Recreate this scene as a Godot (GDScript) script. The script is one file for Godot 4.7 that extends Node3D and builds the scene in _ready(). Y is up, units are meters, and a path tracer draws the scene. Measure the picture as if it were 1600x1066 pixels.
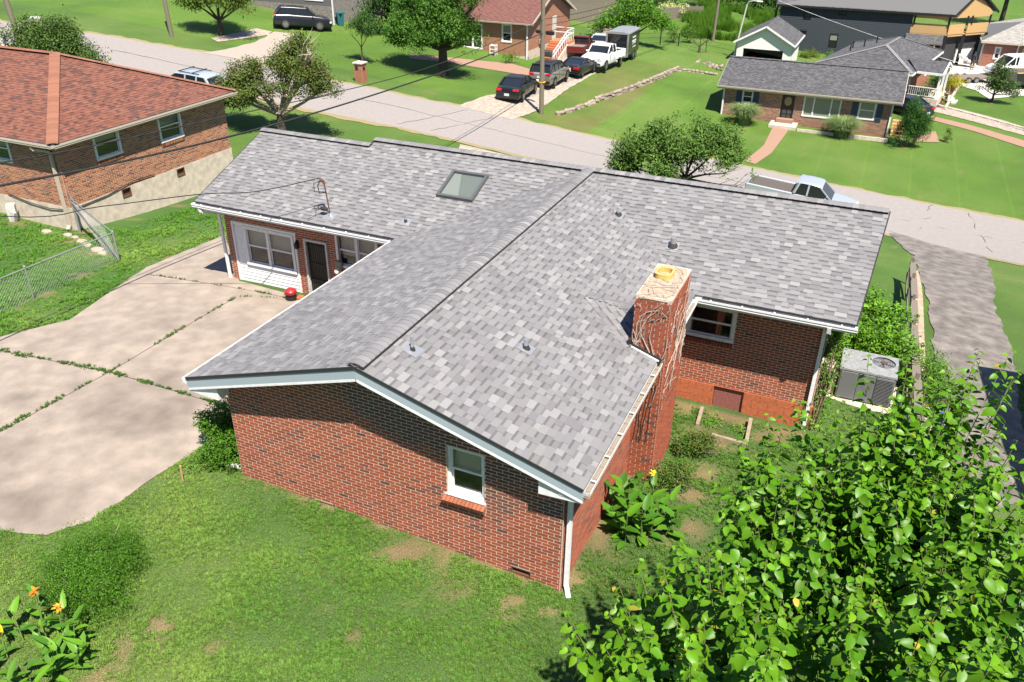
extends Node3D

# Terrain: a smooth surface through surveyed heights (x, z, weight of each).
const TERRAIN := [-3.44, -0.32, 0.7865, 3.75, -0.32, 0.5218, 3.98, -8.02, 0.3268, 7.26, -8.11, 0.7551, -10.68, -8.50, 0.7968, -7.51, -8.41, 0.8467, 3.47, 1.19, 0.8720, -2.87, 3.46, -0.2083, -8.68, 1.09, 0.2016, -5.86, 3.33, -0.0639, -9.97, -2.97, -0.2975, -17.29, -5.61, 0.9530, -15.99, -8.75, 0.3568, -15.64, -5.19, -1.2142, 1.81, 2.63, 0.9755, 4.88, -1.89, -0.0418, 4.92, -4.36, -0.7494, 6.12, -5.67, -1.4757, 8.15, -10.61, 3.2704, 9.46, -10.70, 3.5466, 8.76, -24.55, 3.8937, 9.66, -23.83, 1.6237, 11.21, -11.37, -3.8081, 10.70, -16.81, -0.7041, 10.81, -25.81, -4.6313, 12.58, -11.53, 0.7330, 14.34, -27.69, 1.8738, -20.81, -10.75, 1.0097, -24.73, -11.59, 0.6630, -20.52, -11.65, -2.1767, -20.58, -13.32, -1.3247, -20.44, -15.90, -0.7678, -20.42, -17.06, -1.0378, -20.86, -18.59, -0.5055, -16.73, -14.69, 3.0206, -26.52, -30.17, -0.7251, -19.18, -31.41, -0.0428, -50.67, -34.46, -1.9555, -39.46, -33.77, 0.4991, -35.54, -36.88, -0.5658, -25.95, -34.70, 1.2924, -20.89, -35.80, 0.6631, -16.98, -37.57, -1.1001, -14.85, -40.43, 0.7418, -11.16, -37.00, -0.2230, -6.81, -39.84, -0.6968, 3.89, -42.02, -0.1005, 9.91, -40.79, -0.0146, 15.94, -38.54, -0.6489, 12.02, -33.75, -1.8313, -45.12, -37.76, 2.0570, -44.05, -40.75, -0.6276, -41.92, -44.02, -0.9757, -36.49, -48.00, -0.0749, -28.81, -41.94, 0.0656, -23.73, -47.21, -1.0701, -22.18, -54.39, -0.1283, -16.17, -43.41, 1.9051, -15.71, -50.92, 2.5622, -15.67, -60.01, 0.9723, -15.28, -68.30, -0.0824, -14.04, -43.56, -0.9827, -13.10, -48.17, -1.3151, -12.72, -58.94, -0.1209, -10.26, -69.27, 0.8056, -3.89, -56.12, -1.3709, -9.92, -54.26, -0.6160, -8.46, -49.25, -0.3931, 8.53, -57.84, 0.5180, 0.70, -56.64, 0.5105, -7.30, -65.63, -0.6510, 13.37, -57.56, -0.3176, 16.83, -54.08, 0.3187, -6.08, -77.95, -0.0981, -0.73, -86.27, -0.6757, 2.35, -88.47, -0.4527, 11.22, -74.84, 0.0783, 16.69, -90.61, 0.1083, 18.78, -79.13, 0.0399, -28.38, -85.90, -0.0965, -23.01, -88.75, -0.8775, -17.77, -86.65, -0.7043, -11.52, -84.90, 0.2913, -13.72, -101.71, 1.4383, -11.00, -100.24, 0.0405, -34.07, -68.02, 0.5188, -41.38, -63.14, 0.0084, -39.64, -65.00, -0.8520, -43.77, -55.34, 1.4890, -51.59, -47.90, 1.1375, -58.59, -44.02, 0.4181, 19.91, -125.05, -0.3236, 23.25, -139.24, -0.1473, -3.00, -17.00, -0.4396, 4.00, -17.00, -0.1559, -10.00, -17.00, -0.6246, 6.90, -12.00, -3.0934, 0.00, 4.00, -1.3155, 9.00, 3.00, -0.0342, -8.00, 2.00, -0.1017, 0.00, 9.00, 0.3347, 10.00, 10.00, -0.0262, -14.00, 8.00, 0.1454, 14.00, 0.00, -0.2690, 14.00, 8.00, -0.4497, 0.00, -160.00, -0.1566, 85.00, -147.22, 0.3893, 155.88, -90.00, -0.1904, 120.00, -0.00, 0.1396, 56.57, 56.57, 0.1019, 0.00, 70.00, -0.0068, -56.57, 56.57, -0.1598, -120.00, 0.00, -0.0046, -129.90, -75.00, 0.1783, -85.00, -147.22, 0.0968]
const TERRAIN_LEVEL := -0.54305

const CAM_AT := Vector3(7.3450, 11.2395, 10.2877)
const CAM_X := Vector3(0.91494, 0.01110, -0.40344)
const CAM_Y := Vector3(-0.20509, 0.87372, -0.44108)
const CAM_Z := Vector3(0.34760, 0.48631, 0.80167)
const CAM_FOV := 44.809
const P_FAR := [[-62.42, -37.31], [-57.97, -37.24], [-49.58, -37.96], [-43.70, -37.85], [-39.09, -38.83], [-34.44, -38.98], [-29.16, -38.37], [-25.18, -38.95], [-21.82, -39.05], [-18.97, -39.82], [-14.91, -40.56], [-11.63, -41.62], [-7.74, -42.89], [-2.51, -43.89], [1.67, -43.82], [9.87, -43.26], [16.27, -42.36], [19.83, -41.10]]
const P_NEAR := [[-45.71, -24.66], [-45.95, -27.55], [-44.44, -31.29], [-34.00, -32.59], [-28.06, -32.19], [-25.06, -32.19], [-21.10, -32.72], [-18.09, -33.30], [-15.04, -33.71], [-12.00, -33.97], [-8.12, -34.45], [-2.37, -34.52], [9.09, -35.29], [12.06, -34.99], [13.85, -34.48], [15.43, -33.95], [18.41, -32.66]]
const P_SLAB := [[-13.93, -2.60], [-13.10, -4.24], [-14.42, -8.47], [-14.54, -10.39], [-14.77, -12.70], [-10.60, -8.68], [-7.81, -8.48], [-5.23, -9.58], [-5.42, -3.62], [-5.51, -2.18], [-4.89, -0.98], [-4.98, -0.53], [-5.12, 1.58], [-5.20, 2.15], [-5.64, 2.81], [-6.53, 3.07], [-9.64, 3.01], [-13.16, 1.34]]
const P_DRVR := [[9.08, -36.13], [9.58, -34.03], [10.37, -31.44], [10.46, -26.83], [10.61, -20.85], [10.73, -16.73], [10.66, -12.62], [10.87, -8.93], [11.79, -7.84], [13.78, -10.37], [12.82, -12.17], [13.11, -16.33], [13.19, -18.48], [13.06, -23.02], [13.57, -28.72], [13.74, -31.05], [13.84, -34.34]]
const P_SEDANDRIVE := [[-18.60, -39.85], [-18.23, -43.60], [-17.81, -44.85], [-17.64, -50.43], [-18.84, -59.04], [-21.96, -72.54], [-20.27, -76.75], [-15.07, -68.64], [-14.99, -58.06], [-14.70, -49.68], [-14.40, -42.68], [-14.75, -40.20]]
const P_WALKL := [[-20.92, -54.17], [-18.35, -53.45], [-18.02, -51.34], [-20.08, -51.03], [-24.85, -50.41], [-27.55, -49.02], [-28.27, -50.28], [-25.63, -51.91]]
const P_WALKR := [[0.24, -55.88], [1.49, -56.22], [1.21, -48.41], [0.68, -44.92], [-0.08, -45.18], [0.43, -50.07]]
const P_LANEA := [[11.11, -68.75], [14.56, -66.44], [18.01, -63.59], [20.33, -61.27], [20.52, -62.91], [18.14, -65.13], [14.64, -68.38], [11.21, -70.38]]
const P_LANEB := [[10.73, -65.54], [14.42, -63.04], [17.69, -59.68], [19.93, -57.78], [20.15, -59.68], [17.87, -61.90], [14.50, -64.82], [10.96, -66.90]]
const P_GRAVEL := [[10.19, -70.01], [14.63, -68.13], [18.16, -65.35], [18.27, -66.73], [15.18, -69.67], [12.75, -71.31]]
const P_WHITEDRIVE := [[10.60, -88.27], [12.95, -82.77], [15.36, -79.66], [16.26, -76.35], [19.32, -79.43], [21.50, -80.57], [23.31, -87.50], [20.32, -91.88], [18.13, -94.97], [14.42, -96.63], [13.13, -96.65]]
const P_PAD := [[10.06, -60.37], [11.75, -61.22], [11.99, -57.98], [10.33, -57.15]]
const P_MULCH := [[10.45, -70.17], [12.23, -70.47], [14.08, -82.73], [13.84, -84.22], [12.10, -84.30], [10.67, -77.59]]
const P_APRON := [[-14.95, -33.10], [-11.73, -33.35], [-7.92, -33.89], [-6.75, -30.64], [-12.52, -31.52], [-14.51, -31.83]]
const P_DRVTL := [[-38.97, -38.69], [-38.54, -40.60], [-38.51, -44.11], [-39.38, -47.67], [-37.40, -48.41], [-35.92, -45.10], [-34.12, -39.28]]
const P_SIDEPATH := [[-41.57, -42.58], [-41.02, -47.32], [-39.56, -47.48], [-39.14, -46.53], [-40.46, -42.01]]

var rng := RandomNumberGenerator.new()
var taken := {}
var M := {}
var tx := PackedFloat32Array()
var tz := PackedFloat32Array()
var tw := PackedFloat32Array()
var grid := PackedFloat32Array()
var dirt_noise := FastNoiseLite.new()
var fine_noise := FastNoiseLite.new()

const GX0 := -26.0
const GZ0 := -18.0
const GSTEP := 0.25
const GNX := 168
const GNZ := 130


# ---------------------------------------------------------------- mesh builder
class MB:
	var v := PackedVector3Array()
	var c := PackedColorArray()
	var col := Color.WHITE
	var xf := Transform3D.IDENTITY

	func tri(a: Vector3, b: Vector3, d: Vector3) -> void:   # counter-clockwise seen from outside
		v.append(xf * a)
		v.append(xf * d)
		v.append(xf * b)
		for i in 3:
			c.append(col)

	func quad(a: Vector3, b: Vector3, d: Vector3, e: Vector3) -> void:
		tri(a, b, d)
		tri(a, d, e)

	func box(ctr: Vector3, s: Vector3, b := Basis.IDENTITY) -> void:
		var h := s * 0.5
		var p: Array[Vector3] = []
		for i in 8:
			p.append(ctr + b * Vector3(h.x if i & 1 else -h.x, h.y if i & 2 else -h.y, h.z if i & 4 else -h.z))
		quad(p[4], p[5], p[7], p[6])
		quad(p[1], p[0], p[2], p[3])
		quad(p[5], p[1], p[3], p[7])
		quad(p[0], p[4], p[6], p[2])
		quad(p[6], p[7], p[3], p[2])
		quad(p[0], p[1], p[5], p[4])

	func bevel_box(ctr: Vector3, s: Vector3, r: float, b := Basis.IDENTITY) -> void:
		var rings := []
		for k in 4:
			var y: float = [-s.y / 2, -s.y / 2 + r, s.y / 2 - r, s.y / 2][k]
			var inset := r if k == 0 or k == 3 else 0.0
			rings.append(ring(ctr, b, s.x - inset * 2, s.z - inset * 2, r, y))
		loft(rings)

	func ring(ctr: Vector3, b: Basis, w: float, d: float, r: float, y: float) -> PackedVector3Array:
		var o := PackedVector3Array()
		var hx := w / 2
		var hz := d / 2
		for q in [[hx - r, hz], [hx, hz - r], [hx, -hz + r], [hx - r, -hz], [-hx + r, -hz], [-hx, -hz + r], [-hx, hz - r], [-hx + r, hz]]:
			o.append(ctr + b * Vector3(q[0], y, q[1]))
		return o

	func bar(a: Vector3, e: Vector3, w: float, h: float, up := Vector3.UP) -> void:
		var z := (e - a).normalized()
		var x := up.cross(z)
		if x.length() < 0.01:
			x = Vector3.RIGHT.cross(z)
		x = x.normalized()
		box((a + e) / 2, Vector3(w, h, a.distance_to(e)), Basis(x, z.cross(x), z))

	func tube(p: PackedVector3Array, r: PackedFloat32Array, n := 6) -> void:
		var rings := []
		var side := Vector3.RIGHT
		for i in p.size():
			var t := (p[mini(i + 1, p.size() - 1)] - p[maxi(i - 1, 0)]).normalized()
			if absf(t.dot(side)) > 0.95:
				side = Vector3.FORWARD if absf(t.z) < 0.8 else Vector3.UP
			var a := (side - t * t.dot(side)).normalized()
			side = a
			var b := t.cross(a)
			var q := PackedVector3Array()
			for k in n:
				var g := TAU * k / n
				q.append(p[i] + (a * cos(g) + b * sin(g)) * r[mini(i, r.size() - 1)])
			rings.append(q)
		loft(rings)

	func rod(a: Vector3, e: Vector3, r: float, n := 8, r2 := -1.0) -> void:
		tube(PackedVector3Array([a, e]), PackedFloat32Array([r, r if r2 < 0 else r2]), n)

	func loft(rings: Array, caps := true) -> void:
		var n: int = rings[0].size()
		for i in rings.size() - 1:
			for k in n:
				var k2 := (k + 1) % n
				quad(rings[i][k], rings[i][k2], rings[i + 1][k2], rings[i + 1][k])
		if caps:
			for k in range(1, n - 1):
				tri(rings[0][0], rings[0][k + 1], rings[0][k])
				var l: PackedVector3Array = rings[rings.size() - 1]
				tri(l[0], l[k], l[k + 1])

	func prism(poly: PackedVector2Array, z0: float, z1: float) -> void:   # poly in x, y; z0 back, z1 front
		var q := poly.duplicate()
		if Geometry2D.is_polygon_clockwise(q):
			q.reverse()
		var ix := Geometry2D.triangulate_polygon(q)
		for i in range(0, ix.size(), 3):
			var a := q[ix[i]]
			var b := q[ix[i + 1]]
			var d := q[ix[i + 2]]
			if (b - a).cross(d - a) < 0:
				var t := b
				b = d
				d = t
			tri(Vector3(a.x, a.y, z1), Vector3(b.x, b.y, z1), Vector3(d.x, d.y, z1))
			tri(Vector3(a.x, a.y, z0), Vector3(d.x, d.y, z0), Vector3(b.x, b.y, z0))
		for i in q.size():
			var a := q[i]
			var b := q[(i + 1) % q.size()]
			quad(Vector3(a.x, a.y, z0), Vector3(b.x, b.y, z0), Vector3(b.x, b.y, z1), Vector3(a.x, a.y, z1))

	func slab(top: PackedVector3Array, t: float) -> void:   # convex polygon, counter-clockwise seen from above, t thick downwards
		for k in range(1, top.size() - 1):
			tri(top[0], top[k], top[k + 1])
			tri(top[0] - Vector3(0, t, 0), top[k + 1] - Vector3(0, t, 0), top[k] - Vector3(0, t, 0))
		for k in top.size():
			var a := top[k]
			var b := top[(k + 1) % top.size()]
			quad(a - Vector3(0, t, 0), b - Vector3(0, t, 0), b, a)

	func mesh(crease := -1.0) -> ArrayMesh:   # crease: cosine above which neighbouring faces share a smooth normal
		var n := PackedVector3Array()
		n.resize(v.size())
		for i in range(0, v.size(), 3):
			var f := (v[i + 2] - v[i]).cross(v[i + 1] - v[i])
			n[i] = f
			n[i + 1] = f
			n[i + 2] = f
		if crease > -1.0:
			var at := {}
			for i in v.size():
				var key := Vector3i(v[i] * 2000.0)
				if not at.has(key):
					at[key] = PackedInt32Array()
				at[key].append(i)
			var m := n.duplicate()
			for key in at:
				for i in at[key]:
					var s := Vector3.ZERO
					var fi := n[i].normalized()
					for j in at[key]:
						if fi.dot(n[j].normalized()) > crease:
							s += n[j]
					m[i] = s
			n = m
		for i in n.size():
			n[i] = n[i].normalized() if n[i].length_squared() > 1e-20 else Vector3.UP
		var arr := []
		arr.resize(Mesh.ARRAY_MAX)
		arr[Mesh.ARRAY_VERTEX] = v
		arr[Mesh.ARRAY_NORMAL] = n
		arr[Mesh.ARRAY_COLOR] = c
		var out := ArrayMesh.new()
		out.add_surface_from_arrays(Mesh.PRIMITIVE_TRIANGLES, arr)
		return out


# ---------------------------------------------------------------- nodes
func numbered(called: String) -> String:
	var k: int = taken.get(called, 0)
	taken[called] = k + 1
	return called if k == 0 else "%s_%03d" % [called, k]


func tag(o: Node, label: String, category: String, group := "") -> void:
	o.set_meta("label", label)
	o.set_meta("category", category)
	if group:
		o.set_meta("group", group)


func thing(called: String, label: String, category: String, at := Vector3.ZERO, turn := 0.0, group := "") -> Node3D:
	var o := Node3D.new()
	o.name = numbered(called)
	add_child(o)
	o.position = at
	o.rotation.y = turn
	tag(o, label, category, group)
	return o


func part(parent: Node, called: String, mesh: Mesh, mat: Material, at := Transform3D.IDENTITY) -> MeshInstance3D:
	var o := MeshInstance3D.new()
	o.mesh = mesh
	o.material_override = mat
	o.name = called
	o.transform = at
	parent.add_child(o, true)
	return o


func solo(called: String, label: String, category: String, mesh: Mesh, mat: Material, at := Vector3.ZERO, group := "") -> MeshInstance3D:
	var o := MeshInstance3D.new()
	o.mesh = mesh
	o.material_override = mat
	o.name = numbered(called)
	o.position = at
	add_child(o)
	tag(o, label, category, group)
	return o


func struct(called: String, mesh: Mesh, mat: Material, kind := "structure") -> MeshInstance3D:
	var o := MeshInstance3D.new()
	o.mesh = mesh
	o.material_override = mat
	o.name = numbered(called)
	o.set_meta("kind", kind)
	add_child(o)
	return o


func many(parent: Node, called: String, mesh: Mesh, mat: Material, xs: Array[Transform3D], cols: PackedColorArray) -> MultiMeshInstance3D:
	if xs.is_empty():
		return null
	var mm := MultiMesh.new()
	mm.transform_format = MultiMesh.TRANSFORM_3D
	mm.use_colors = true
	mm.mesh = mesh
	mm.instance_count = xs.size()
	var b := PackedFloat32Array()
	b.resize(xs.size() * 16)
	for i in xs.size():
		var t := xs[i]
		var k := i * 16
		b[k] = t.basis.x.x
		b[k + 1] = t.basis.y.x
		b[k + 2] = t.basis.z.x
		b[k + 3] = t.origin.x
		b[k + 4] = t.basis.x.y
		b[k + 5] = t.basis.y.y
		b[k + 6] = t.basis.z.y
		b[k + 7] = t.origin.y
		b[k + 8] = t.basis.x.z
		b[k + 9] = t.basis.y.z
		b[k + 10] = t.basis.z.z
		b[k + 11] = t.origin.z
		b[k + 12] = cols[i].r
		b[k + 13] = cols[i].g
		b[k + 14] = cols[i].b
		b[k + 15] = 1.0
	mm.buffer = b
	var o := MultiMeshInstance3D.new()
	o.multimesh = mm
	o.material_override = mat
	o.name = called if parent != self else numbered(called)
	o.set_meta("kind", "stuff")
	parent.add_child(o, true)
	return o


func fr(o: Vector3, x: Vector3, y := Vector3.UP) -> Transform3D:
	x = x.normalized()
	y = (y - x * x.dot(y)).normalized()
	return Transform3D(Basis(x, y, x.cross(y)), o)


func v2(a: Array) -> PackedVector2Array:
	var o := PackedVector2Array()
	for p in a:
		o.append(Vector2(p[0], p[1]))
	return o


func vary(c: Color, amount: float, hue := 0.0) -> Color:
	var k := 1.0 + rng.randf_range(-amount, amount)
	return Color(c.r * k * (1.0 + rng.randf_range(-hue, hue)), c.g * k, c.b * k * (1.0 + rng.randf_range(-hue, hue)))


# ---------------------------------------------------------------- materials
func noise_tex(freq: float, octaves: int, a: float, b: float, s: int, size := 512, normal := false, bump := 4.0, kind := FastNoiseLite.TYPE_SIMPLEX_SMOOTH) -> NoiseTexture2D:
	var n := FastNoiseLite.new()
	n.noise_type = kind
	n.frequency = freq
	n.fractal_octaves = octaves
	n.seed = s
	var t := NoiseTexture2D.new()
	t.width = size
	t.height = size
	t.seamless = true
	t.noise = n
	if normal:
		t.as_normal_map = true
		t.bump_strength = bump
	else:
		var g := Gradient.new()
		g.set_color(0, Color(a, a, a))
		g.set_color(1, Color(b, b, b))
		t.color_ramp = g
	return t


func mat(called: String, c: Color, rough := 0.85, metal := 0.0, tex: Texture2D = null, scale := 1.0, norm: Texture2D = null, norm_scale := 0.6) -> StandardMaterial3D:
	var m := StandardMaterial3D.new()
	m.resource_name = called
	m.albedo_color = c.linear_to_srgb()
	m.roughness = rough
	m.metallic = metal
	m.vertex_color_use_as_albedo = true
	if tex:
		m.albedo_texture = tex
	if norm:
		m.normal_enabled = true
		m.normal_texture = norm
		m.normal_scale = norm_scale
	if tex or norm:
		m.uv1_triplanar = true
		m.uv1_world_triplanar = true
		m.uv1_scale = Vector3.ONE * scale
	M[called] = m
	return m


func leaf_mat(called: String, c: Color, rough: float, glow: float) -> StandardMaterial3D:
	var m := mat(called, c, rough)
	m.backlight_enabled = true
	m.backlight = Color(glow * 0.9, glow, glow * 0.35).linear_to_srgb()
	m.metallic_specular = 0.35
	m.cull_mode = BaseMaterial3D.CULL_DISABLED
	return m


func make_materials() -> void:
	var speck := noise_tex(0.35, 2, 0.72, 1.0, 3)
	var blot := noise_tex(0.012, 5, 0.70, 1.0, 5, 1024)
	var fine := noise_tex(0.15, 4, 0.78, 1.0, 9)
	var grain_n := noise_tex(0.4, 3, 0, 1, 11, 512, true, 3.0)
	var rough_n := noise_tex(0.08, 5, 0, 1, 13, 512, true, 6.0)
	mat("grass", Color(1, 1, 1), 0.95, 0, noise_tex(0.06, 5, 0.6, 1.0, 21, 1024), 0.35, noise_tex(0.2, 4, 0, 1, 22, 512, true, 10.0), 1.0)
	mat("asphalt", Color(0.24, 0.218, 0.208), 0.92, 0, noise_tex(0.02, 6, 0.93, 1.0, 31, 1024), 0.12)
	mat("old_asphalt", Color(0.25, 0.222, 0.202), 0.95, 0, noise_tex(0.012, 7, 0.55, 1.0, 33, 1024), 0.10, grain_n, 0.6)
	mat("concrete", Color(0.315, 0.262, 0.218), 0.92, 0, noise_tex(0.006, 8, 0.80, 1.0, 35, 1024), 0.21, grain_n, 0.5)
	mat("far_concrete", Color(0.40, 0.34, 0.28), 0.92, 0, blot, 0.2)
	mat("white_concrete", Color(0.62, 0.58, 0.53), 0.9, 0, blot, 0.2)
	mat("pink_walk", Color(0.33, 0.20, 0.14), 0.92, 0, fine, 0.5)
	mat("gravel", Color(0.42, 0.36, 0.31), 0.95, 0, speck, 1.0, rough_n, 1.0)
	mat("dirt", Color(0.36, 0.23, 0.12), 0.95, 0, fine, 1.0, rough_n, 1.0)
	mat("mulch", Color(0.10, 0.06, 0.05), 0.95, 0, speck, 1.5, rough_n, 1.0)
	mat("brick", Color(1, 1, 1), 0.88, 0, noise_tex(0.12, 4, 0.72, 1.0, 41), 2.2, rough_n, 0.6)
	mat("wire_grey", Color(0.30, 0.31, 0.31), 0.6)
	mat("mortar", Color(0.64, 0.54, 0.43), 0.95, 0, speck, 3.0)
	mat("shingle", Color(1, 1, 1), 0.94, 0, noise_tex(0.45, 2, 0.74, 1.0, 43), 3.0)
	mat("roof_deck", Color(0.10, 0.10, 0.105), 0.95)
	mat("white_paint", Color(0.70, 0.71, 0.72), 0.55, 0, noise_tex(0.02, 4, 0.90, 1.0, 47), 0.6)
	mat("grey_blue", Color(0.27, 0.325, 0.37), 0.5)
	mat("old_white", Color(0.60, 0.59, 0.56), 0.6, 0, noise_tex(0.02, 5, 0.78, 1.0, 48), 0.8)
	mat("cream_paint", Color(0.52, 0.46, 0.37), 0.6, 0, fine, 0.6)
	mat("black_metal", Color(0.012, 0.012, 0.012), 0.5, 0.2)
	mat("dark_seal", Color(0.015, 0.015, 0.016), 0.8)
	mat("grey_metal", Color(0.30, 0.31, 0.32), 0.45, 0.6, noise_tex(0.03, 4, 0.8, 1.0, 51), 1.0)
	mat("galvanised", Color(0.42, 0.43, 0.44), 0.45, 0.7)
	mat("rust", Color(0.14, 0.065, 0.035), 0.85, 0.2, fine, 4.0)
	mat("orange_paint", Color(0.44, 0.125, 0.05), 0.8, 0, noise_tex(0.02, 5, 0.82, 1.0, 53), 0.9)
	mat("hatch_paint", Color(0.30, 0.105, 0.09), 0.7, 0, noise_tex(0.03, 5, 0.7, 1.0, 55), 1.2)
	mat("weathered_wood", Color(0.23, 0.195, 0.16), 0.9, 0, noise_tex(0.05, 5, 0.65, 1.0, 57), 1.5)
	mat("raw_wood", Color(0.50, 0.32, 0.14), 0.8, 0, fine, 1.0)
	mat("pole_wood", Color(0.20, 0.175, 0.125), 0.9, 0, noise_tex(0.05, 5, 0.7, 1.0, 59), 1.5)
	mat("bark", Color(0.11, 0.088, 0.07), 0.95, 0, noise_tex(0.06, 5, 0.55, 1.0, 61), 2.5, rough_n, 1.2)
	mat("twig", Color(0.20, 0.15, 0.09), 0.9)
	mat("vine_wood", Color(0.33, 0.26, 0.22), 0.9)
	mat("cmu", Color(0.56, 0.485, 0.40), 0.92, 0, noise_tex(0.01, 6, 0.82, 1.0, 66, 512), 0.4)
	mat("stone", Color(1, 1, 1), 0.93, 0, fine, 1.5, rough_n, 1.0)
	mat("blue_siding", Color(0.036, 0.048, 0.06), 0.75, 0, fine, 0.5)
	mat("white_siding", Color(0.66, 0.66, 0.64), 0.6)
	mat("grey_siding", Color(0.26, 0.235, 0.22), 0.8, 0, blot, 0.3)
	mat("shutter_blue", Color(0.02, 0.045, 0.095), 0.5)
	mat("tyre", Color(0.014, 0.014, 0.014), 0.85)
	mat("chrome", Color(0.6, 0.6, 0.6), 0.2, 1.0)
	mat("rim", Color(0.38, 0.39, 0.40), 0.3, 0.8)
	mat("red_lamp", Color(0.45, 0.012, 0.012), 0.15)
	mat("lamp_glass", Color(0.6, 0.58, 0.52), 0.1)
	mat("plate", Color(0.45, 0.50, 0.55), 0.4)
	mat("dark_glass", Color(0.012, 0.015, 0.018), 0.06)
	mat("blind_glass", Color(0.20, 0.215, 0.18), 0.12)
	mat("blind", Color(0.36, 0.36, 0.30), 0.8)
	mat("curtain", Color(0.46, 0.47, 0.34), 0.9)
	mat("plain", Color(1, 1, 1), 0.8)
	mat("gloss", Color(1, 1, 1), 0.3)
	mat("painted_darkness", Color(0.008, 0.008, 0.008), 0.95)  # near-black that puts the shade of unlit interiors into the colour
	var g := mat("glass", Color(0.03, 0.035, 0.04), 0.03)
	g.albedo_color.a = 0.12
	g.transparency = BaseMaterial3D.TRANSPARENCY_ALPHA
	leaf_mat("leaf", Color(1, 1, 1), 0.42, 0.6)
	leaf_mat("far_leaf", Color(1, 1, 1), 0.6, 0.6)
	leaf_mat("blade", Color(1, 1, 1), 0.6, 0.6)


func paint(called: String, c: Color, metal := 0.15) -> StandardMaterial3D:
	if M.has(called):
		return M[called]
	var m := mat(called, c, 0.32, metal)
	m.clearcoat_enabled = true
	m.clearcoat = 0.45
	m.clearcoat_roughness = 0.08
	return m


# ---------------------------------------------------------------- terrain
func ground(x: float, z: float) -> float:
	var s := TERRAIN_LEVEL
	for i in tx.size():
		var a := x - tx[i]
		var b := z - tz[i]
		s += sqrt(a * a + b * b + 9.0) * tw[i]
	return s


func near_ground(x: float, z: float) -> float:
	var fx := (x - GX0) / GSTEP
	var fz := (z - GZ0) / GSTEP
	if fx < 0 or fz < 0 or fx >= GNX - 1 or fz >= GNZ - 1:
		return ground(x, z)
	var i := int(fx)
	var k := int(fz)
	fx -= i
	fz -= k
	var at := k * GNX + i
	return lerpf(lerpf(grid[at], grid[at + 1], fx), lerpf(grid[at + GNX], grid[at + GNX + 1], fx), fz)


func on(x: float, z: float, up := 0.0) -> Vector3:
	return Vector3(x, ground(x, z) + up, z)


# worn, bare patches of the yard: x, z, radius
const BARE := [[0.82, 0.07, 0.55], [1.69, 0.39, 0.5], [2.25, 0.18, 0.35], [3.1, 0.35, 0.55], [0.37, 0.51, 0.3], [2.22, 0.65, 0.3], [-2.24, 4.07, 0.55], [-2.2, 3.69, 0.35], [-2.0, 4.51, 0.5],
	[-0.92, 3.59, 0.3], [5.44, -4.61, 0.5], [5.3, -5.61, 0.55], [5.56, -6.94, 0.7], [6.38, -7.71, 0.6], [4.07, -8.2, 0.5], [4.05, -1.9, 0.35], [5.5, -3.4, 0.5], [1.13, 2.33, 0.3], [3.93, 0.23, 0.25],
	[5.0, -7.3, 0.6], [6.9, -8.2, 0.5], [4.9, -2.9, 0.35], [-19.6, -9.9, 0.8], [-17.6, -9.0, 0.7], [-15.9, -7.0, 0.4], [-15.4, -5.4, 0.35], [-15.2, -4.3, 0.3], [-14.2, -11.6, 0.4], [-14.45, -9.5, 0.35], [-20.3, -13.5, 0.4], [-20.3, -16, 0.35], [-20.4, -11.2, 0.6], [-23.5, -10.5, 0.6]]


func bare(x: float, z: float) -> float:
	var s := 0.0
	for b in BARE:
		var d := Vector2(x - b[0], z - b[1]).length() / float(b[2])
		if d < 2.0:
			s = maxf(s, 0.95 - d * 0.7)
	if z < -0.1 and z > -0.75 and x > -3.6 and x < 3.9:
		s = maxf(s, 0.0)
	if z > -0.36 and z < 0.25 and x > -3.5 and x < 3.9:
		s = maxf(s, 0.9 - absf(z + 0.3) * 4.0)
	if x > 3.7 and x < 4.5 and z < -0.3 and z > -4.8:
		s = maxf(s, 0.95 - absf(x - 3.8) * 2.2)
	if z < -8.0 and z > -8.7 and x > 3.8 and x < 7.4:
		s = maxf(s, 1.1 - absf(z + 8.55) * 1.6)
	s += dirt_noise.get_noise_2d(x * 60.0, z * 60.0) * 0.95 - 0.20
	return clampf(s * 1.6 - 0.25, 0.0, 1.0)


func sward(x: float, z: float) -> Color:   # the colour that the grass itself has there
	var n := fine_noise.get_noise_2d(x * 6.0, z * 6.0)
	var n2 := fine_noise.get_noise_2d(x * 31.0 + 90.0, z * 31.0)
	var base := Color(0.096, 0.196, 0.030)
	if z < -42.0:
		base = Color(0.130, 0.275, 0.018)
	elif z < -18.0:
		base = Color(0.105, 0.225, 0.022)
	elif x < -10.0:
		base = Color(0.080, 0.205, 0.020)
	if z < -42.0 and z > -68 and x > -14.6 and x < -10.4:   # the dry bank beside the drive
		base = base.lerp(Color(0.20, 0.19, 0.05), clampf(0.55 + n, 0.0, 1.0))
	base = base.lerp(Color(0.17, 0.215, 0.05), clampf(n * 0.9 + n2 * 0.35 - 0.02, 0.0, 0.5))
	var k := 1.0 + n * 0.35 + n2 * 0.2
	return Color(base.r * k, base.g * k, base.b * k)


func soil(x: float, z: float) -> Color:
	var n := fine_noise.get_noise_2d(x * 40.0, z * 40.0)
	return Color(0.36, 0.245, 0.125) * (1.0 + n * 0.3)


func lines(stops: Array) -> PackedFloat32Array:   # [[from, step], ... , [to, 0]]
	var o := PackedFloat32Array()
	for i in stops.size() - 1:
		var a: float = stops[i][0]
		while a < stops[i + 1][0] - 1e-3:
			o.append(a)
			a += stops[i][1]
	o.append(stops[stops.size() - 1][0])
	return o


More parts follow.
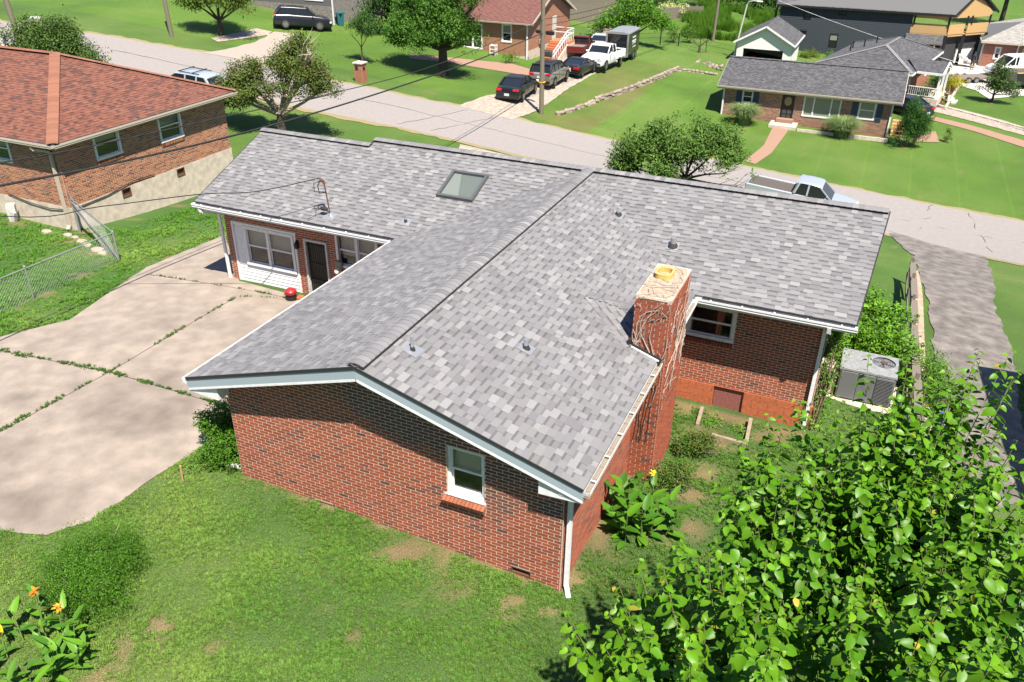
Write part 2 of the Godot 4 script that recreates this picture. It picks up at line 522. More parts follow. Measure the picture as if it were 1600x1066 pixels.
func make_ground() -> void:
	for i in range(0, TERRAIN.size(), 3):
		tx.append(TERRAIN[i])
		tz.append(TERRAIN[i + 1])
		tw.append(-TERRAIN[i + 2] / 20.0)
	dirt_noise.seed = 4
	dirt_noise.frequency = 0.02
	dirt_noise.fractal_octaves = 4
	fine_noise.seed = 8
	fine_noise.frequency = 0.01
	fine_noise.fractal_octaves = 3
	grid.resize(GNX * GNZ)
	for k in GNZ:
		for i in GNX:
			grid[k * GNX + i] = ground(GX0 + i * GSTEP, GZ0 + k * GSTEP)
	var xs := lines([[-420, 40], [-140, 12], [-68, 1.6], [-30, 0.6], [-16, 0.25], [14, 0.6], [26, 1.6], [50, 12], [140, 40], [420, 0]])
	var zs := lines([[-520, 40], [-200, 12], [-140, 2.5], [-70, 1.2], [-46, 0.7], [-18, 0.25], [9, 0.6], [20, 6], [80, 40], [400, 0]])
	var v := PackedVector3Array()
	var n := PackedVector3Array()
	var c := PackedColorArray()
	for z in zs:
		for x in xs:
			v.append(Vector3(x, near_ground(x, z), z))
			var b := bare(x, z)
			c.append(sward(x, z).lerp(soil(x, z), b * 0.85))
	var w := xs.size()
	var h := zs.size()
	n.resize(v.size())
	for k in h:
		for i in w:
			var l := v[k * w + maxi(i - 1, 0)]
			var r := v[k * w + mini(i + 1, w - 1)]
			var u := v[maxi(k - 1, 0) * w + i]
			var d := v[mini(k + 1, h - 1) * w + i]
			n[k * w + i] = (d - u).cross(r - l).normalized()
	var ix := PackedInt32Array()
	for k in h - 1:
		for i in w - 1:
			var a := k * w + i
			ix.append_array([a, a + 1, a + w, a + 1, a + w + 1, a + w])
	var arr := []
	arr.resize(Mesh.ARRAY_MAX)
	arr[Mesh.ARRAY_VERTEX] = v
	arr[Mesh.ARRAY_NORMAL] = n
	arr[Mesh.ARRAY_COLOR] = c
	arr[Mesh.ARRAY_INDEX] = ix
	var m := ArrayMesh.new()
	m.add_surface_from_arrays(Mesh.PRIMITIVE_TRIANGLES, arr)
	struct("ground", m, M.grass)


func slab_tone(x: float, z: float) -> Color:   # old stains of the concrete yard
	var k := 1.0
	for s in [[-7.6, -0.9, 2.2, 0.30], [-9.3, 0.3, 0.35, 0.35], [-6.6, -2.6, 1.6, 0.2], [-8.4, 1.9, 1.6, 0.26], [-6.2, 2.3, 1.2, 0.25], [-10.6, -0.4, 0.5, 0.2], [-10, -5.2, 1.7, 0.18], [-7.4, -5.6, 1.5, 0.2], [-12.6, -3.4, 1.2, 0.15], [-6.9, 0.9, 1.1, -0.16], [-8.3, 0.1, 0.9, -0.12], [-8.2, -8.1, 0.6, 0.15]]:
		var d: float = Vector2(x - s[0], (z - s[1]) * 1.3).length() / float(s[2]) + dirt_noise.get_noise_2d(x * 22, z * 22) * 0.9
		k -= float(s[3]) * clampf(1.15 - d, 0.0, 1.0)
	k *= 1.0 + fine_noise.get_noise_2d(x * 60, z * 60) * 0.08
	return Color(k, k * lerpf(0.97, 1.0, k), k * lerpf(0.95, 1.0, k))


func drape(called: String, poly: PackedVector2Array, m: Material, lift: float, cell := 1.0, rough_edge := 0.0, stained := false) -> MeshInstance3D:
	if rough_edge > 0.0:
		var q := PackedVector2Array()
		for i in poly.size():
			var a := poly[i]
			var b := poly[(i + 1) % poly.size()]
			var steps := maxi(1, int(a.distance_to(b) / 0.35))
			for k in steps:
				var p := a.lerp(b, float(k) / steps)
				var nn := Vector2(fine_noise.get_noise_2d(p.x * 70, p.y * 70), fine_noise.get_noise_2d(p.y * 70, p.x * 70 + 300))
				q.append(p + nn * rough_edge)
		poly = q
	var box := Rect2(poly[0], Vector2.ZERO)
	for p in poly:
		box = box.expand(p)
	var b := MB.new()
	var x0 := floorf(box.position.x / cell) * cell
	var z0 := floorf(box.position.y / cell) * cell
	var x := x0
	while x < box.end.x:
		var z := z0
		while z < box.end.y:
			for piece in Geometry2D.intersect_polygons(poly, PackedVector2Array([Vector2(x, z), Vector2(x + cell, z), Vector2(x + cell, z + cell), Vector2(x, z + cell)])):
				var ix := Geometry2D.triangulate_polygon(piece)
				for i in range(0, ix.size(), 3):
					var t: Array[Vector3] = []
					for k in 3:
						var p: Vector2 = piece[ix[i + k]]
						t.append(Vector3(p.x, near_ground(p.x, p.y) + lift, p.y))
					if (t[1] - t[0]).cross(t[2] - t[0]).y < 0:
						b.tri(t[0], t[2], t[1])
					else:
						b.tri(t[0], t[1], t[2])
			z += cell
		x += cell
	if stained:
		for i in b.v.size():
			b.c[i] = slab_tone(b.v[i].x, b.v[i].z)
	return struct(called, b.mesh(0.5), m)


# ---------------------------------------------------------------- building pieces
var brick_meshes: Array[ArrayMesh] = []
var brick_unit: ArrayMesh
var tab_meshes: Array[ArrayMesh] = []


func unit_box(c := Color.WHITE) -> ArrayMesh:
	var b := MB.new()
	b.col = c
	b.box(Vector3.ZERO, Vector3.ONE)
	return b.mesh()


func spans(poly: PackedVector2Array, y: float) -> Array:   # where a level line lies inside a polygon
	var hits: Array = []
	for i in poly.size():
		var a := poly[i]
		var b := poly[(i + 1) % poly.size()]
		if (a.y <= y) != (b.y <= y):
			hits.append(a.x + (y - a.y) / (b.y - a.y) * (b.x - a.x))
	hits.sort()
	var o: Array = []
	for i in range(0, hits.size() - 1, 2):
		o.append(Vector2(hits[i], hits[i + 1]))
	return o


func less(s: Array, lo: float, hi: float) -> Array:
	var o: Array = []
	for p in s:
		if hi <= p.x or lo >= p.y:
			o.append(p)
			continue
		if lo > p.x:
			o.append(Vector2(p.x, lo))
		if hi < p.y:
			o.append(Vector2(hi, p.y))
	return o


# Running bond over a wall outline: fills xs / cols with one transform and colour per brick.
func lay_bricks(f: Transform3D, poly: PackedVector2Array, holes: Array, tone: Callable, xs: Array[Transform3D], cols: PackedColorArray, course := 0.0722, module := 0.226, joint := 0.0185) -> void:
	var lo := 1e9
	var hi := -1e9
	for p in poly:
		lo = minf(lo, p.y)
		hi = maxf(hi, p.y)
	var row := int(floor(lo / course))
	while (row + 0.5) * course < hi:
		var y := (row + 0.5) * course
		var s := spans(poly, y)
		for r in holes:
			if y > r.position.y and y < r.end.y:
				s = less(s, r.position.x, r.end.x)
		var off := (0.5 if posmod(row, 2) == 1 else 0.0) * module
		for p in s:
			var k := int(floor((p.x - off) / module))
			while k * module + off < p.y:
				var a := maxf(k * module + off, p.x)
				var b := minf((k + 1) * module + off, p.y)
				if b - a > 0.03:
					var c: Color = tone.call(Vector2((a + b) / 2, y))
					var t := Transform3D(Basis.from_scale(Vector3(b - a - joint, course - joint, 0.03)), Vector3((a + b) / 2, y, -0.0115 + rng.randf_range(-0.001, 0.0015)))
					xs.append(f * t)
					cols.append(c)
				k += 1
		row += 1


func wall_mesh(f: Transform3D, poly: PackedVector2Array, holes: Array, thick := 0.2) -> MB:
	var cuts: Array = []
	for p in poly:
		cuts.append(p.x)
	for r in holes:
		cuts.append(r.position.x)
		cuts.append(r.end.x)
	cuts.sort()
	var b := MB.new()
	b.xf = f
	for i in cuts.size() - 1:
		var x0: float = cuts[i]
		var x1: float = cuts[i + 1]
		if x1 - x0 < 0.002:
			continue
		var ys: Array = [Vector2(-60, 60)]
		for r in holes:
			if r.position.x < (x0 + x1) / 2 and r.end.x > (x0 + x1) / 2:
				ys = less(ys, r.position.y, r.end.y)
		for y in ys:
			for piece in Geometry2D.intersect_polygons(poly, PackedVector2Array([Vector2(x0, y.x), Vector2(x1, y.x), Vector2(x1, y.y), Vector2(x0, y.y)])):
				b.prism(piece, -thick, 0.0)
	return b


# Brick wall: a mortar backing with every brick on it. The first `single` bricks nearest the camera become parts, the rest one joined part.
func brick_wall(house: Node3D, f: Transform3D, poly: PackedVector2Array, holes: Array, tone: Callable, single := 0, course := 0.0722, module := 0.226) -> MeshInstance3D:
	var w := part(house, "wall", wall_mesh(Transform3D(f.basis, f.origin - f.basis.z * 0.001), poly, holes).mesh(), M.mortar)
	var xs: Array[Transform3D] = []
	var cols := PackedColorArray()
	lay_bricks(f, poly, holes, tone, xs, cols, course, module)
	finish_pieces(w, "brick", xs, cols, single, brick_unit, M.brick, house.transform)
	return w


func finish_pieces(parent: Node, called: String, xs: Array[Transform3D], cols: PackedColorArray, single: int, mesh: Mesh, m: Material, world: Transform3D) -> void:
	var order: Array = range(xs.size())
	if single > 0:
		var near: Array = []
		for i in xs.size():
			near.append([(world * xs[i].origin).distance_to(CAM_AT), i])
		near.sort_custom(func(a, b): return a[0] < b[0])
		var variants := {}
		for k in mini(single, near.size()):
			var i: int = near[k][1]
			var c := cols[i]
			var key := Vector3i(int(c.r * 160), int(c.g * 160), int(c.b * 160))
			if not variants.has(key):
				variants[key] = tinted(mesh, Color((key.x + 0.5) / 160.0, (key.y + 0.5) / 160.0, (key.z + 0.5) / 160.0))
			part(parent, called, variants[key], m, xs[i])
		order = []
		for k in range(mini(single, near.size()), near.size()):
			order.append(near[k][1])
	var rest: Array[Transform3D] = []
	var rc := PackedColorArray()
	for i in order:
		rest.append(xs[i])
		rc.append(cols[i])
	many(parent, called, mesh, m, rest, rc)


func tinted(mesh: Mesh, c: Color) -> ArrayMesh:
	var a := mesh.surface_get_arrays(0)
	var k: PackedColorArray = a[Mesh.ARRAY_COLOR]
	for i in k.size():
		k[i] = Color(k[i].r * c.r, k[i].g * c.g, k[i].b * c.b)
	a[Mesh.ARRAY_COLOR] = k
	var o := ArrayMesh.new()
	o.add_surface_from_arrays(Mesh.PRIMITIVE_TRIANGLES, a)
	return o


func make_units() -> void:
	brick_unit = unit_box()
	# shingle tabs: x across, y up the slope, z out of the roof; the thin ones carry a printed shadow band along the top
	for low in 2:
		var b := MB.new()
		var split := 0.70 if low else 1.0
		var t := 0.3 if low else 0.15
		b.col = Color.WHITE
		b.quad(Vector3(0, 0, 1), Vector3(1, 0, 1), Vector3(1, split, t), Vector3(0, split, t))
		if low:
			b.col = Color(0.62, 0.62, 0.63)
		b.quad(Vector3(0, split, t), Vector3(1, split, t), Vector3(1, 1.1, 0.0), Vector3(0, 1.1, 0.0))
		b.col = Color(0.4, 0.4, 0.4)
		b.quad(Vector3(0, 0, -0.6), Vector3(1, 0, -0.6), Vector3(1, 0, 1), Vector3(0, 0, 1))
		b.quad(Vector3(0, 0, -0.6), Vector3(0, 0, 1), Vector3(0, 1.1, 0), Vector3(0, 1.1, -0.6))
		b.quad(Vector3(1, 0, 1), Vector3(1, 0, -0.6), Vector3(1, 1.1, -0.6), Vector3(1, 1.1, 0))
		tab_meshes.append(b.mesh())


# Covers a flat roof face (corners given in order, the first two along the eave) with laid shingle tabs.
func shingles(roof: Node, corners: Array, tones: Array, single := 0, course := 0.148, wmin := 0.12, wmax := 0.30, world := Transform3D.IDENTITY, thick := 0.011) -> void:
	var o: Vector3 = corners[0]
	var u := (Vector3(corners[1]) - o).normalized()
	var n := Vector3.ZERO
	for i in range(1, corners.size() - 1):
		n += (Vector3(corners[i]) - o).cross(Vector3(corners[i + 1]) - o)
	n = n.normalized()
	if n.y < 0:
		n = -n
	var vv := n.cross(u).normalized()
	if vv.y < 0:
		u = -u
		vv = n.cross(u).normalized()
	var poly := PackedVector2Array()
	var top := 0.0
	for p in corners:
		var d := Vector3(p) - o
		poly.append(Vector2(d.dot(u), d.dot(vv)))
		top = maxf(top, d.dot(vv))
	var xs: Array[Transform3D] = []
	var cols := PackedColorArray()
	var lx: Array[Transform3D] = []
	var lc := PackedColorArray()
	var row := 0
	while (row + 0.5) * course < top:
		for s in spans(poly, (row + 0.5) * course):
			var x: float = s.x
			var high := rng.randf() < 0.5
			while x < s.y - 0.01:
				var w := rng.randf_range(wmin, wmax)
				if s.y - x - w < wmin * 0.6:
					w = s.y - x
				var c: Color = vary(tones[rng.randi() % tones.size()], 0.05)
				var t := thick * (1.0 if high else 0.45)
				var q := Transform3D(Basis(u * w, vv * course, n * t), o + u * x + vv * (row * course) + n * 0.006)
				if high:
					xs.append(q)
					cols.append(c)
				else:
					lx.append(q)
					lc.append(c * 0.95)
				x += w
				high = not high
		row += 1
	finish_pieces(roof, "shingle", xs, cols, single / 2, tab_meshes[0], M.shingle, world)
	finish_pieces(roof, "shingle", lx, lc, single / 2, tab_meshes[1], M.shingle, world)


func ridge_caps(roof: Node, a: Vector3, b: Vector3, tones: Array, half := 0.17, drop := 0.05, vent := true, step := 0.145, world := Transform3D.IDENTITY) -> void:
	var d := (b - a).normalized()
	var side := d.cross(Vector3.UP).normalized()
	if vent:
		var q := MB.new()
		q.xf = fr(a, d)
		var l := a.distance_to(b)
		q.prism(PackedVector2Array([Vector2(0, -drop - 0.03), Vector2(l, -drop - 0.03), Vector2(l, -drop * 0.55), Vector2(0, -drop * 0.55)]), -half * 0.80, half * 0.97)
		part(roof, "ridge_vent", q.mesh(), M.dark_seal)
	var m := MB.new()
	for k in 4:
		var x0 := lerpf(-1, 1, k / 4.0)
		var x1 := lerpf(-1, 1, (k + 1) / 4.0)
		var y0 := -absf(x0) * absf(x0)
		var y1 := -absf(x1) * absf(x1)
		m.quad(Vector3(x0, y0 + 0.25, 0), Vector3(x1, y1 + 0.25, 0), Vector3(x1, y1 + 0.05, -1.1), Vector3(x0, y0 + 0.05, -1.1))
		m.quad(Vector3(x0, y0 - 0.15, 0), Vector3(x1, y1 - 0.15, 0), Vector3(x1, y1 + 0.25, 0), Vector3(x0, y0 + 0.25, 0))
	var unit := m.mesh(0.6)
	var xs: Array[Transform3D] = []
	var cols := PackedColorArray()
	var l := a.distance_to(b)
	var n := int(l / step)
	for i in n:
		xs.append(Transform3D(Basis(side * half, Vector3.UP * drop, -d * (l / n)), a + d * (l / n * i) + Vector3(0, 0.012, 0)))
		cols.append(vary(tones[rng.randi() % tones.size()], 0.1))
	many(roof, "ridge_cap", unit, M.shingle, xs, cols)


# A double-hung window in an opening of a wall (f: wall face, x along it, z outwards).
func window_unit(house: Node, f: Transform3D, r: Rect2, o := {}) -> MeshInstance3D:
	var m: Material = o.get("frame", M.white_paint)
	var e: float = o.get("casing", 0.075)
	var proud: float = o.get("proud", 0.02)
	var back: float = o.get("back", -0.07)
	var b := MB.new()
	var x0 := r.position.x
	var x1 := r.end.x
	var y0 := r.position.y
	var y1 := r.end.y
	var zc := (proud + back) / 2
	var zd := proud - back
	b.box(Vector3((x0 + x1) / 2, y1 - e / 2, zc), Vector3(x1 - x0, e, zd))
	b.box(Vector3((x0 + x1) / 2, y0 + e / 2, zc + 0.01), Vector3(x1 - x0 + 0.02, e, zd + 0.03))
	for s in [x0 + e / 2, x1 - e / 2]:
		b.box(Vector3(s, (y0 + y1) / 2, zc), Vector3(e, y1 - y0 - e * 2 - 0.004, zd))
	var mull: Array = o.get("mullions", [])
	for x in mull:
		b.box(Vector3(x, (y0 + y1) / 2, zc), Vector3(e, y1 - y0 - e * 2 - 0.004, zd - 0.01))
	var w := part(house, "window", transformed(b, f), m)
	var edges: Array = [x0 + e / 2]
	edges.append_array(mull)
	edges.append(x1 - e / 2)
	var panes: bool = o.get("real", false)
	var upper: Material = o.get("upper", M.blind_glass)
	var lower: Material = o.get("lower", M.dark_glass)
	var mid: float = o.get("mid", (y0 + y1) / 2)
	for i in edges.size() - 1:
		var a: float = edges[i] + e / 2
		var c: float = edges[i + 1] - e / 2
		if o.get("single", false):
			part(w, "pane", transformed(flat_box((a + c) / 2, (y0 + y1) / 2, c - a, y1 - y0 - e * 2, back + 0.03), f), M.glass if panes else upper)
			if panes:
				part(w, "curtain", transformed(flat_box((a + c) / 2, (y0 + y1) / 2, c - a + 0.05, y1 - y0, back - 0.07), f), upper)
			continue
		var s := MB.new()
		var t := 0.032
		for k in 2:
			var ya := mid if k == 0 else y0 + e
			var yb := y1 - e if k == 0 else mid
			var z := back + (0.045 if k == 0 else 0.02)
			s.box(Vector3((a + c) / 2, ya + t / 2, z), Vector3(c - a, t, 0.03))
			s.box(Vector3((a + c) / 2, yb - t / 2, z), Vector3(c - a, t, 0.028))
			s.box(Vector3(a + t / 2, (ya + yb) / 2, z), Vector3(t, yb - ya - t * 2, 0.026))
			s.box(Vector3(c - t / 2, (ya + yb) / 2, z), Vector3(t, yb - ya - t * 2, 0.026))
		part(w, "sash", transformed(s, f), m)
		part(w, "pane", transformed(flat_box((a + c) / 2, (mid + y1 - e) / 2, c - a - t, y1 - e - mid - t, back + 0.045), f), M.glass if panes else upper)
		part(w, "pane", transformed(flat_box((a + c) / 2, (mid + y0 + e) / 2, c - a - t, mid - y0 - e - t, back + 0.02), f), M.glass if panes else lower)
		if panes:
			var by: float = o.get("blind_to", mid)
			if by < y1:
				part(w, "blind", transformed(flat_box((a + c) / 2, (by + y1) / 2, c - a + 0.04, y1 - by, back - 0.06), f), upper)
			part(w, "painted_darkness", transformed(flat_box((a + c) / 2, (y0 + y1) / 2, c - a + 1.3, y1 - y0 + 0.16, back - 0.40), f), M.painted_darkness)  # black sheet added behind the glass for the darkness of the room
	return w


func flat_box(x: float, y: float, w: float, h: float, z: float, t := 0.006) -> MB:
	var b := MB.new()
	b.box(Vector3(x, y, z), Vector3(w, h, t))
	return b


func transformed(b: MB, f: Transform3D, crease := -1.0) -> ArrayMesh:
	for i in b.v.size():
		b.v[i] = f * b.v[i]
	return b.mesh(crease)


# An open gutter along a -> b; out points away from the wall.
func gutter(house: Node, a: Vector3, b: Vector3, out: Vector3, m: Material, dirty := false, hangers := true) -> void:
	var l := a.distance_to(b)
	var f := Transform3D(Basis((b - a).normalized(), Vector3.UP, out.normalized()), a)
	if f.basis.determinant() < 0:
		f = Transform3D(Basis((a - b).normalized(), Vector3.UP, out.normalized()), b)
	var q := MB.new()
	var t := 0.008
	q.box(Vector3(l / 2, -0.105, 0.05), Vector3(l, t, 0.09))
	q.box(Vector3(l / 2, -0.05, 0.003), Vector3(l, 0.1, t))
	q.box(Vector3(l / 2, -0.075, 0.098), Vector3(l, 0.062, t), Basis(Vector3.RIGHT, -0.15))
	q.box(Vector3(l / 2, -0.022, 0.112), Vector3(l, 0.048, 0.014))
	q.box(Vector3(0.003, -0.055, 0.056), Vector3(0.006, 0.105, 0.1))
	q.box(Vector3(l - 0.003, -0.055, 0.056), Vector3(0.006, 0.105, 0.1))
	var g := part(house, "gutter", transformed(q, f), m)
	if dirty:
		var d := MB.new()
		var k := 0
		while k * 0.12 < l - 0.12:
			d.box(Vector3(k * 0.12 + 0.06, -0.082 + rng.randf_range(-0.008, 0.012), 0.055), Vector3(0.121, 0.03, 0.078))
			k += 1
		part(g, "leaf_litter", transformed(d, f), mat("litter", Color(0.27, 0.225, 0.18), 0.95, 0, M.dirt.albedo_texture, 1.5))
	if hangers:
		var x := 0.35
		while x < l:
			var h := MB.new()
			h.box(Vector3(x, -0.006, 0.055), Vector3(0.035, 0.008, 0.118))
			part(g, "hanger", transformed(h, f), m)
			x += 0.75


func downspout(house: Node, p: PackedVector3Array, m: Material, w := 0.075) -> MeshInstance3D:
	var b := MB.new()
	for i in p.size() - 1:
		b.bar(p[i], p[i + 1], w, w * 0.8, Vector3(0, 0, 1) if absf((p[i + 1] - p[i]).normalized().y) > 0.7 else Vector3.UP)
	return part(house, "downspout", b.mesh(), m)


# ---------------------------------------------------------------- the house in the middle
const GREY_TABS := [Color(0.200, 0.198, 0.208), Color(0.214, 0.212, 0.222), Color(0.236, 0.234, 0.243), Color(0.176, 0.174, 0.184), Color(0.272, 0.271, 0.278), Color(0.206, 0.202, 0.215), Color(0.224, 0.222, 0.231)]


func red_brick(p: Vector2) -> Color:
	var k := rng.randf()
	if k < 0.016:
		return vary(Color(0.12, 0.06, 0.05), 0.3, 0.1)
	if k < 0.10:
		return vary(Color(0.20, 0.07, 0.048), 0.2, 0.1)
	return vary(Color(0.355, 0.082, 0.034), 0.16, 0.10)


func front_brick(p: Vector2) -> Color:
	var c := red_brick(p)
	# old mildew below the gable's peak
	var n := dirt_noise.get_noise_2d(p.x * 45.0, p.y * 60.0) * 0.5
	var m := 1.0 - Vector2((p.x - 0.45) / 1.9, (p.y - 2.85 + 0.28 * p.x) / 0.62).length() + n
	if p.x > 1.6:
		m = maxf(m, 0.45 + n - (3.0 - p.y - p.x * 0.3) * 0.4)
	m = clampf(m * 1.6, 0.0, 0.75)
	return c.lerp(Color(0.075, 0.062, 0.065), m)


func main_house() -> void:
	var h := thing("brick_house", "red brick single-storey house with grey shingle roof and tall brick chimney, filling the middle", "house")
	var T := GREY_TABS
	# corners of the roof
	var E := 2.5
	var pk := Vector3(0.08, 3.97, 0.273)
	var pb := Vector3(0.08, 3.97, -11.97)
	var fl := Vector3(-4.2, E, 0)
	var frr := Vector3(4.2, E, 0)
	var vl := Vector3(-4.2, E, -8.1)
	var vr := Vector3(4.2, E, -8.1)
	var er := Vector3(7.9, E, -8.1)
	var rr := Vector3(8.15, 3.97, -11.97)
	var st := Vector3(-7.12, 3.97, -11.97)
	var lt := Vector3(-11.36, 3.858, -11.68)
	var st2 := Vector3(-7.12, 3.858, -11.68)
	var el := Vector3(-11.36, E, -8.1)
	var ff := Vector3(8.15, E, -15.84)
	var fs := Vector3(-7.12, E, -15.84)
	var gs := Vector3(-7.12, E, -15.26)
	var gl := Vector3(-11.36, E, -15.26)
	# deck under the shingles
	var b := MB.new()
	for face in [[frr, pk, pb, vr], [vl, pb, pk, fl], [vr, pb, rr, er], [el, lt, st2, st, pb, vl], [rr, st, fs, ff], [st2, lt, gl, gs]]:
		var q := PackedVector3Array(face)
		q.reverse()
		if (q[1] - q[0]).cross(q[2] - q[0]).y < 0:
			q.reverse()
		b.slab(q, 0.05)
	var roof := part(h, "roof", b.mesh(), M.roof_deck)
	shingles(roof, [vr, frr, pk, pb], T, 300)
	shingles(roof, [fl, vl, pb, pk], T)
	shingles(roof, [er, vr, pb, rr], T)
	shingles(roof, [vl, el, lt, st2, st, pb], T)
	shingles(roof, [fs, ff, rr, st], T)
	shingles(roof, [gl, gs, st2, lt], T)
	ridge_caps(roof, pk + Vector3(0, 0.052, -0.02), pb + Vector3(0, 0.052, 0.0), T, 0.17)
	ridge_caps(roof, Vector3(8.13, 4.022, -11.97), Vector3(-7.12, 4.022, -11.97), T, 0.165)
	ridge_caps(roof, Vector3(-7.12, 3.908, -11.68), Vector3(-11.36, 3.908, -11.68), T, 0.165)
	# black drip edge along the right-hand end and the rakes
	b = MB.new()
	b.bar(er + Vector3(0.012, -0.02, 0), rr + Vector3(0.012, -0.02, 0), 0.03, 0.06)
	b.bar(el + Vector3(-0.012, -0.02, 0), lt + Vector3(-0.012, -0.02, 0), 0.03, 0.06)
	b.bar(st2 + Vector3(-0.01, 0.0, 0), st + Vector3(-0.01, 0.02, 0), 0.03, 0.09)
	b.bar(fl + Vector3(0, -0.01, 0.012), pk + Vector3(0, -0.01, 0.012), 0.02, 0.05)
	b.bar(frr + Vector3(0, -0.01, 0.012), pk + Vector3(0, -0.01, 0.012), 0.02, 0.05)
	b.bar(Vector3(-11.3, 2.492, -8.09), Vector3(-4.25, 2.492, -8.09), 0.06, 0.02)
	b.bar(Vector3(4.4, 2.492, -8.09), Vector3(7.9, 2.492, -8.09), 0.06, 0.02)
	part(roof, "drip_edge", b.mesh(), M.dark_seal)
	# cricket: the small saddle that sheds water round the chimney
	var ck := Vector3(3.58, 3.02, -5.5)
	var ct := Vector3(2.2, 3.225, -5.5)
	for s in [[Vector3(3.58, 2.72, -4.4), ck, ct], [ck, Vector3(3.58, 2.72, -6.6), ct]]:
		var qq := MB.new()
		var p3 := PackedVector3Array(s)
		if (p3[1] - p3[0]).cross(p3[2] - p3[0]).y < 0:
			p3.reverse()
		qq.slab(p3, 0.03)
		var cr := part(h, "cricket", qq.mesh(), M.roof_deck)
		var low: Vector3 = s[0] if s[0].y < s[1].y else s[1]
		shingles(cr, [low, ct, ck], T)
	# rake boards and eave boards
	for s in [[fl, pk], [pk, frr]]:
		var q := MB.new()
		var d: Vector3 = s[1] - s[0]
		q.xf = Transform3D(Basis(d.normalized(), Vector3.UP, d.normalized().cross(Vector3.UP)), s[0])
		var L := d.length()
		q.prism(PackedVector2Array([Vector2(0, -0.24), Vector2(L, -0.24), Vector2(L, -0.052), Vector2(0, -0.052)]), -0.03, 0.0)
		var rb := part(h, "rake_board", q.mesh(), M.grey_blue)
		q = MB.new()
		q.xf = Transform3D(Basis(d.normalized(), Vector3.UP, d.normalized().cross(Vector3.UP)), s[0])
		q.prism(PackedVector2Array([Vector2(0.02, -0.29), Vector2(L - 0.01, -0.29), Vector2(L - 0.01, -0.242), Vector2(0.02, -0.242)]), -0.04, 0.006)
		part(rb, "rake_lip", q.mesh(), M.white_paint)
	for s in [[Vector3(7.9, 2.5, -8.1), Vector3(8.15, 3.97, -11.97), 0.0], [Vector3(-11.36, 2.5, -8.1), Vector3(-11.36, 3.858, -11.68), 0.0]]:
		b = MB.new()
		b.bar(s[0] + Vector3(0, -0.14, 0), s[1] + Vector3(0, -0.14, 0), 0.025, 0.17)
		part(h, "rake_board", b.mesh(), M.white_paint)
	for s in [[Vector3(4.185, 2.36, -0.02), Vector3(4.185, 2.36, -4.6)], [Vector3(-4.185, 2.36, -0.02), Vector3(-4.185, 2.36, -8.1)], [Vector3(-11.3, 2.36, -8.115), Vector3(-4.2, 2.36, -8.115)], [Vector3(4.2, 2.36, -8.115), Vector3(7.88, 2.36, -8.115)]]:
		b = MB.new()
		b.bar(s[0], s[1], 0.03, 0.18)
		part(h, "fascia", b.mesh(), M.white_paint)
	# soffits
	for q in [[3.98, -2.3, 0.4, 4.6], [-3.85, -4.1, 0.68, 8.0], [-7.8, -8.48, 7.1, 0.74], [5.85, -8.48, 4.1, 0.74], [7.62, -11.6, 0.5, 7.0]]:
		b = MB.new()
		b.box(Vector3(q[0], 2.262, q[1]), Vector3(q[2], 0.012, q[3]))
		part(h, "soffit", b.mesh(), M.white_paint)
	for q in [[Vector3(-4.2, 2.43, -0.01), Vector3(0.08, 3.9, 0.26), Vector3(0.08, 3.9, -0.5), Vector3(-4.2, 2.43, -0.5)], [Vector3(0.08, 3.9, -0.5), Vector3(0.08, 3.9, 0.26), Vector3(4.2, 2.43, -0.01), Vector3(4.2, 2.43, -0.5)]]:
		b = MB.new()
		b.slab(PackedVector3Array(q), 0.012)
		part(h, "soffit", b.mesh(), M.white_paint)
	# boxed cornice returns at both ends of the gable
	for s in [1.0, -1.0]:
		b = MB.new()
		var wx := 3.40 if s > 0 else 3.45
		b.prism(PackedVector2Array([Vector2(s * wx, 2.56), Vector2(s * 4.19, 2.30), Vector2(s * 4.19, 2.19), Vector2(s * wx, 2.15)]), -0.50, -0.012)
		part(h, "cornice_return", b.mesh(), M.white_paint)
	# walls
	var F := fr(Vector3(0, 0, -0.32), Vector3.RIGHT)
	var win := Rect2(1.48, 1.30, 0.76, 1.06)
	var vent_a := Rect2(-1.61, -0.10, 0.40, 0.145)
	var vent_b := Rect2(2.79, -0.165, 0.40, 0.145)
	var gable := PackedVector2Array([Vector2(-3.5, -0.8), Vector2(3.77, -0.8), Vector2(3.77, 2.44), Vector2(0.08, 3.84), Vector2(-3.5, 2.56)])
	brick_wall(h, F, gable, [win, vent_a, vent_b, Rect2(1.40, 1.08, 0.88, 0.19)], front_brick, 300)
	var R := fr(Vector3(3.77, 0, 0), Vector3(0, 0, -1))
	brick_wall(h, R, PackedVector2Array([Vector2(0.336, -1.4), Vector2(8.86, -1.4), Vector2(8.86, 2.27), Vector2(0.336, 2.27)]), [], red_brick)
	var L2 := fr(Vector3(-3.5, 0, 0), Vector3(0, 0, 1))
	brick_wall(h, L2, PackedVector2Array([Vector2(-8.86, -0.8), Vector2(-0.336, -0.8), Vector2(-0.336, 2.27), Vector2(-8.86, 2.27)]), [], red_brick)
	var B := fr(Vector3(0, 0, -8.86), Vector3.RIGHT)
	var sid := Rect2(-10.745, -0.45, 2.48, 2.15)
	var door := Rect2(-7.975, -0.45, 0.86, 2.03)
	var win2 := Rect2(-6.8, 0.87, 1.5, 1.15)
	brick_wall(h, B, PackedVector2Array([Vector2(-11.0, -0.8), Vector2(-3.5, -0.8), Vector2(-3.5, 2.27), Vector2(-11.0, 2.27)]), [sid, door, win2], red_brick)
	var win3 := Rect2(3.94, 1.0, 1.24, 0.94)
	brick_wall(h, B, PackedVector2Array([Vector2(3.77, -0.33), Vector2(7.35, -0.33), Vector2(7.35, 2.27), Vector2(3.77, 2.27)]), [win3], red_brick)
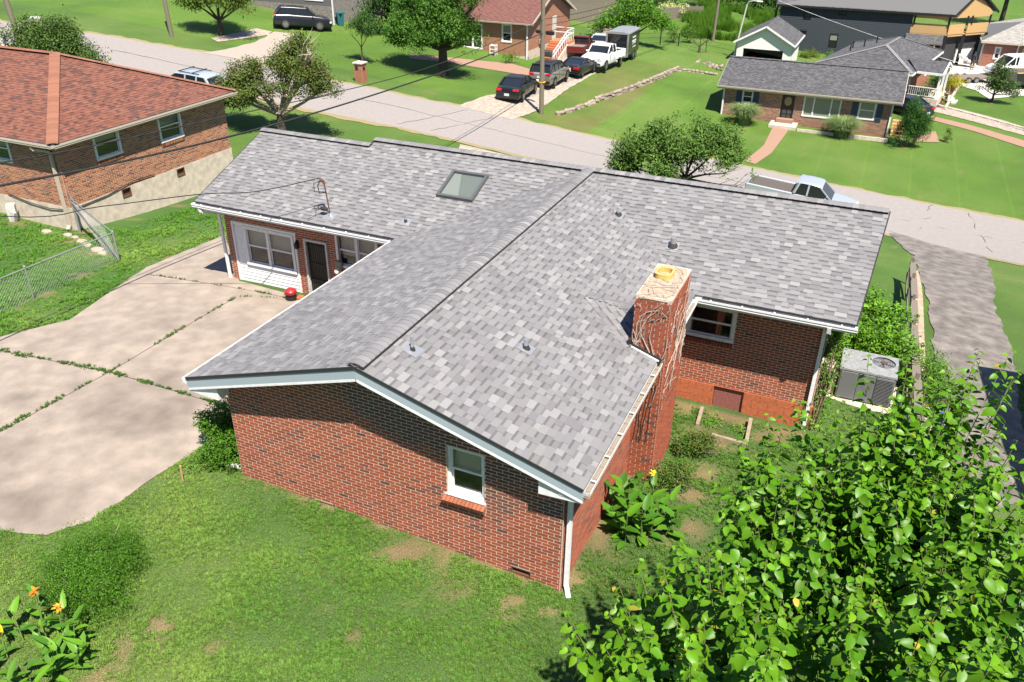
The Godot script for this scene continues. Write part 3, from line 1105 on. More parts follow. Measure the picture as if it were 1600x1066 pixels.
	brick_wall(h, fr(Vector3(7.35, 0, 0), Vector3(0, 0, -1)), PackedVector2Array([Vector2(8.876, -3.0), Vector2(15.4, -3.0), Vector2(15.4, 2.27), Vector2(11.9, 3.6), Vector2(8.876, 2.4)]), [], red_brick)
	brick_wall(h, fr(Vector3(-11.0, 0, 0), Vector3(0, 0, 1)), PackedVector2Array([Vector2(-15.0, -2.5), Vector2(-8.876, -2.5), Vector2(-8.876, 2.4), Vector2(-11.68, 3.5), Vector2(-15.0, 2.27)]), [], red_brick)
	brick_wall(h, fr(Vector3(0, 0, -15.4), Vector3(-1, 0, 0)), PackedVector2Array([Vector2(-7.35, -3.0), Vector2(10.75, -3.0), Vector2(10.75, 2.27), Vector2(-7.35, 2.27)]), [], red_brick)
	# painted block foundation with the crawl-space hatch
	var hatch := Rect2(4.88, -1.4, 0.78, 1.05)
	var fo := part(h, "foundation", wall_mesh(Transform3D(B.basis, Vector3(0, 0, -8.845)), PackedVector2Array([Vector2(3.77, -2.0), Vector2(7.38, -2.0), Vector2(7.38, -0.335), Vector2(3.77, -0.335)]), [hatch]).mesh(), mat("orange_joint", Color(0.36, 0.10, 0.042), 0.9))
	var bx: Array[Transform3D] = []
	var bc := PackedColorArray()
	lay_bricks(Transform3D(B.basis, Vector3(0, -0.34, -8.845)), PackedVector2Array([Vector2(3.77, -1.4), Vector2(7.38, -1.4), Vector2(7.38, 0.0), Vector2(3.77, 0.0)]), [Rect2(4.88, -1.4, 0.78, 1.4)], func(_p): return vary(Color.WHITE, 0.06), bx, bc, 0.206, 0.42, 0.008)
	for i in bx.size():
		part(fo, "block", tinted(brick_unit, bc[i]), M.orange_paint, bx[i].translated(Vector3(0, 0, 0.004)))
	b = MB.new()
	b.box(Vector3(5.28, -0.84, -8.92), Vector3(0.775, 1.0, 0.03))
	part(h, "crawlspace_hatch", b.mesh(), M.hatch_paint)
	# gable window, its brick sill and the crawl-space vents
	window_unit(h, F, win, {"real": true, "upper": M.curtain, "casing": 0.06, "proud": -0.045, "back": -0.13, "frame": M.white_paint, "blind_to": 1.72})
	b = MB.new()
	b.box(Vector3(1.86, 1.285, -0.37), Vector3(0.80, 0.03, 0.16), Basis(Vector3.RIGHT, 0.25))
	part(h, "window_ledge", b.mesh(), M.white_paint)
	var sill := part(h, "window_sill", transformed(flat_box(1.84, 1.175, 0.86, 0.18, -0.34, 0.05), fr(Vector3.ZERO, Vector3.RIGHT)), M.mortar)
	for k in 11:
		b = MB.new()
		b.col = vary(Color(0.36, 0.115, 0.06), 0.15, 0.08)
		b.box(Vector3(1.445 + k * 0.079, 1.175, -0.312), Vector3(0.067, 0.115, 0.21), Basis(Vector3.RIGHT, 0.35))
		part(sill, "brick", b.mesh(), M.brick)
	for r in [vent_a, vent_b]:
		b = MB.new()
		var c: Vector2 = r.get_center()
		for s in [-1, 1]:
			b.box(Vector3(c.x, c.y + s * 0.063, -0.345), Vector3(0.40, 0.02, 0.07))
			b.box(Vector3(c.x + s * 0.19, c.y, -0.345), Vector3(0.02, 0.105, 0.07))
		var vn := part(h, "crawlspace_vent", b.mesh(), M.rust)
		b = MB.new()
		b.box(Vector3(c.x, c.y, -0.40), Vector3(0.36, 0.105, 0.01))
		part(vn, "mesh_screen", b.mesh(), M.black_metal)
		for k in 9:
			b = MB.new()
			b.box(Vector3(c.x - 0.16 + k * 0.04, c.y, -0.385), Vector3(0.006, 0.105, 0.006))
			part(vn, "screen_bar", b.mesh(), M.galvanised)
	# back windows
	window_unit(h, B, win3, {"real": true, "upper": M.curtain, "casing": 0.085, "blind_to": 9.0})
	var sl := part(h, "window_sill", transformed(flat_box(4.59, 1.06, 1.27, 0.13, 0.0, 0.04), B.translated(Vector3(-0.03, -0.14, 0))), M.mortar)
	for k in 16:
		b = MB.new()
		b.col = vary(Color(0.22, 0.06, 0.036), 0.2, 0.08)
		b.box(Vector3(3.97 + k * 0.0785, 0.925, -8.835), Vector3(0.066, 0.125, 0.075), Basis(Vector3.RIGHT, 0.3))
		part(sl, "brick", b.mesh(), M.brick)
	window_unit(h, B, win2, {"real": true, "upper": M.blind, "casing": 0.09, "mullions": [-6.05], "blind_to": 1.25})
	# sided bay with the paired window
	var wr := Rect2(-10.29, 0.30, 1.92, 1.32)
	var sd := part(h, "siding_panel", wall_mesh(Transform3D(B.basis, Vector3(0, 0, -8.89)), PackedVector2Array([Vector2(-10.745, -0.8), Vector2(-8.265, -0.8), Vector2(-8.265, 1.70), Vector2(-10.745, 1.70)]), [wr], 0.15).mesh(), M.white_siding)
	for k in 18:
		var y := -0.40 + k * 0.118
		for s in ([[-10.68, -8.335]] if y < 0.26 else ([[-10.68, -10.295]] if y < 1.60 else [])):
			if s[1] - s[0] < 0.05:
				continue
			b = MB.new()
			b.box(Vector3((s[0] + s[1]) / 2, y, -8.878), Vector3(s[1] - s[0], 0.119, 0.012), Basis(Vector3.RIGHT, -0.14))
			part(sd, "slat", b.mesh(), M.white_paint)
	b = MB.new()
	b.box(Vector3(-10.71, 0.65, -8.86), Vector3(0.07, 2.12, 0.05))
	b.box(Vector3(-8.3, 0.65, -8.86), Vector3(0.07, 2.12, 0.05))
	b.box(Vector3(-9.505, 1.67, -8.86), Vector3(2.34, 0.07, 0.05))
	part(h, "siding_trim", b.mesh(), M.white_paint)
	window_unit(h, Transform3D(B.basis, Vector3(0, 0, -8.87)), wr, {"real": true, "upper": M.blind, "casing": 0.09, "mullions": [-9.38], "blind_to": 0.95, "proud": 0.035})
	# door behind its iron security grille
	b = MB.new()
	b.box(Vector3(-7.94, 0.58, -8.88), Vector3(0.06, 2.0, 0.12))
	b.box(Vector3(-7.15, 0.58, -8.88), Vector3(0.06, 2.0, 0.12))
	b.box(Vector3(-7.545, 1.55, -8.88), Vector3(0.73, 0.06, 0.12))
	part(h, "door_frame", b.mesh(), M.old_white)
	b = MB.new()
	b.box(Vector3(-7.545, 0.55, -8.96), Vector3(0.74, 1.94, 0.03))
	var dr := part(h, "door", b.mesh(), mat("dark_door", Color(0.03, 0.028, 0.026), 0.5))
	for k in 9:
		b = MB.new()
		b.box(Vector3(-7.865 + k * 0.08, 0.55, -8.89), Vector3(0.016, 1.9, 0.016))
		part(dr, "grille_bar", b.mesh(), M.black_metal)
	for y in [-0.2, 0.35, 0.9, 1.5]:
		b = MB.new()
		b.box(Vector3(-7.545, y - 0.13, -8.888), Vector3(0.72, 0.03, 0.02))
		part(dr, "grille_rail", b.mesh(), M.black_metal)
	b = MB.new()
	b.bevel_box(Vector3(-8.215, 1.32, -8.78), Vector3(0.13, 0.2, 0.13), 0.03)
	b.box(Vector3(-8.215, 1.45, -8.815), Vector3(0.05, 0.05, 0.11))
	part(h, "wall_lantern", b.mesh(), M.black_metal)
	# electricity meter with its conduit, and the service mast on the roof
	b = MB.new()
	b.rod(Vector3(-6.695, 2.2, -8.81), Vector3(-6.695, 1.12, -8.81), 0.03)
	part(h, "conduit", b.mesh(), M.galvanised)
	b = MB.new()
	b.bevel_box(Vector3(-6.695, 0.9, -8.79), Vector3(0.24, 0.38, 0.13), 0.02)
	var mt := part(h, "meter_box", b.mesh(), mat("tan_metal", Color(0.22, 0.19, 0.14), 0.6))
	b = MB.new()
	b.rod(Vector3(-6.695, 0.81, -8.725), Vector3(-6.695, 0.81, -8.62), 0.085, 14, 0.075)
	part(mt, "meter_dial", b.mesh(0.6), M.lamp_glass)
	b = MB.new()
	b.rod(Vector3(-6.6, 2.55, -8.50), Vector3(-6.72, 3.62, -8.50), 0.02)
	b.tube(PackedVector3Array([Vector3(-6.72, 3.58, -8.50), Vector3(-6.74, 3.68, -8.50), Vector3(-6.79, 3.71, -8.47), Vector3(-6.84, 3.67, -8.45)]), PackedFloat32Array([0.026, 0.04, 0.045, 0.035]), 8)
	var ms := part(h, "service_mast", b.mesh(0.5), M.rust)
	b = MB.new()
	b.rod(Vector3(-6.6, 2.60, -8.50), Vector3(-6.6, 2.74, -8.50), 0.10, 12, 0.04)
	b.box(Vector3(-6.6, 2.655, -8.45), Vector3(0.38, 0.012, 0.34), Basis(Vector3.RIGHT, 0.36))
	part(ms, "flashing", b.mesh(), M.galvanised)
	b = MB.new()
	b.tube(PackedVector3Array([Vector3(-6.83, 3.66, -8.44), Vector3(-6.88, 3.55, -8.4), Vector3(-6.86, 3.32, -8.42), Vector3(-6.66, 3.36, -8.48)]), PackedFloat32Array([0.016]), 5)
	b.tube(PackedVector3Array([Vector3(-6.82, 3.67, -8.44), Vector3(-6.98, 3.62, -8.36), Vector3(-7.0, 3.36, -8.38), Vector3(-6.66, 3.38, -8.48)]), PackedFloat32Array([0.014]), 5)
	b.bevel_box(Vector3(-6.78, 2.86, -8.45), Vector3(0.24, 0.10, 0.12), 0.03)
	b.tube(PackedVector3Array([Vector3(-6.85, 2.86, -8.4), Vector3(-7.0, 2.80, -8.35), Vector3(-6.98, 2.68, -8.3), Vector3(-7.15, 2.58, -8.12)]), PackedFloat32Array([0.012]), 5)
	part(ms, "cable", b.mesh(), M.dark_seal)
	# skylight
	var k2 := 1.47 / 3.873
	var sk := fr(Vector3(-3.28, 3.40, -10.47), Vector3.RIGHT, Vector3(0, k2, -1))
	b = MB.new()
	var sw := 1.16
	var sh := 1.2
	for s in [-1, 1]:
		b.box(Vector3(s * (sw / 2 - 0.04), 0, 0.05), Vector3(0.08, sh, 0.13))
		b.box(Vector3(0, s * (sh / 2 - 0.04), 0.05), Vector3(sw - 0.164, 0.08, 0.13))
	var sky := part(h, "skylight", transformed(b, sk), mat("skylight_frame", Color(0.13, 0.135, 0.135), 0.4, 0.5))
	b = MB.new()
	b.box(Vector3(0, 0, 0.085), Vector3(sw - 0.16, sh - 0.16, 0.012))
	part(sky, "pane", transformed(b, sk), M.glass)
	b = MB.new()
	b.prism(PackedVector2Array([Vector2(-0.5, -0.52), Vector2(0.08, -0.52), Vector2(-0.28, 0.52), Vector2(-0.5, 0.52)]), 0.028, 0.032)  # paler wedge: light in the shaft, put into a flat sheet's colour
	b.col = Color(0.62, 0.64, 0.62)  # rest of the sheet darkened, the shaded side painted in
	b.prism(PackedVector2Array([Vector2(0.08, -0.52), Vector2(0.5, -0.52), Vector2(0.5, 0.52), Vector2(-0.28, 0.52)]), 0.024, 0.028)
	part(sky, "painted_shaft_light", transformed(b, sk), mat("shaft", Color(0.25, 0.285, 0.235), 0.8))
	# plumbing vents
	for p in [[0.55, 3.80, -0.88, 0.30, 0.03], [2.03, 3.275, -2.66, 0.22, 0.045], [1.56, 3.44, -10.1, 0.14, 0.06], [-4.23, 2.75, -8.75, 0.24, 0.03], [3.23, 3.05, -9.55, 0.24, 0.075]]:
		b = MB.new()
		var base := Vector3(p[0], p[1], p[2])
		b.rod(base - Vector3(0, 0.05, 0), base + Vector3(0, p[3], 0), p[4], 10)
		var vt := part(h, "roof_vent", b.mesh(0.5), M.galvanised)
		b = MB.new()
		var nn := Vector3(1.47, 4.12, 0).normalized() if p[2] > -4.0 else Vector3(0, 3.873, 1.47).normalized()
		var g := fr(base + nn * 0.022, nn.cross(Vector3.RIGHT if absf(nn.x) < 0.1 else Vector3.BACK), nn)
		b.box(Vector3.ZERO, Vector3(0.3, 0.01, 0.3))
		part(vt, "flashing", transformed(b, g), M.galvanised)
		b = MB.new()
		b.rod(base, base + Vector3(0, 0.09, 0), p[4] * 2.0, 10, p[4] * 1.15)
		part(vt, "boot", b.mesh(0.5), M.dark_seal)
	# gutters and downspouts
	gutter(h, Vector3(4.2, 2.46, 0.0), Vector3(4.2, 2.46, -4.63), Vector3.RIGHT, M.old_white, true)
	gutter(h, Vector3(-4.2, 2.46, 0.0), Vector3(-4.2, 2.46, -7.95), Vector3.LEFT, M.white_paint, true, false)
	gutter(h, Vector3(-11.4, 2.46, -8.1), Vector3(-4.35, 2.46, -8.1), Vector3.BACK, M.white_paint, true)
	gutter(h, Vector3(4.25, 2.46, -8.1), Vector3(7.95, 2.46, -8.1), Vector3.BACK, M.white_paint, true)
	downspout(h, PackedVector3Array([Vector3(3.86, 2.34, -0.42), Vector3(3.86, -0.18, -0.42), Vector3(3.98, -0.26, -0.22)]), M.white_paint, 0.085)
	downspout(h, PackedVector3Array([Vector3(-11.2, 2.36, -8.05), Vector3(-11.1, 2.2, -8.06), Vector3(-11.095, 1.95, -8.76), Vector3(-11.075, -0.33, -8.78)]), M.white_paint, 0.085)
	var shoe := MB.new()
	shoe.rod(Vector3(-11.075, -0.35, -8.78), Vector3(-11.035, -0.47, -8.66), 0.07, 8)
	part(h, "downspout_shoe", shoe.mesh(), M.orange_paint)
	downspout(h, PackedVector3Array([Vector3(7.35, 2.36, -8.02), Vector3(7.36, 2.2, -8.05), Vector3(7.27, 2., -8.79), Vector3(7.27, -1.14, -8.79), Vector3(7.25, -1.19, -8.61)]), M.white_paint, 0.09)
	b = MB.new()
	b.rod(Vector3(-3.62, 0.16, -0.42), Vector3(-3.98, 0.14, -0.40), 0.055, 10)
	part(h, "drain_pipe", b.mesh(0.5), M.old_white)
	# chimney
	var ch := MB.new()
	ch.box(Vector3(3.975, 1.3, -5.525), Vector3(0.738, 5.2, 1.738))
	var chim := part(h, "chimney", ch.mesh(), M.mortar)
	var cx: Array[Transform3D] = []
	var cc := PackedColorArray()
	for s in [[fr(Vector3(0, 0, -4.65), Vector3.RIGHT), 3.6, 4.35], [fr(Vector3(4.35, 0, 0), Vector3(0, 0, -1)), 4.65, 6.4], [fr(Vector3(3.6, 0, 0), Vector3(0, 0, 1)), -6.4, -4.65], [fr(Vector3(0, 0, -6.4), Vector3(-1, 0, 0)), -4.35, -3.6]]:
		lay_bricks(s[0], PackedVector2Array([Vector2(s[1], -1.2), Vector2(s[2], -1.2), Vector2(s[2], 3.84), Vector2(s[1], 3.84)]), [], red_brick, cx, cc)
	finish_pieces(chim, "brick", cx, cc, 0, brick_unit, M.brick, Transform3D.IDENTITY)
	# rough mortar cap with the flue
	b = MB.new()
	var rings := []
	for k in 3:
		var q := PackedVector3Array()
		for a in 28:
			var g := TAU * a / 28
			var sq := 1.0 / maxf(absf(cos(g)), absf(sin(g)))
			var nz := 1.0 + fine_noise.get_noise_2d(a * 40.0, k * 200.0) * 0.03
			var s: float = [1.01, 1.02, 0.93][k]
			q.append(Vector3(3.975 - cos(g) * sq * 0.372 * s * nz, [3.84, 3.87, 3.905][k] + rng.randf_range(-0.006, 0.006), -5.525 + sin(g) * sq * 0.872 * s * nz))
		rings.append(q)
	b.loft(rings)
	part(chim, "chimney_cap", b.mesh(0.7), mat("cap_mortar", Color(0.42, 0.335, 0.25), 0.95, 0, noise_tex(0.02, 6, 0.7, 1.0, 71), 0.8, noise_tex(0.03, 4, 0, 1, 72, 512, true, 5.0), 0.4))
	b = MB.new()
	var fl2 := []
	for k in 4:
		var q := PackedVector3Array()
		var rad: float = [0.185, 0.185, 0.145, 0.145][k]
		for a in 16:
			var g := TAU * a / 16
			var sq := pow(pow(absf(cos(g)), 5.0) + pow(absf(sin(g)), 5.0), -0.2)
			q.append(Vector3(3.90 - cos(g) * sq * rad, [3.86, 4.02, 4.02, 3.75][k], -5.80 + sin(g) * sq * rad * 1.25))
		fl2.append(q)
	b.loft(fl2)
	part(chim, "flue", b.mesh(0.4), mat("flue_clay", Color(0.60, 0.44, 0.13), 0.7, 0, M.concrete.albedo_texture, 0.8))
	# flashing where the chimney meets the roof and the end of the eave
	b = MB.new()
	b.bar(Vector3(3.57, 2.80, -4.55), Vector3(3.57, 2.80, -6.5), 0.05, 0.18)
	b.box(Vector3(3.95, 2.60, -4.615), Vector3(0.7, 0.16, 0.05), Basis(Vector3.BACK, -0.34))
	part(chim, "flashing", b.mesh(), M.dark_seal)
	b = MB.new()
	b.bar(Vector3(3.55, 2.76, -4.575), Vector3(4.24, 2.52, -4.575), 0.02, 0.03)
	part(h, "eave_trim", b.mesh(), M.white_paint)
	# far side of the chimney: the short remaining eave
	gutter(h, Vector3(4.2, 2.46, -6.45), Vector3(4.2, 2.46, -7.95), Vector3.RIGHT, M.white_paint, true, false)


func chimney_vine() -> void:
	var b := MB.new()
	var r := RandomNumberGenerator.new()
	r.seed = 91
	# stems climb the front and right faces and wander over the cap
	for k in 34:
		var face := k % 2
		var s := r.randf()
		var y := r.randf_range(1.2, 2.9)
		var p := PackedVector3Array()
		var rad := PackedFloat32Array()
		var d := r.randf_range(-0.9, 0.9)
		var w := r.randf_range(0.008, 0.017)
		for i in 14:
			var at: Vector3
			if face == 0:
				at = Vector3(3.6 + clampf(s, 0.0, 1.0) * 0.75, y, -4.635 + r.randf_range(0.0, 0.02))
			else:
				at = Vector3(4.365 + r.randf_range(0.0, 0.02), y, -4.65 - clampf(s, 0.0, 1.0) * 1.75)
			if y > 3.86:
				at.y = 3.92
				at -= Vector3(0.2, 0, 0.4) * (y - 3.86) if face == 0 else Vector3(0.7, 0, 0.15) * (y - 3.86)
			p.append(at)
			rad.append(w * (1.0 - i / 20.0))
			d += r.randf_range(-0.45, 0.45)
			s += sin(d) * (0.11 if face == 0 else 0.05)
			y += 0.11 * maxf(0.15, cos(d))
			if s < -0.05 or s > 1.05:
				break
		if p.size() > 2:
			b.tube(p, rad, 5)
	for k in 70:
		var face := k % 2
		var s := r.randf()
		var y := r.randf_range(1.7, 3.9)
		var p := PackedVector3Array()
		var a := r.randf() * TAU
		for i in 5:
			var cs := clampf(s, 0.0, 1.0)
			p.append(Vector3(3.6 + cs * 0.75, y, -4.63 + r.randf_range(0.0, 0.03)) if face == 0 else Vector3(4.37 + r.randf_range(0, 0.03), y, -4.65 - cs * 1.75))
			a += r.randf_range(-0.5, 0.5)
			s += cos(a) * 0.05
			y = minf(y + sin(a) * 0.07, 3.93)
		b.tube(p, PackedFloat32Array([0.006, 0.006, 0.005, 0.004, 0.003]), 4)
	for k in 26:
		var p := PackedVector3Array()
		var at := Vector3(r.randf_range(3.65, 4.3), 3.925, r.randf_range(-6.3, -4.7))
		var a := r.randf() * TAU
		for i in 7:
			p.append(at)
			a += r.randf_range(-0.6, 0.6)
			at += Vector3(cos(a), 0, sin(a)) * 0.08
			at = Vector3(clampf(at.x, 3.62, 4.34), 3.925, clampf(at.z, -6.35, -4.66))
		b.tube(p, PackedFloat32Array([0.008, 0.007, 0.006, 0.005, 0.004]), 4)
	solo("dried_vine", "leafless dried vine clinging to the brick chimney and its cap", "vine", b.mesh(), M.vine_wood)
	b = MB.new()
	for k in 5:
		var p := PackedVector3Array()
		var at := Vector3(3.95 + k * 0.07, 1.9, -4.63)
		for i in 12:
			p.append(at)
			at += Vector3(r.randf_range(-0.03, 0.015), -0.14, 0.0)
		b.tube(p, PackedFloat32Array([0.014, 0.011, 0.008]), 4)
	solo("dead_creeper", "dark dead creeper stems hanging down the lower chimney brickwork", "vine", b.mesh(), mat("dark_stem", Color(0.05, 0.035, 0.03), 0.9))


# ---------------------------------------------------------------- plants
func leaf_shape(b: MB, at: Transform3D, l: float, w: float, fold: float, droop: float, c: Color, steps := 4) -> void:
	# a blade with a midrib, widest near its base: at.basis.z points along it, y is its upper face
	var prof := [0.05, 0.85, 1.0, 0.72, 0.0] if steps == 4 else ([0.1, 1.0, 0.0] if steps == 2 else [0.08, 1.0, 0.8, 0.0])
	var n := prof.size() - 1
	var last: Array = []
	for i in n + 1:
		var t := float(i) / n
		var z: float = l * (t if steps != 4 else [0.0, 0.16, 0.42, 0.74, 1.0][i])
		var y := -droop * t * t * l
		var hw: float = prof[i] * w * 0.5
		var cur := [at * Vector3(-hw, y + fold * hw, z), at * Vector3(0, y, z), at * Vector3(hw, y + fold * hw, z)]
		if i > 0:
			b.col = c
			b.quad(last[0], cur[0], cur[1], last[1])
			b.col = c * 1.06
			b.quad(last[1], cur[1], cur[2], last[2])
		last = cur


func rand_dir(r: RandomNumberGenerator) -> Vector3:
	var z := r.randf_range(-1, 1)
	var a := r.randf() * TAU
	var s := sqrt(1 - z * z)
	return Vector3(cos(a) * s, z, sin(a) * s)


func looking(dir: Vector3, up: Vector3) -> Basis:   # z along dir
	var z := dir.normalized()
	var x := up.cross(z)
	if x.length() < 0.05:
		x = Vector3.RIGHT.cross(z)
	x = x.normalized()
	return Basis(x, z.cross(x), z)


func spray(s: int, count: int, spread: float, l: float, w: float) -> ArrayMesh:
	var r := RandomNumberGenerator.new()
	r.seed = s
	var b := MB.new()
	for i in count:
		var d := rand_dir(r)
		d.y = d.y * 0.6
		var p := d * spread * sqrt(r.randf())
		var up := (Vector3.UP + rand_dir(r) * 0.7).normalized()
		var k := r.randf_range(0.8, 1.15)
		leaf_shape(b, Transform3D(looking(d + Vector3(0, -0.25, 0) + rand_dir(r) * 0.5, up), p), l * r.randf_range(0.7, 1.2), w * r.randf_range(0.8, 1.15), 0.2, 0.25, Color(k, k, k), 2)
	return b.mesh()


var spray_cache := {}


func get_spray(l: float, count: int, spread: float, slim: float) -> ArrayMesh:
	var key := "%.3f %d %.2f %.2f" % [l, count, spread, slim]
	if not spray_cache.has(key):
		spray_cache[key] = spray(hash(key) % 1000, count, spread, l, l * slim)
	return spray_cache[key]


# Crown of leaf sprays through a set of blobs [x, y, z, radius, (squash)] relative to `at`.
func crown(root: Node3D, blobs: Array, density: float, leaf: float, tones: Array, o := {}) -> void:
	var xs: Array[Transform3D] = []
	var cols := PackedColorArray()
	var r := RandomNumberGenerator.new()
	r.seed = int(o.get("seed", 5))
	var gap: float = o.get("gap", -0.15)
	var shell: float = o.get("shell", 0.45)
	for bl in blobs:
		var rad: float = bl[3]
		var sq: float = bl[4] if bl.size() > 4 else 0.8
		var n := int(density * rad * rad * rad * 4.19 * sq)
		for i in n:
			var d := rand_dir(r)
			var q := pow(r.randf(), shell)
			var bump := 1.0 + fine_noise.get_noise_3d(d.x * 90 + bl[0] * 50, d.y * 90, d.z * 90 + bl[2] * 50) * 0.85
			var p := Vector3(bl[0], bl[1], bl[2]) + d * rad * q * bump * Vector3(1, sq, 1)
			var nn := fine_noise.get_noise_3d(p.x * 30 + 7 * r.seed, p.y * 30, p.z * 30)
			if nn < gap:
				continue
			var s := r.randf_range(0.75, 1.25)
			xs.append(Transform3D(Basis.from_euler(Vector3(r.randf_range(-0.5, 0.5), r.randf() * TAU, r.randf_range(-0.5, 0.5))).scaled(Vector3.ONE * s), p))
			var c: Color = tones[r.randi() % tones.size()]
			var k := 1.0 + r.randf_range(-0.2, 0.2) + nn * 0.5
			cols.append(Color(c.r * k, c.g * k, c.b * k))
	many(root, o.get("called", "crown"), get_spray(leaf, o.get("leaves", 7), o.get("spread", leaf * 2.2), o.get("slim", 0.55)), M[o.get("leaf_mat", "far_leaf")], xs, cols)


const GREENS := [Color(0.070, 0.155, 0.018), Color(0.085, 0.18, 0.022), Color(0.055, 0.125, 0.017), Color(0.10, 0.195, 0.024)]
const DARK_GREENS := [Color(0.034, 0.092, 0.016), Color(0.044, 0.112, 0.018), Color(0.028, 0.076, 0.014), Color(0.056, 0.13, 0.020)]
const OLIVE := [Color(0.085, 0.135, 0.022), Color(0.068, 0.12, 0.02), Color(0.11, 0.145, 0.028), Color(0.05, 0.095, 0.018), Color(0.13, 0.12, 0.035)]
const BRIGHT := [Color(0.090, 0.22, 0.016), Color(0.11, 0.25, 0.018), Color(0.075, 0.18, 0.016)]


func tree(called: String, label: String, at: Vector3, blobs: Array, trunk_r: float, density: float, leaf: float, tones: Array, o := {}) -> Node3D:
	var root := thing(called, label, o.get("category", "tree"), at, 0.0, o.get("group", ""))
	var r := RandomNumberGenerator.new()
	r.seed = int(o.get("seed", 5)) + 77
	var fork: float = o.get("fork", 1.2)
	var b := MB.new()
	var lean: Vector3 = o.get("lean", Vector3.ZERO)
	b.tube(PackedVector3Array([Vector3(0, -0.3, 0), Vector3(0, 0.15, 0), lean * 0.5 + Vector3(0.02, fork * 0.55, 0), lean + Vector3(0, fork, 0.02)]), PackedFloat32Array([trunk_r * 1.5, trunk_r * 1.15, trunk_r * 0.95, trunk_r * 0.85]), 9)
	part(root, "trunk", b.mesh(0.3), M.bark)
	for bl in blobs:
		b = MB.new()
		var c := Vector3(bl[0], bl[1], bl[2])
		var s := lean + Vector3(0, fork - 0.1, 0)
		if c.y < s.y:
			s.y = maxf(c.y - 0.2, 0.3)
		var m: Vector3 = s.lerp(c, 0.5) + rand_dir(r) * 0.12 * float(bl[3])
		b.tube(PackedVector3Array([s, m, c]), PackedFloat32Array([trunk_r * 0.55, trunk_r * 0.34, trunk_r * 0.16]), 6)
		for k in int(o.get("twigs", 5)):
			var d := rand_dir(r)
			var e := c + Vector3(d.x, absf(d.y) * 0.8, d.z) * float(bl[3]) * r.randf_range(0.7, 1.0 + float(o.get("dead", 0.0)))
			var st: Vector3 = m.lerp(c, r.randf())
			var mid: Vector3 = st.lerp(e, 0.5) + rand_dir(r) * 0.08 * float(bl[3])
			b.tube(PackedVector3Array([st, mid, e]), PackedFloat32Array([trunk_r * 0.14, trunk_r * 0.09, 0.006]), 4)
		part(root, "limb", b.mesh(0.3), M.bark if float(o.get("dead", 0.0)) < 0.2 else M.vine_wood)
	crown(root, blobs, density, leaf, tones, o)
	return root


func shrub(called: String, label: String, at: Vector3, blobs: Array, density: float, leaf: float, tones: Array, o := {}) -> Node3D:
	var root := thing(called, label, o.get("category", "shrub"), at, 0.0, o.get("group", ""))
	var b := MB.new()
	var r := RandomNumberGenerator.new()
	r.seed = int(o.get("seed", 5)) + 31
	for bl in blobs:
		for k in 4:
			var e := Vector3(bl[0], bl[1], bl[2]) + rand_dir(r) * float(bl[3]) * 0.7
			var s := Vector3(bl[0] * 0.4, -0.05, bl[2] * 0.4)
			b.tube(PackedVector3Array([s, s.lerp(e, 0.5) + rand_dir(r) * 0.05, e]), PackedFloat32Array([0.02, 0.014, 0.006]), 4)
	part(root, "stems", b.mesh(), M.twig).set_meta("kind", "stuff")
	o["called"] = "foliage"
	crown(root, blobs, density, leaf, tones, o)
	return root


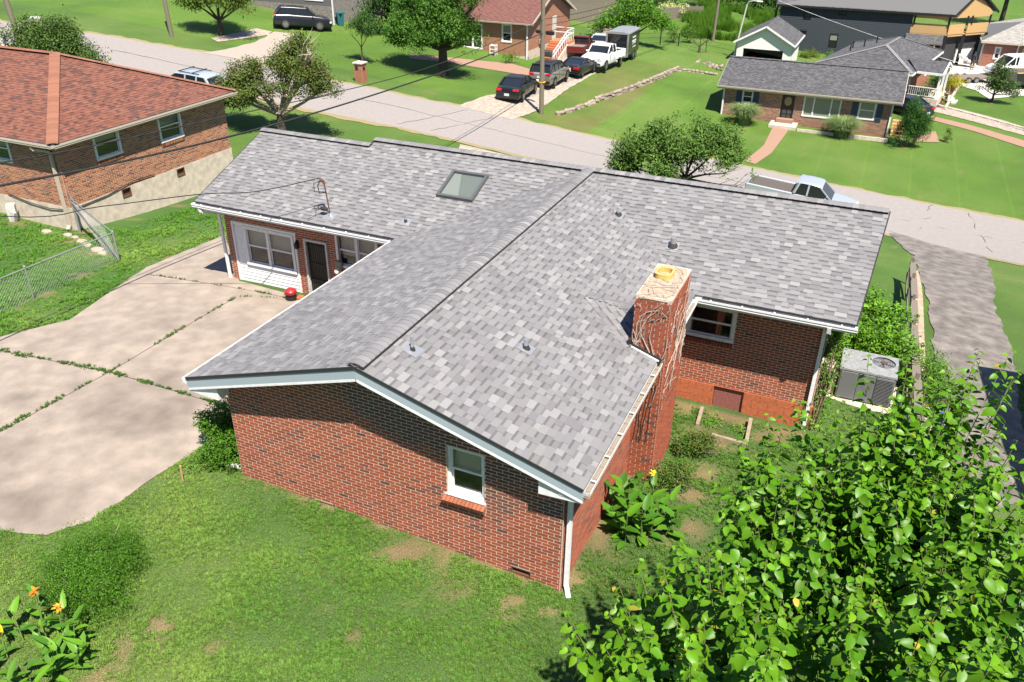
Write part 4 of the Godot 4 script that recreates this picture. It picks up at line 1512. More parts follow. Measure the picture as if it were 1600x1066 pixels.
# ---------------------------------------------------------------- ground cover
func scatter_grass() -> void:
	var b := MB.new()
	var r := RandomNumberGenerator.new()
	r.seed = 3
	for i in 9:
		var a := r.randf() * TAU
		var d := Vector3(cos(a), 0, sin(a))
		var p := d * r.randf_range(0.0, 0.03)
		var h := r.randf_range(0.05, 0.10)
		var out := d * r.randf_range(0.03, 0.085)
		var w := Vector3(-d.z, 0, d.x) * 0.0058
		var k := r.randf_range(0.6, 1.3)
		b.col = Color(k, k, k)
		b.quad(p - w, p + w, p + out * 0.4 + Vector3(0, h * 0.75, 0) + w * 0.8, p + out * 0.4 + Vector3(0, h * 0.75, 0) - w * 0.8)
		b.tri(p + out * 0.4 + Vector3(0, h * 0.75, 0) - w * 0.8, p + out * 0.4 + Vector3(0, h * 0.75, 0) + w * 0.8, p + out + Vector3(0, h * 0.8, 0))
	var tuft := b.mesh()
	var slab := v2(P_SLAB)
	var drive := v2(P_DRVR)
	var xs: Array[Transform3D] = []
	var cols := PackedColorArray()
	# [x0, z0, x1, z1, tufts per square metre, size]
	for a in [[-9.0, -1.0, 9.5, 5.8, 620.0, 0.85], [-14.5, 0.5, -5.0, 3.5, 150.0, 1.0], [3.6, -8.7, 9.9, -1.0, 260.0, 1.0], [-26.0, -12.0, -11.0, 3.0, 110.0, 1.25], [-19.8, -17.5, -11.0, -12.0, 80.0, 1.3], [7.3, -17.5, 10.2, -8.7, 110.0, 1.2], [13.0, -17.5, 16.0, -10.0, 70.0, 1.3]]:
		var n := int((a[2] - a[0]) * (a[3] - a[1]) * a[4])
		for i in n:
			var x := r.randf_range(a[0], a[2])
			var z := r.randf_range(a[1], a[3])
			var p := Vector2(x, z)
			if x > -3.55 and x < 3.82 and z < -0.3 and z > -9.0 or z < -8.55 and x > -10.8 and x < 7.4 or x < -20.9 and z < -11.0:
				continue
			if x > 3.5 and x < 4.4 and z < -4.6 and z > -6.5:
				continue
			var m := bare(x, z)
			if r.randf() < m * 1.25 - 0.05 or Geometry2D.is_point_in_polygon(p, slab) or Geometry2D.is_point_in_polygon(p, drive):
				continue
			var clump := fine_noise.get_noise_2d(x * 55.0, z * 55.0)
			if r.randf() > 0.72 + clump * 0.8:
				continue
			var s: float = r.randf_range(0.55, 1.15) * float(a[5]) * (1.0 + clump * 0.55)
			xs.append(Transform3D(Basis.from_euler(Vector3(r.randf_range(-0.25, 0.25), r.randf() * TAU, r.randf_range(-0.25, 0.25))).scaled(Vector3(s, s * 0.9, s)), Vector3(x, near_ground(x, z) - 0.005, z)))
			var c := sward(x, z) * (1.25 + r.randf_range(-0.3, 0.3))
			if r.randf() < 0.06:
				c = c.lerp(Color(0.22, 0.19, 0.07), 0.6)
			cols.append(c)
	many(self, "grass", tuft, M.blade, xs, cols)
	# weeds in the joints of the concrete yard
	xs = []
	cols = PackedColorArray()
	for s in [[-13.8, -7.9, -8.1, -8.25, 0.12, 4.0], [-13.1, -2.0, -9.6, -2.3, 0.75, 9.0], [-9.6, -2.3, -5.6, -2.25, 0.75, 6.0], [-9.45, -2.3, -9.55, 1.2, 0.55, 6.0], [-9.45, -2.3, -9.75, -7.4, 0.42, 5.0], [-9.7, -7.6, -8.2, -8.3, 0.25, 4.0]]:
		var u := Vector2(s[0], s[1])
		var v := Vector2(s[2], s[3])
		var n := int(u.distance_to(v) * 95)
		for i in n:
			var t := r.randf()
			var p := u.lerp(v, t)
			var d := fine_noise.get_noise_2d(p.x * 130.0, p.y * 130.0) + 0.12
			if r.randf() > s[4] * (0.55 + d * 2.2):
				continue
			p += Vector2(r.randf_range(-1, 1), r.randf_range(-1, 1)) * 0.012 * s[5] * clampf(d * 2.5 + 0.3, 0.2, 1.2)
			var k := r.randf_range(0.5, 0.95)
			xs.append(Transform3D(Basis.from_euler(Vector3(0, r.randf() * TAU, 0)).scaled(Vector3.ONE * k), Vector3(p.x, near_ground(p.x, p.y) + 0.018, p.y)))
			cols.append(vary(Color(0.065, 0.15, 0.02), 0.3))
	many(self, "joint_weeds", tuft, M.blade, xs, cols)


func setting() -> void:
	var road := v2(P_FAR)
	var back := v2(P_NEAR)
	back.reverse()
	road.append_array(back)
	drape("road", road, M.asphalt, 0.03, 2.0, 0.12)
	drape("concrete_yard", v2(P_SLAB), M.concrete, 0.02, 0.25, 0.06, true)
	drape("asphalt_driveway", v2(P_DRVR), M.old_asphalt, 0.034, 1.0, 0.16)
	drape("concrete_driveway", v2(P_SEDANDRIVE), M.far_concrete, 0.038, 2.0, 0.10)
	drape("garden_path", v2(P_WALKL), M.pink_walk, 0.03, 2.0)
	drape("front_path", v2(P_WALKR), M.pink_walk, 0.034, 2.0)
	drape("driveway_strip", v2(P_LANEA), M.far_concrete, 0.036, 2.0, 0.08)
	drape("driveway_strip", v2(P_LANEB), M.pink_walk, 0.036, 2.0, 0.05)
	drape("gravel_verge", v2(P_GRAVEL), M.gravel, 0.03, 2.0, 0.2)
	drape("white_driveway", v2(P_WHITEDRIVE), M.white_concrete, 0.05, 2.0)
	drape("concrete_pad", v2(P_PAD), M.pink_walk, 0.04, 2.0)
	drape("mulch_bed", v2(P_MULCH), M.mulch, 0.04, 2.0, 0.15)
	drape("driveway_apron", v2(P_APRON), M.far_concrete, 0.038, 2.0, 0.1)
	drape("side_street", v2(P_DRVTL), M.gravel, 0.045, 2.0, 0.15)
	drape("side_path", v2(P_SIDEPATH), M.far_concrete, 0.04, 2.0, 0.05)
	# dry verges and the worn gutter strips along the road
	for e in [[P_FAR, 0.5, 0.024, -0.35], [P_NEAR, 0.6, 0.026, 0.4]]:
		var q := PackedVector2Array()
		var w := PackedVector2Array()
		for i in e[0].size():
			var p := Vector2(e[0][i][0], e[0][i][1])
			q.append(p + Vector2(0, e[3]))
			w.append(p - Vector2(0, e[3] * 0.5))
		w.reverse()
		q.append_array(w)
		drape("dry_verge", q, mat("dry_grass", Color(0.27, 0.225, 0.105), 0.95, 0, M.dirt.albedo_texture, 0.6), e[2], 2.0, 0.35)
	# saw joints of the yard and the tarred cracks of the road
	var b := MB.new()
	for s in [[-13.1, -2.0, -9.45, -2.3], [-9.45, -2.3, -5.6, -2.25], [-9.45, -2.3, -9.5, 2.9], [-9.45, -2.3, -9.75, -7.5], [-13.9, -7.9, -8.1, -8.25]]:
		for k in 12:
			var u := Vector2(s[0], s[1]).lerp(Vector2(s[2], s[3]), k / 12.0)
			var v := Vector2(s[0], s[1]).lerp(Vector2(s[2], s[3]), (k + 1) / 12.0)
			b.bar(Vector3(u.x, near_ground(u.x, u.y) + 0.016, u.y), Vector3(v.x, near_ground(v.x, v.y) + 0.016, v.y), 0.025, 0.012)
	struct("slab_joint", b.mesh(), M.mulch)
	b = MB.new()
	var r := RandomNumberGenerator.new()
	r.seed = 12
	for s in [[-24, -36.0, -14.5, -37.4], [-14.5, -37.4, 0, -39.8], [0, -39.8, 17, -38.2], [11.5, -43.0, 10.8, -36.5], [13.4, -42.5, 14.2, -35.0], [-17.5, -34, -15.8, -39.6], [-19.5, -33.5, -17.8, -39.6], [-44, -35, -26, -35.6]]:
		var u := Vector2(s[0], s[1])
		for k in 14:
			var v := Vector2(s[0], s[1]).lerp(Vector2(s[2], s[3]), (k + 1) / 14.0) + Vector2(r.randf_range(-0.09, 0.09), r.randf_range(-0.09, 0.09)) * (1.0 if s[1] != -43.0 else 2.2)
			b.bar(Vector3(u.x, ground(u.x, u.y) + 0.033, u.y), Vector3(v.x, ground(v.x, v.y) + 0.033, v.y), 0.05, 0.008)
			u = v
	struct("road_crack", b.mesh(), mat("tar", Color(0.07, 0.065, 0.065), 0.8))
	scatter_grass()


# ---------------------------------------------------------------- the other houses
const BROWN_TABS := [Color(0.205, 0.078, 0.050), Color(0.225, 0.088, 0.058), Color(0.18, 0.066, 0.044), Color(0.12, 0.052, 0.04), Color(0.215, 0.082, 0.054)]
const RED_TABS := [Color(0.19, 0.078, 0.064), Color(0.17, 0.07, 0.058), Color(0.205, 0.088, 0.072)]
const DARK_TABS := [Color(0.085, 0.086, 0.096), Color(0.105, 0.106, 0.115), Color(0.072, 0.073, 0.082), Color(0.125, 0.125, 0.132)]
const PALE_TABS := [Color(0.36, 0.345, 0.32), Color(0.40, 0.385, 0.36), Color(0.33, 0.315, 0.295)]


func orange_brick(p: Vector2) -> Color:
	var k := rng.randf()
	if k < 0.14:
		return vary(Color(0.20, 0.075, 0.05), 0.3, 0.15)
	if k < 0.45:
		return vary(Color(0.34, 0.115, 0.055), 0.2, 0.1)
	return vary(Color(0.47, 0.185, 0.085), 0.2, 0.1)


func brown_brick(p: Vector2) -> Color:
	return vary([Color(0.27, 0.10, 0.06), Color(0.34, 0.13, 0.075), Color(0.16, 0.07, 0.05), Color(0.38, 0.17, 0.10)][rng.randi() % 4], 0.2, 0.1)


func plain_orange(p: Vector2) -> Color:
	return vary(Color(0.40, 0.14, 0.06), 0.14, 0.06)


func roof_face(house: Node3D, corners: Array, tones: Array, single := 0, course := 0.148, wmin := 0.12, wmax := 0.30) -> MeshInstance3D:
	var b := MB.new()
	var q := PackedVector3Array(corners)
	if (q[1] - q[0]).cross(q[2] - q[0]).y < 0:
		q.reverse()
	b.slab(q, 0.06)
	var p := part(house, "roof", b.mesh(), M.roof_deck)
	shingles(p, corners, tones, single, course, wmin, wmax, house.transform)
	return p


func eave(house: Node3D, a: Vector3, b: Vector3, m: Material, h := 0.17) -> void:
	var q := MB.new()
	q.bar(a, b, 0.10, h)
	part(house, "fascia", q.mesh(), m)


func simple_wall(house: Node3D, f: Transform3D, poly: Array, holes: Array, m: Material) -> MeshInstance3D:
	return part(house, "wall", wall_mesh(f, v2(poly), holes).mesh(), m)


func rect_poly(x0: float, y0: float, x1: float, y1: float) -> PackedVector2Array:
	return PackedVector2Array([Vector2(x0, y0), Vector2(x1, y0), Vector2(x1, y1), Vector2(x0, y1)])


func neighbour_house() -> void:
	var h := thing("brick_house", "orange brick house with brown hipped roof, left beyond the wire fence", "house", Vector3(-20.95, -1.1, -11.1))
	# local: x = 0 is the right wall, z = 0 the near wall
	var e := 3.55
	var c := Vector3(0.45, e, 0.40)
	var d := Vector3(0.45, e, -9.75)
	var r := Vector3(-4.65, e + 2.05, -4.70)
	var far := Vector3(-24, e, 0.40)
	var rf := Vector3(-24, e + 2.05, -4.70)
	var fd := Vector3(-24, e, -9.75)
	roof_face(h, [d, c, r], BROWN_TABS, 150, 0.15, 0.14, 0.34)
	roof_face(h, [c, far, rf, r], BROWN_TABS, 150, 0.15, 0.14, 0.34)
	roof_face(h, [fd, d, r, rf], BROWN_TABS)
	var cap := [Color(0.27, 0.115, 0.07), Color(0.29, 0.125, 0.078)]
	ridge_caps(h, c + Vector3(0, 0.055, 0), r + Vector3(0, 0.06, 0), cap, 0.21, 0.03, false, 0.12)
	ridge_caps(h, d + Vector3(0, 0.055, 0), r + Vector3(0, 0.06, 0), cap, 0.18, 0.03, false, 0.12)
	ridge_caps(h, r + Vector3(0, 0.06, 0), rf + Vector3(0, 0.06, 0), cap, 0.18, 0.03, true, 0.12)
	for s in [[c, d, Vector3.RIGHT], [far, c, Vector3.BACK]]:
		gutter(h, s[0] + Vector3(0, -0.03, 0), s[1] + Vector3(0, -0.03, 0), s[2], M.cream_paint, true, false)
	var b := MB.new()
	b.box(Vector3(0.22, e - 0.19, -4.7), Vector3(0.46, 0.03, 10.1))
	b.box(Vector3(-12, e - 0.19, 0.2), Vector3(24, 0.03, 0.42))
	part(h, "soffit", b.mesh(), M.cream_paint)
	var R := fr(Vector3.ZERO, Vector3(0, 0, -1))
	var w1 := Rect2(1.72, 2.30, 1.32, 1.30 - 0.12)
	var w2 := Rect2(5.15, 2.16, 1.36, 1.28)
	brick_wall(h, R, rect_poly(0, 0.90, 9.35, e - 0.16), [w1, w2], orange_brick, 300)
	var N := fr(Vector3.ZERO, Vector3.RIGHT)
	var w3 := Rect2(-4.1, 2.35, 1.55, 1.1)
	brick_wall(h, N, rect_poly(-14, 0.90, -0.004, e - 0.16), [w3], orange_brick)
	part(h, "foundation", wall_mesh(Transform3D(R.basis, Vector3(0.015, 0, 0)), rect_poly(-0.015, -1.2, 9.37, 0.895), [Rect2(2.55, 0.50, 0.46, 0.36), Rect2(5.70, 0.50, 0.46, 0.34)]).mesh(), M.cmu)
	part(h, "foundation", wall_mesh(Transform3D(N.basis, Vector3(0, 0, 0.015)), rect_poly(-14, -1.2, 0.012, 0.895), []).mesh(), M.cmu)
	for q in [Rect2(2.55, 0.50, 0.46, 0.36), Rect2(5.70, 0.50, 0.46, 0.34)]:
		b = MB.new()
		var m: Vector2 = q.get_center()
		for s in [-1, 1]:
			b.box(Vector3(m.x, m.y + s * (q.size.y / 2 - 0.015), 0.0), Vector3(q.size.x, 0.03, 0.09))
			b.box(Vector3(m.x + s * (q.size.x / 2 - 0.015), m.y, 0.0), Vector3(0.03, q.size.y - 0.062, 0.09))
		b.box(Vector3(m.x, m.y, -0.05), Vector3(q.size.x - 0.05, q.size.y - 0.05, 0.02))
		part(h, "foundation_vent", transformed(b, R), M.rust)
	for w in [w1, w2]:
		window_unit(h, R, w, {"casing": 0.10, "proud": 0.03, "real": true, "upper": M.blind, "blind_to": w.position.y + 0.68})
		b = MB.new()
		for k in 18:
			b.col = orange_brick(Vector2.ZERO) * 0.9
			b.box(Vector3(w.position.x + 0.04 + k * 0.075, w.position.y - 0.08, 0.012), Vector3(0.062, 0.15, 0.06))
		part(h, "window_sill", transformed(b, R), M.brick).set_meta("kind", "stuff")
	window_unit(h, N, w3, {"casing": 0.10, "proud": 0.03, "real": true, "upper": M.blind, "blind_to": 2.95})
	downspout(h, PackedVector3Array([Vector3(-0.75, e - 0.10, 0.42), Vector3(-0.70, e - 0.30, 0.40), Vector3(-0.22, e - 0.42, 0.08), Vector3(-0.18, 0.15, 0.09), Vector3(-0.12, 0.04, 0.24)]), M.cream_paint, 0.12)
	b = MB.new()
	b.tube(PackedVector3Array([Vector3(-3.4, 1.0, 0.05), Vector3(-2.2, 0.80, 0.06), Vector3(-1.1, 0.72, 0.06), Vector3(-0.2, 0.80, 0.05), Vector3(0.05, 0.82, -0.1), Vector3(0.05, 0.86, -1.8), Vector3(0.05, 1.05, -3.2), Vector3(0.05, 1.0, -4.4)]), PackedFloat32Array([0.018]), 5)
	part(h, "wall_cable", b.mesh(), M.dark_seal)


func ranch_house() -> void:   # across the street, blue shutters
	var h := thing("ranch_house", "low brick house with blue shutters and charcoal roof across the street", "house", Vector3(-4.05, -5.1, -57.2))
	var e := 2.62
	var L := 12.4
	var rz := -3.55
	var ry := 4.1
	var a := Vector3(-0.45, e, 0.45)
	var b2 := Vector3(L + 0.55, e, 0.45)
	var r1 := Vector3(-0.45, ry, rz)
	var r2 := Vector3(L + 0.55, ry, rz)
	var c1 := Vector3(-0.45, e, rz * 2 - 0.45)
	var c2 := Vector3(L + 0.55, e, rz * 2 - 0.45)
	roof_face(h, [a, b2, r2, r1], DARK_TABS)
	roof_face(h, [c2, c1, r1, r2], DARK_TABS)
	ridge_caps(h, r1 + Vector3(0, 0.05, 0), r2 + Vector3(0, 0.05, 0), DARK_TABS, 0.17, 0.04)
	gutter(h, a + Vector3(0, -0.02, 0), b2 + Vector3(0, -0.02, 0), Vector3.BACK, M.cream_paint, false, false)
	eave(h, a + Vector3(0, -0.16, -0.06), b2 + Vector3(0, -0.16, -0.06), M.cream_paint, 0.2)
	for x in [-0.44, L + 0.54]:
		eave(h, Vector3(x, e - 0.14, 0.45), Vector3(x, ry - 0.14, rz), M.cream_paint)
		eave(h, Vector3(x, e - 0.14, rz * 2 - 0.45), Vector3(x, ry - 0.14, rz), M.cream_paint)
	var F := fr(Vector3.ZERO, Vector3.RIGHT)
	var w1 := Rect2(1.47, 1.35, 0.82, 0.98)
	var door := Rect2(4.47, 0.32, 0.98, 2.0)
	var pic := Rect2(6.10, 0.80, 2.70, 1.55)
	var w2 := Rect2(10.05, 1.02, 1.20, 1.36)
	brick_wall(h, F, rect_poly(0, -0.4, L, e - 0.06), [w1, door, pic, w2], brown_brick)
	brick_wall(h, fr(Vector3(L, 0, 0), Vector3(0, 0, -1)), PackedVector2Array([Vector2(0.016, -0.4), Vector2(7.1, -0.4), Vector2(7.1, e), Vector2(3.55, ry - 0.1), Vector2(0.016, e)]), [], brown_brick)
	brick_wall(h, fr(Vector3.ZERO, Vector3(0, 0, 1)), PackedVector2Array([Vector2(-7.1, -0.4), Vector2(-0.016, -0.4), Vector2(-0.016, e), Vector2(-3.55, ry - 0.1), Vector2(-7.1, e)]), [], brown_brick)
	simple_wall(h, fr(Vector3(L, 0, -7.1), Vector3(-1, 0, 0)), [[0.21, -0.4], [L - 0.21, -0.4], [L - 0.21, e], [0.21, e]], [], M.brick)
	window_unit(h, F, w1, {"casing": 0.08, "upper": M.dark_glass})
	window_unit(h, F, pic, {"casing": 0.10, "mullions": [6.85, 8.10], "single": true, "upper": M.blind_glass})
	window_unit(h, F, w2, {"casing": 0.09, "upper": M.blind_glass, "lower": M.blind_glass})
	for s in [[w1.position.x - 0.24, w1], [w1.end.x + 0.24, w1], [w2.position.x - 0.27, w2], [w2.end.x + 0.27, w2]]:
		var b := MB.new()
		var r: Rect2 = s[1]
		b.box(Vector3(s[0], r.get_center().y - 0.02, 0.03), Vector3(0.42, r.size.y + 0.02, 0.04))
		for k in int(r.size.y / 0.09):
			b.box(Vector3(s[0], r.position.y + 0.06 + k * 0.09, 0.055), Vector3(0.32, 0.05, 0.012), Basis(Vector3.RIGHT, 0.4))
		part(h, "shutter", b.mesh(), M.shutter_blue)
	var b := MB.new()
	b.box(Vector3(4.96, 1.32, -0.06), Vector3(0.96, 1.98, 0.05))
	var d := part(h, "door", b.mesh(), M.black_metal)
	b = MB.new()
	for k in 20:
		var g := TAU * k / 20
		var g2 := TAU * (k + 1) / 20
		b.tri(Vector3(4.96, 1.78, -0.03), Vector3(4.96 + cos(g) * 0.27, 1.78 + sin(g) * 0.34, -0.03), Vector3(4.96 + cos(g2) * 0.27, 1.78 + sin(g2) * 0.34, -0.03))
	part(d, "oval_panel", b.mesh(), mat("brass_panel", Color(0.22, 0.17, 0.09), 0.5))
	for k in 4:
		b = MB.new()
		b.box(Vector3(4.96 + (k % 2 - 0.5) * 0.36, 0.62 + (k / 2) * 0.4, -0.03), Vector3(0.28, 0.32, 0.02))
		part(d, "door_panel", b.mesh(), mat("grille_grey", Color(0.05, 0.05, 0.05), 0.5))
	b = MB.new()
	b.box(Vector3(4.96, 0.10, 0.85), Vector3(2.0, 0.34, 1.55))
	part(h, "porch_step", b.mesh(), M.cmu)
	b = MB.new()
	b.box(Vector3(4.96, 0.40, 0.35), Vector3(1.25, 0.28, 0.6))
	part(h, "porch_step", b.mesh(), M.pink_walk)
	downspout(h, PackedVector3Array([Vector3(L - 0.05, e - 0.1, 0.42), Vector3(L - 0.05, e - 0.35, 0.07), Vector3(L - 0.05, 0, 0.07), Vector3(L - 0.05, -0.1, 0.3)]), M.white_paint, 0.11)
	downspout(h, PackedVector3Array([Vector3(0.05, e - 0.1, 0.42), Vector3(0.05, e - 0.35, 0.07), Vector3(0.05, 0.05, 0.07), Vector3(-0.1, -0.02, 0.45)]), M.white_paint, 0.11)
	# low border wall of the flower bed under the windows
	b = MB.new()
	b.box(Vector3(9.3, 0.05, 1.55), Vector3(6.4, 0.28, 0.14))
	solo("bed_edging", "low concrete edging of the planting bed before the blue-shuttered house", "edging", b.mesh(), M.cmu, h.position)
	# timber steps beside the right wall
	for k in 6:
		b = MB.new()
		b.box(Vector3(0, -0.2 + k * 0.17, -k * 0.45), Vector3(0.9, 0.16, 0.45))
		if k == 0:
			d = solo("garden_steps", "pale steps climbing beside the right wall of the blue-shuttered house", "steps", b.mesh(), M.raw_wood, h.position + Vector3(L + 0.65, -0.05, -0.2))
		else:
			part(d, "step", b.mesh(), M.raw_wood)


func porch_house() -> void:   # the hipped house behind it, with a white-railed porch
	var h := thing("hip_roof_house", "house with dark hipped roof and white porch railing behind the blue-shuttered house", "house", Vector3(5.87, -5.35, -70.17), -0.187)
	var e := 2.65
	var x0 := -4.6
	var x1 := 3.6
	var zb := -13.8
	var r1 := Vector3(0.2, 4.1, -4.2)
	var r2 := Vector3(0.2, 4.1, -9.6)
	var a := Vector3(x0, e, 0)
	var b2 := Vector3(x1, e, 0)
	var c := Vector3(x1, e, zb)
	var d := Vector3(x0, e, zb)
	roof_face(h, [a, b2, r1], DARK_TABS, 0, 0.15, 0.2, 0.4)
	roof_face(h, [b2, c, r2, r1], DARK_TABS, 0, 0.15, 0.2, 0.4)
	roof_face(h, [c, d, r2], DARK_TABS, 0, 0.15, 0.2, 0.4)
	roof_face(h, [d, a, r1, r2], DARK_TABS, 0, 0.15, 0.2, 0.4)
	var cap := [Color(0.22, 0.22, 0.23)]
	for s in [[a, r1], [b2, r1], [c, r2], [d, r2], [r1, r2]]:
		ridge_caps(h, s[0] + Vector3(0, 0.05, 0), s[1] + Vector3(0, 0.05, 0), cap, 0.16, 0.03, false)
	eave(h, a + Vector3(0, -0.1, 0), b2 + Vector3(0, -0.1, 0), M.white_paint)
	eave(h, b2 + Vector3(0, -0.1, 0), c + Vector3(0, -0.1, 0), M.white_paint)
	eave(h, d + Vector3(0, -0.1, 0), a + Vector3(0, -0.1, 0), M.white_paint)
	brick_wall(h, fr(Vector3(0, 0, -0.5), Vector3.RIGHT), rect_poly(x0 + 0.5, -0.5, x1 - 0.5, e - 0.06), [], plain_orange)
	var side := fr(Vector3(x1 - 0.5, 0, 0), Vector3(0, 0, -1))
	brick_wall(h, side, rect_poly(0.72, -0.5, 13.0, e - 0.06), [Rect2(1.6, 0.9, 1.1, 1.3), Rect2(9.5, 0.9, 1.2, 1.3)], plain_orange)
	window_unit(h, side, Rect2(1.6, 0.9, 1.1, 1.3))
	window_unit(h, side, Rect2(9.5, 0.9, 1.2, 1.3))
	simple_wall(h, fr(Vector3(x0 + 0.5, 0, 0), Vector3(0, 0, 1)), [[-13.3, -0.5], [-0.72, -0.5], [-0.72, e - 0.06], [-13.3, e - 0.06]], [], M.brick)
	# gabled porch roof on the right with its posts, rail and steps
	var p1 := Vector3(x1 + 0.1, e + 0.05, -1.2)
	var p2 := Vector3(x1 + 2.2, e + 0.05, -1.2)
	var p3 := Vector3(x1 + 2.2, e + 0.05, -5.4)
	var p4 := Vector3(x1 + 0.1, e + 0.05, -5.4)
	var q1 := Vector3(x1 - 1.2, e + 0.75, -3.3)
	var q2 := Vector3(x1 + 2.2, e + 0.75, -3.3)
	roof_face(h, [p1, p2, q2, q1], DARK_TABS)
	roof_face(h, [p3, p4, q1, q2], DARK_TABS)
	for s in [[p2, q2], [p3, q2], [p1, p2]]:
		eave(h, s[0] + Vector3(0, -0.06, 0), s[1] + Vector3(0, -0.06, 0), M.white_paint)
	var b := MB.new()
	b.box(Vector3(x1 + 0.9, 0.25, -3.3), Vector3(2.6, 0.7, 4.2))
	part(h, "porch_floor", b.mesh(), M.cmu)
	for z in [-1.4, -3.3, -5.2]:
		b = MB.new()
		b.box(Vector3(x1 + 2.0, 1.6, z), Vector3(0.16, 2.0, 0.16))
		part(h, "porch_post", b.mesh(), M.white_paint)
	for s in [[Vector3(x1 + 2.0, 0, -1.4), Vector3(x1 + 2.0, 0, -3.3)], [Vector3(x1 - 0.3, 0, -1.3), Vector3(x1 + 2.0, 0, -1.3)]]:
		b = MB.new()
		b.bar(s[0] + Vector3(0, 1.45, 0), s[1] + Vector3(0, 1.45, 0), 0.07, 0.06)
		b.bar(s[0] + Vector3(0, 0.75, 0), s[1] + Vector3(0, 0.75, 0), 0.06, 0.05)
		for k in 14:
			var p: Vector3 = s[0].lerp(s[1], (k + 0.5) / 14.0)
			b.box(p + Vector3(0, 1.1, 0), Vector3(0.03, 0.68, 0.03))
		part(h, "railing", b.mesh(), M.white_paint)
	for k in 5:
		b = MB.new()
		b.box(Vector3(x1 + 2.3 + k * 0.3, 0.42 - k * 0.16, -4.3), Vector3(0.32, 0.2, 1.6))
		part(h, "step", b.mesh(), M.white_concrete)
	for p in [[-3.0, 3.35, -5.0], [-2.2, 3.6, -6.6], [-3.4, 3.2, -7.5], [-1.5, 3.75, -8.2]]:
		b = MB.new()
		b.rod(Vector3(p[0], p[1] - 0.2, p[2]), Vector3(p[0], p[1] + 0.45, p[2]), 0.06, 8)
		part(h, "roof_vent", b.mesh(), M.black_metal)
	# bunting flag on the railing
	var f := MB.new()
	for k in 7:
		f.col = Color(0.62, 0.10, 0.11) if k % 2 == 0 else Color(0.75, 0.72, 0.70)
		f.box(Vector3(0, 0.42 - k * 0.12, 0), Vector3(0.02, 0.12, 1.35))
	solo("striped_flag", "red and white striped flag hung beside the white porch steps", "flag", f.mesh(), M.plain, h.transform * Vector3(x1 + 2.6, 0.75, -4.0))


func garage() -> void:
	var h := thing("garage", "small white gabled garage with open door and dark roof", "garage", Vector3(-4.35, -4.7, -79.0))
	var F := fr(Vector3.ZERO, Vector3.RIGHT)
	simple_wall(h, F, [[-2.65, -0.5], [2.65, -0.5], [2.65, 2.15], [0, 3.6], [-2.65, 2.15]], [Rect2(-2.0, -0.5, 3.9, 1.95)], M.white_siding)
	simple_wall(h, fr(Vector3(2.65, 0, 0), Vector3(0, 0, -1)), [[0.205, -0.8], [7, -0.8], [7, 2.15], [0.205, 2.15]], [Rect2(1.2, -0.4, 0.8, 1.7), Rect2(4.2, 0.7, 0.7, 0.9)], M.white_siding)
	simple_wall(h, fr(Vector3(-2.65, 0, 0), Vector3(0, 0, 1)), [[-7, -0.8], [-0.205, -0.8], [-0.205, 2.15], [-7, 2.15]], [], M.white_siding)
	simple_wall(h, fr(Vector3(0, 0, -7), Vector3(-1, 0, 0)), [[-2.4, -0.5], [2.4, -0.5], [2.4, 2.15], [0, 3.5], [-2.4, 2.15]], [], M.white_siding)
	var a := Vector3(0, 3.75, 0.35)
	var b := Vector3(0, 3.75, -7.2)
	roof_face(h, [Vector3(3.0, 2.1, 0.35), Vector3(3.0, 2.1, -7.2), b, a], DARK_TABS, 0, 0.15, 0.2, 0.4)
	roof_face(h, [Vector3(-3.0, 2.1, -7.2), Vector3(-3.0, 2.1, 0.35), a, b], DARK_TABS, 0, 0.15, 0.2, 0.4)
	for s in [-1.0, 1.0]:
		eave(h, Vector3(3.0 * s, 2.0, 0.36), Vector3(0, 3.65, 0.36), M.white_paint)
	eave(h, Vector3(3.02, 2.02, 0.35), Vector3(3.02, 2.02, -7.2), M.white_paint)
	var q := MB.new()
	q.box(Vector3(2.60, 0.45, -1.6), Vector3(0.05, 1.7, 0.8))
	part(h, "side_door", q.mesh(), M.old_white)
	window_unit(h, fr(Vector3(2.65, 0, 0), Vector3(0, 0, -1)), Rect2(4.2, 0.7, 0.7, 0.9))
	q = MB.new()
	q.box(Vector3(-0.05, -0.42, -3.4), Vector3(5.2, 0.1, 6.6))
	part(h, "floor", q.mesh(), M.cmu)
	for s in [[-1.1, 0.55, -1.2, Color(0.30, 0.03, 0.03)], [0.9, 0.5, -0.7, Color(0.33, 0.04, 0.04)]]:
		q = MB.new()
		q.col = s[3]
		q.bevel_box(Vector3(0, 0.3, 0), Vector3(0.8, 0.45, 1.2), 0.08)
		q.bevel_box(Vector3(0, 0.65, -0.3), Vector3(0.6, 0.4, 0.5), 0.08)
		q.col = Color(0.03, 0.03, 0.03)
		for k in 4:
			q.rod(Vector3(-0.45 + (k % 2) * 0.8, 0.1, -0.4 + (k / 2) * 0.8), Vector3(-0.35 + (k % 2) * 0.8, 0.1, -0.4 + (k / 2) * 0.8), 0.2, 10)
		solo("ride_on_mower", "red ride-on mower %s the open white garage door" % ("at the left inside" if s[0] < 0 else "at the right inside"), "mower", q.mesh(), M.gloss, h.position + Vector3(s[0], -0.3, s[2]))


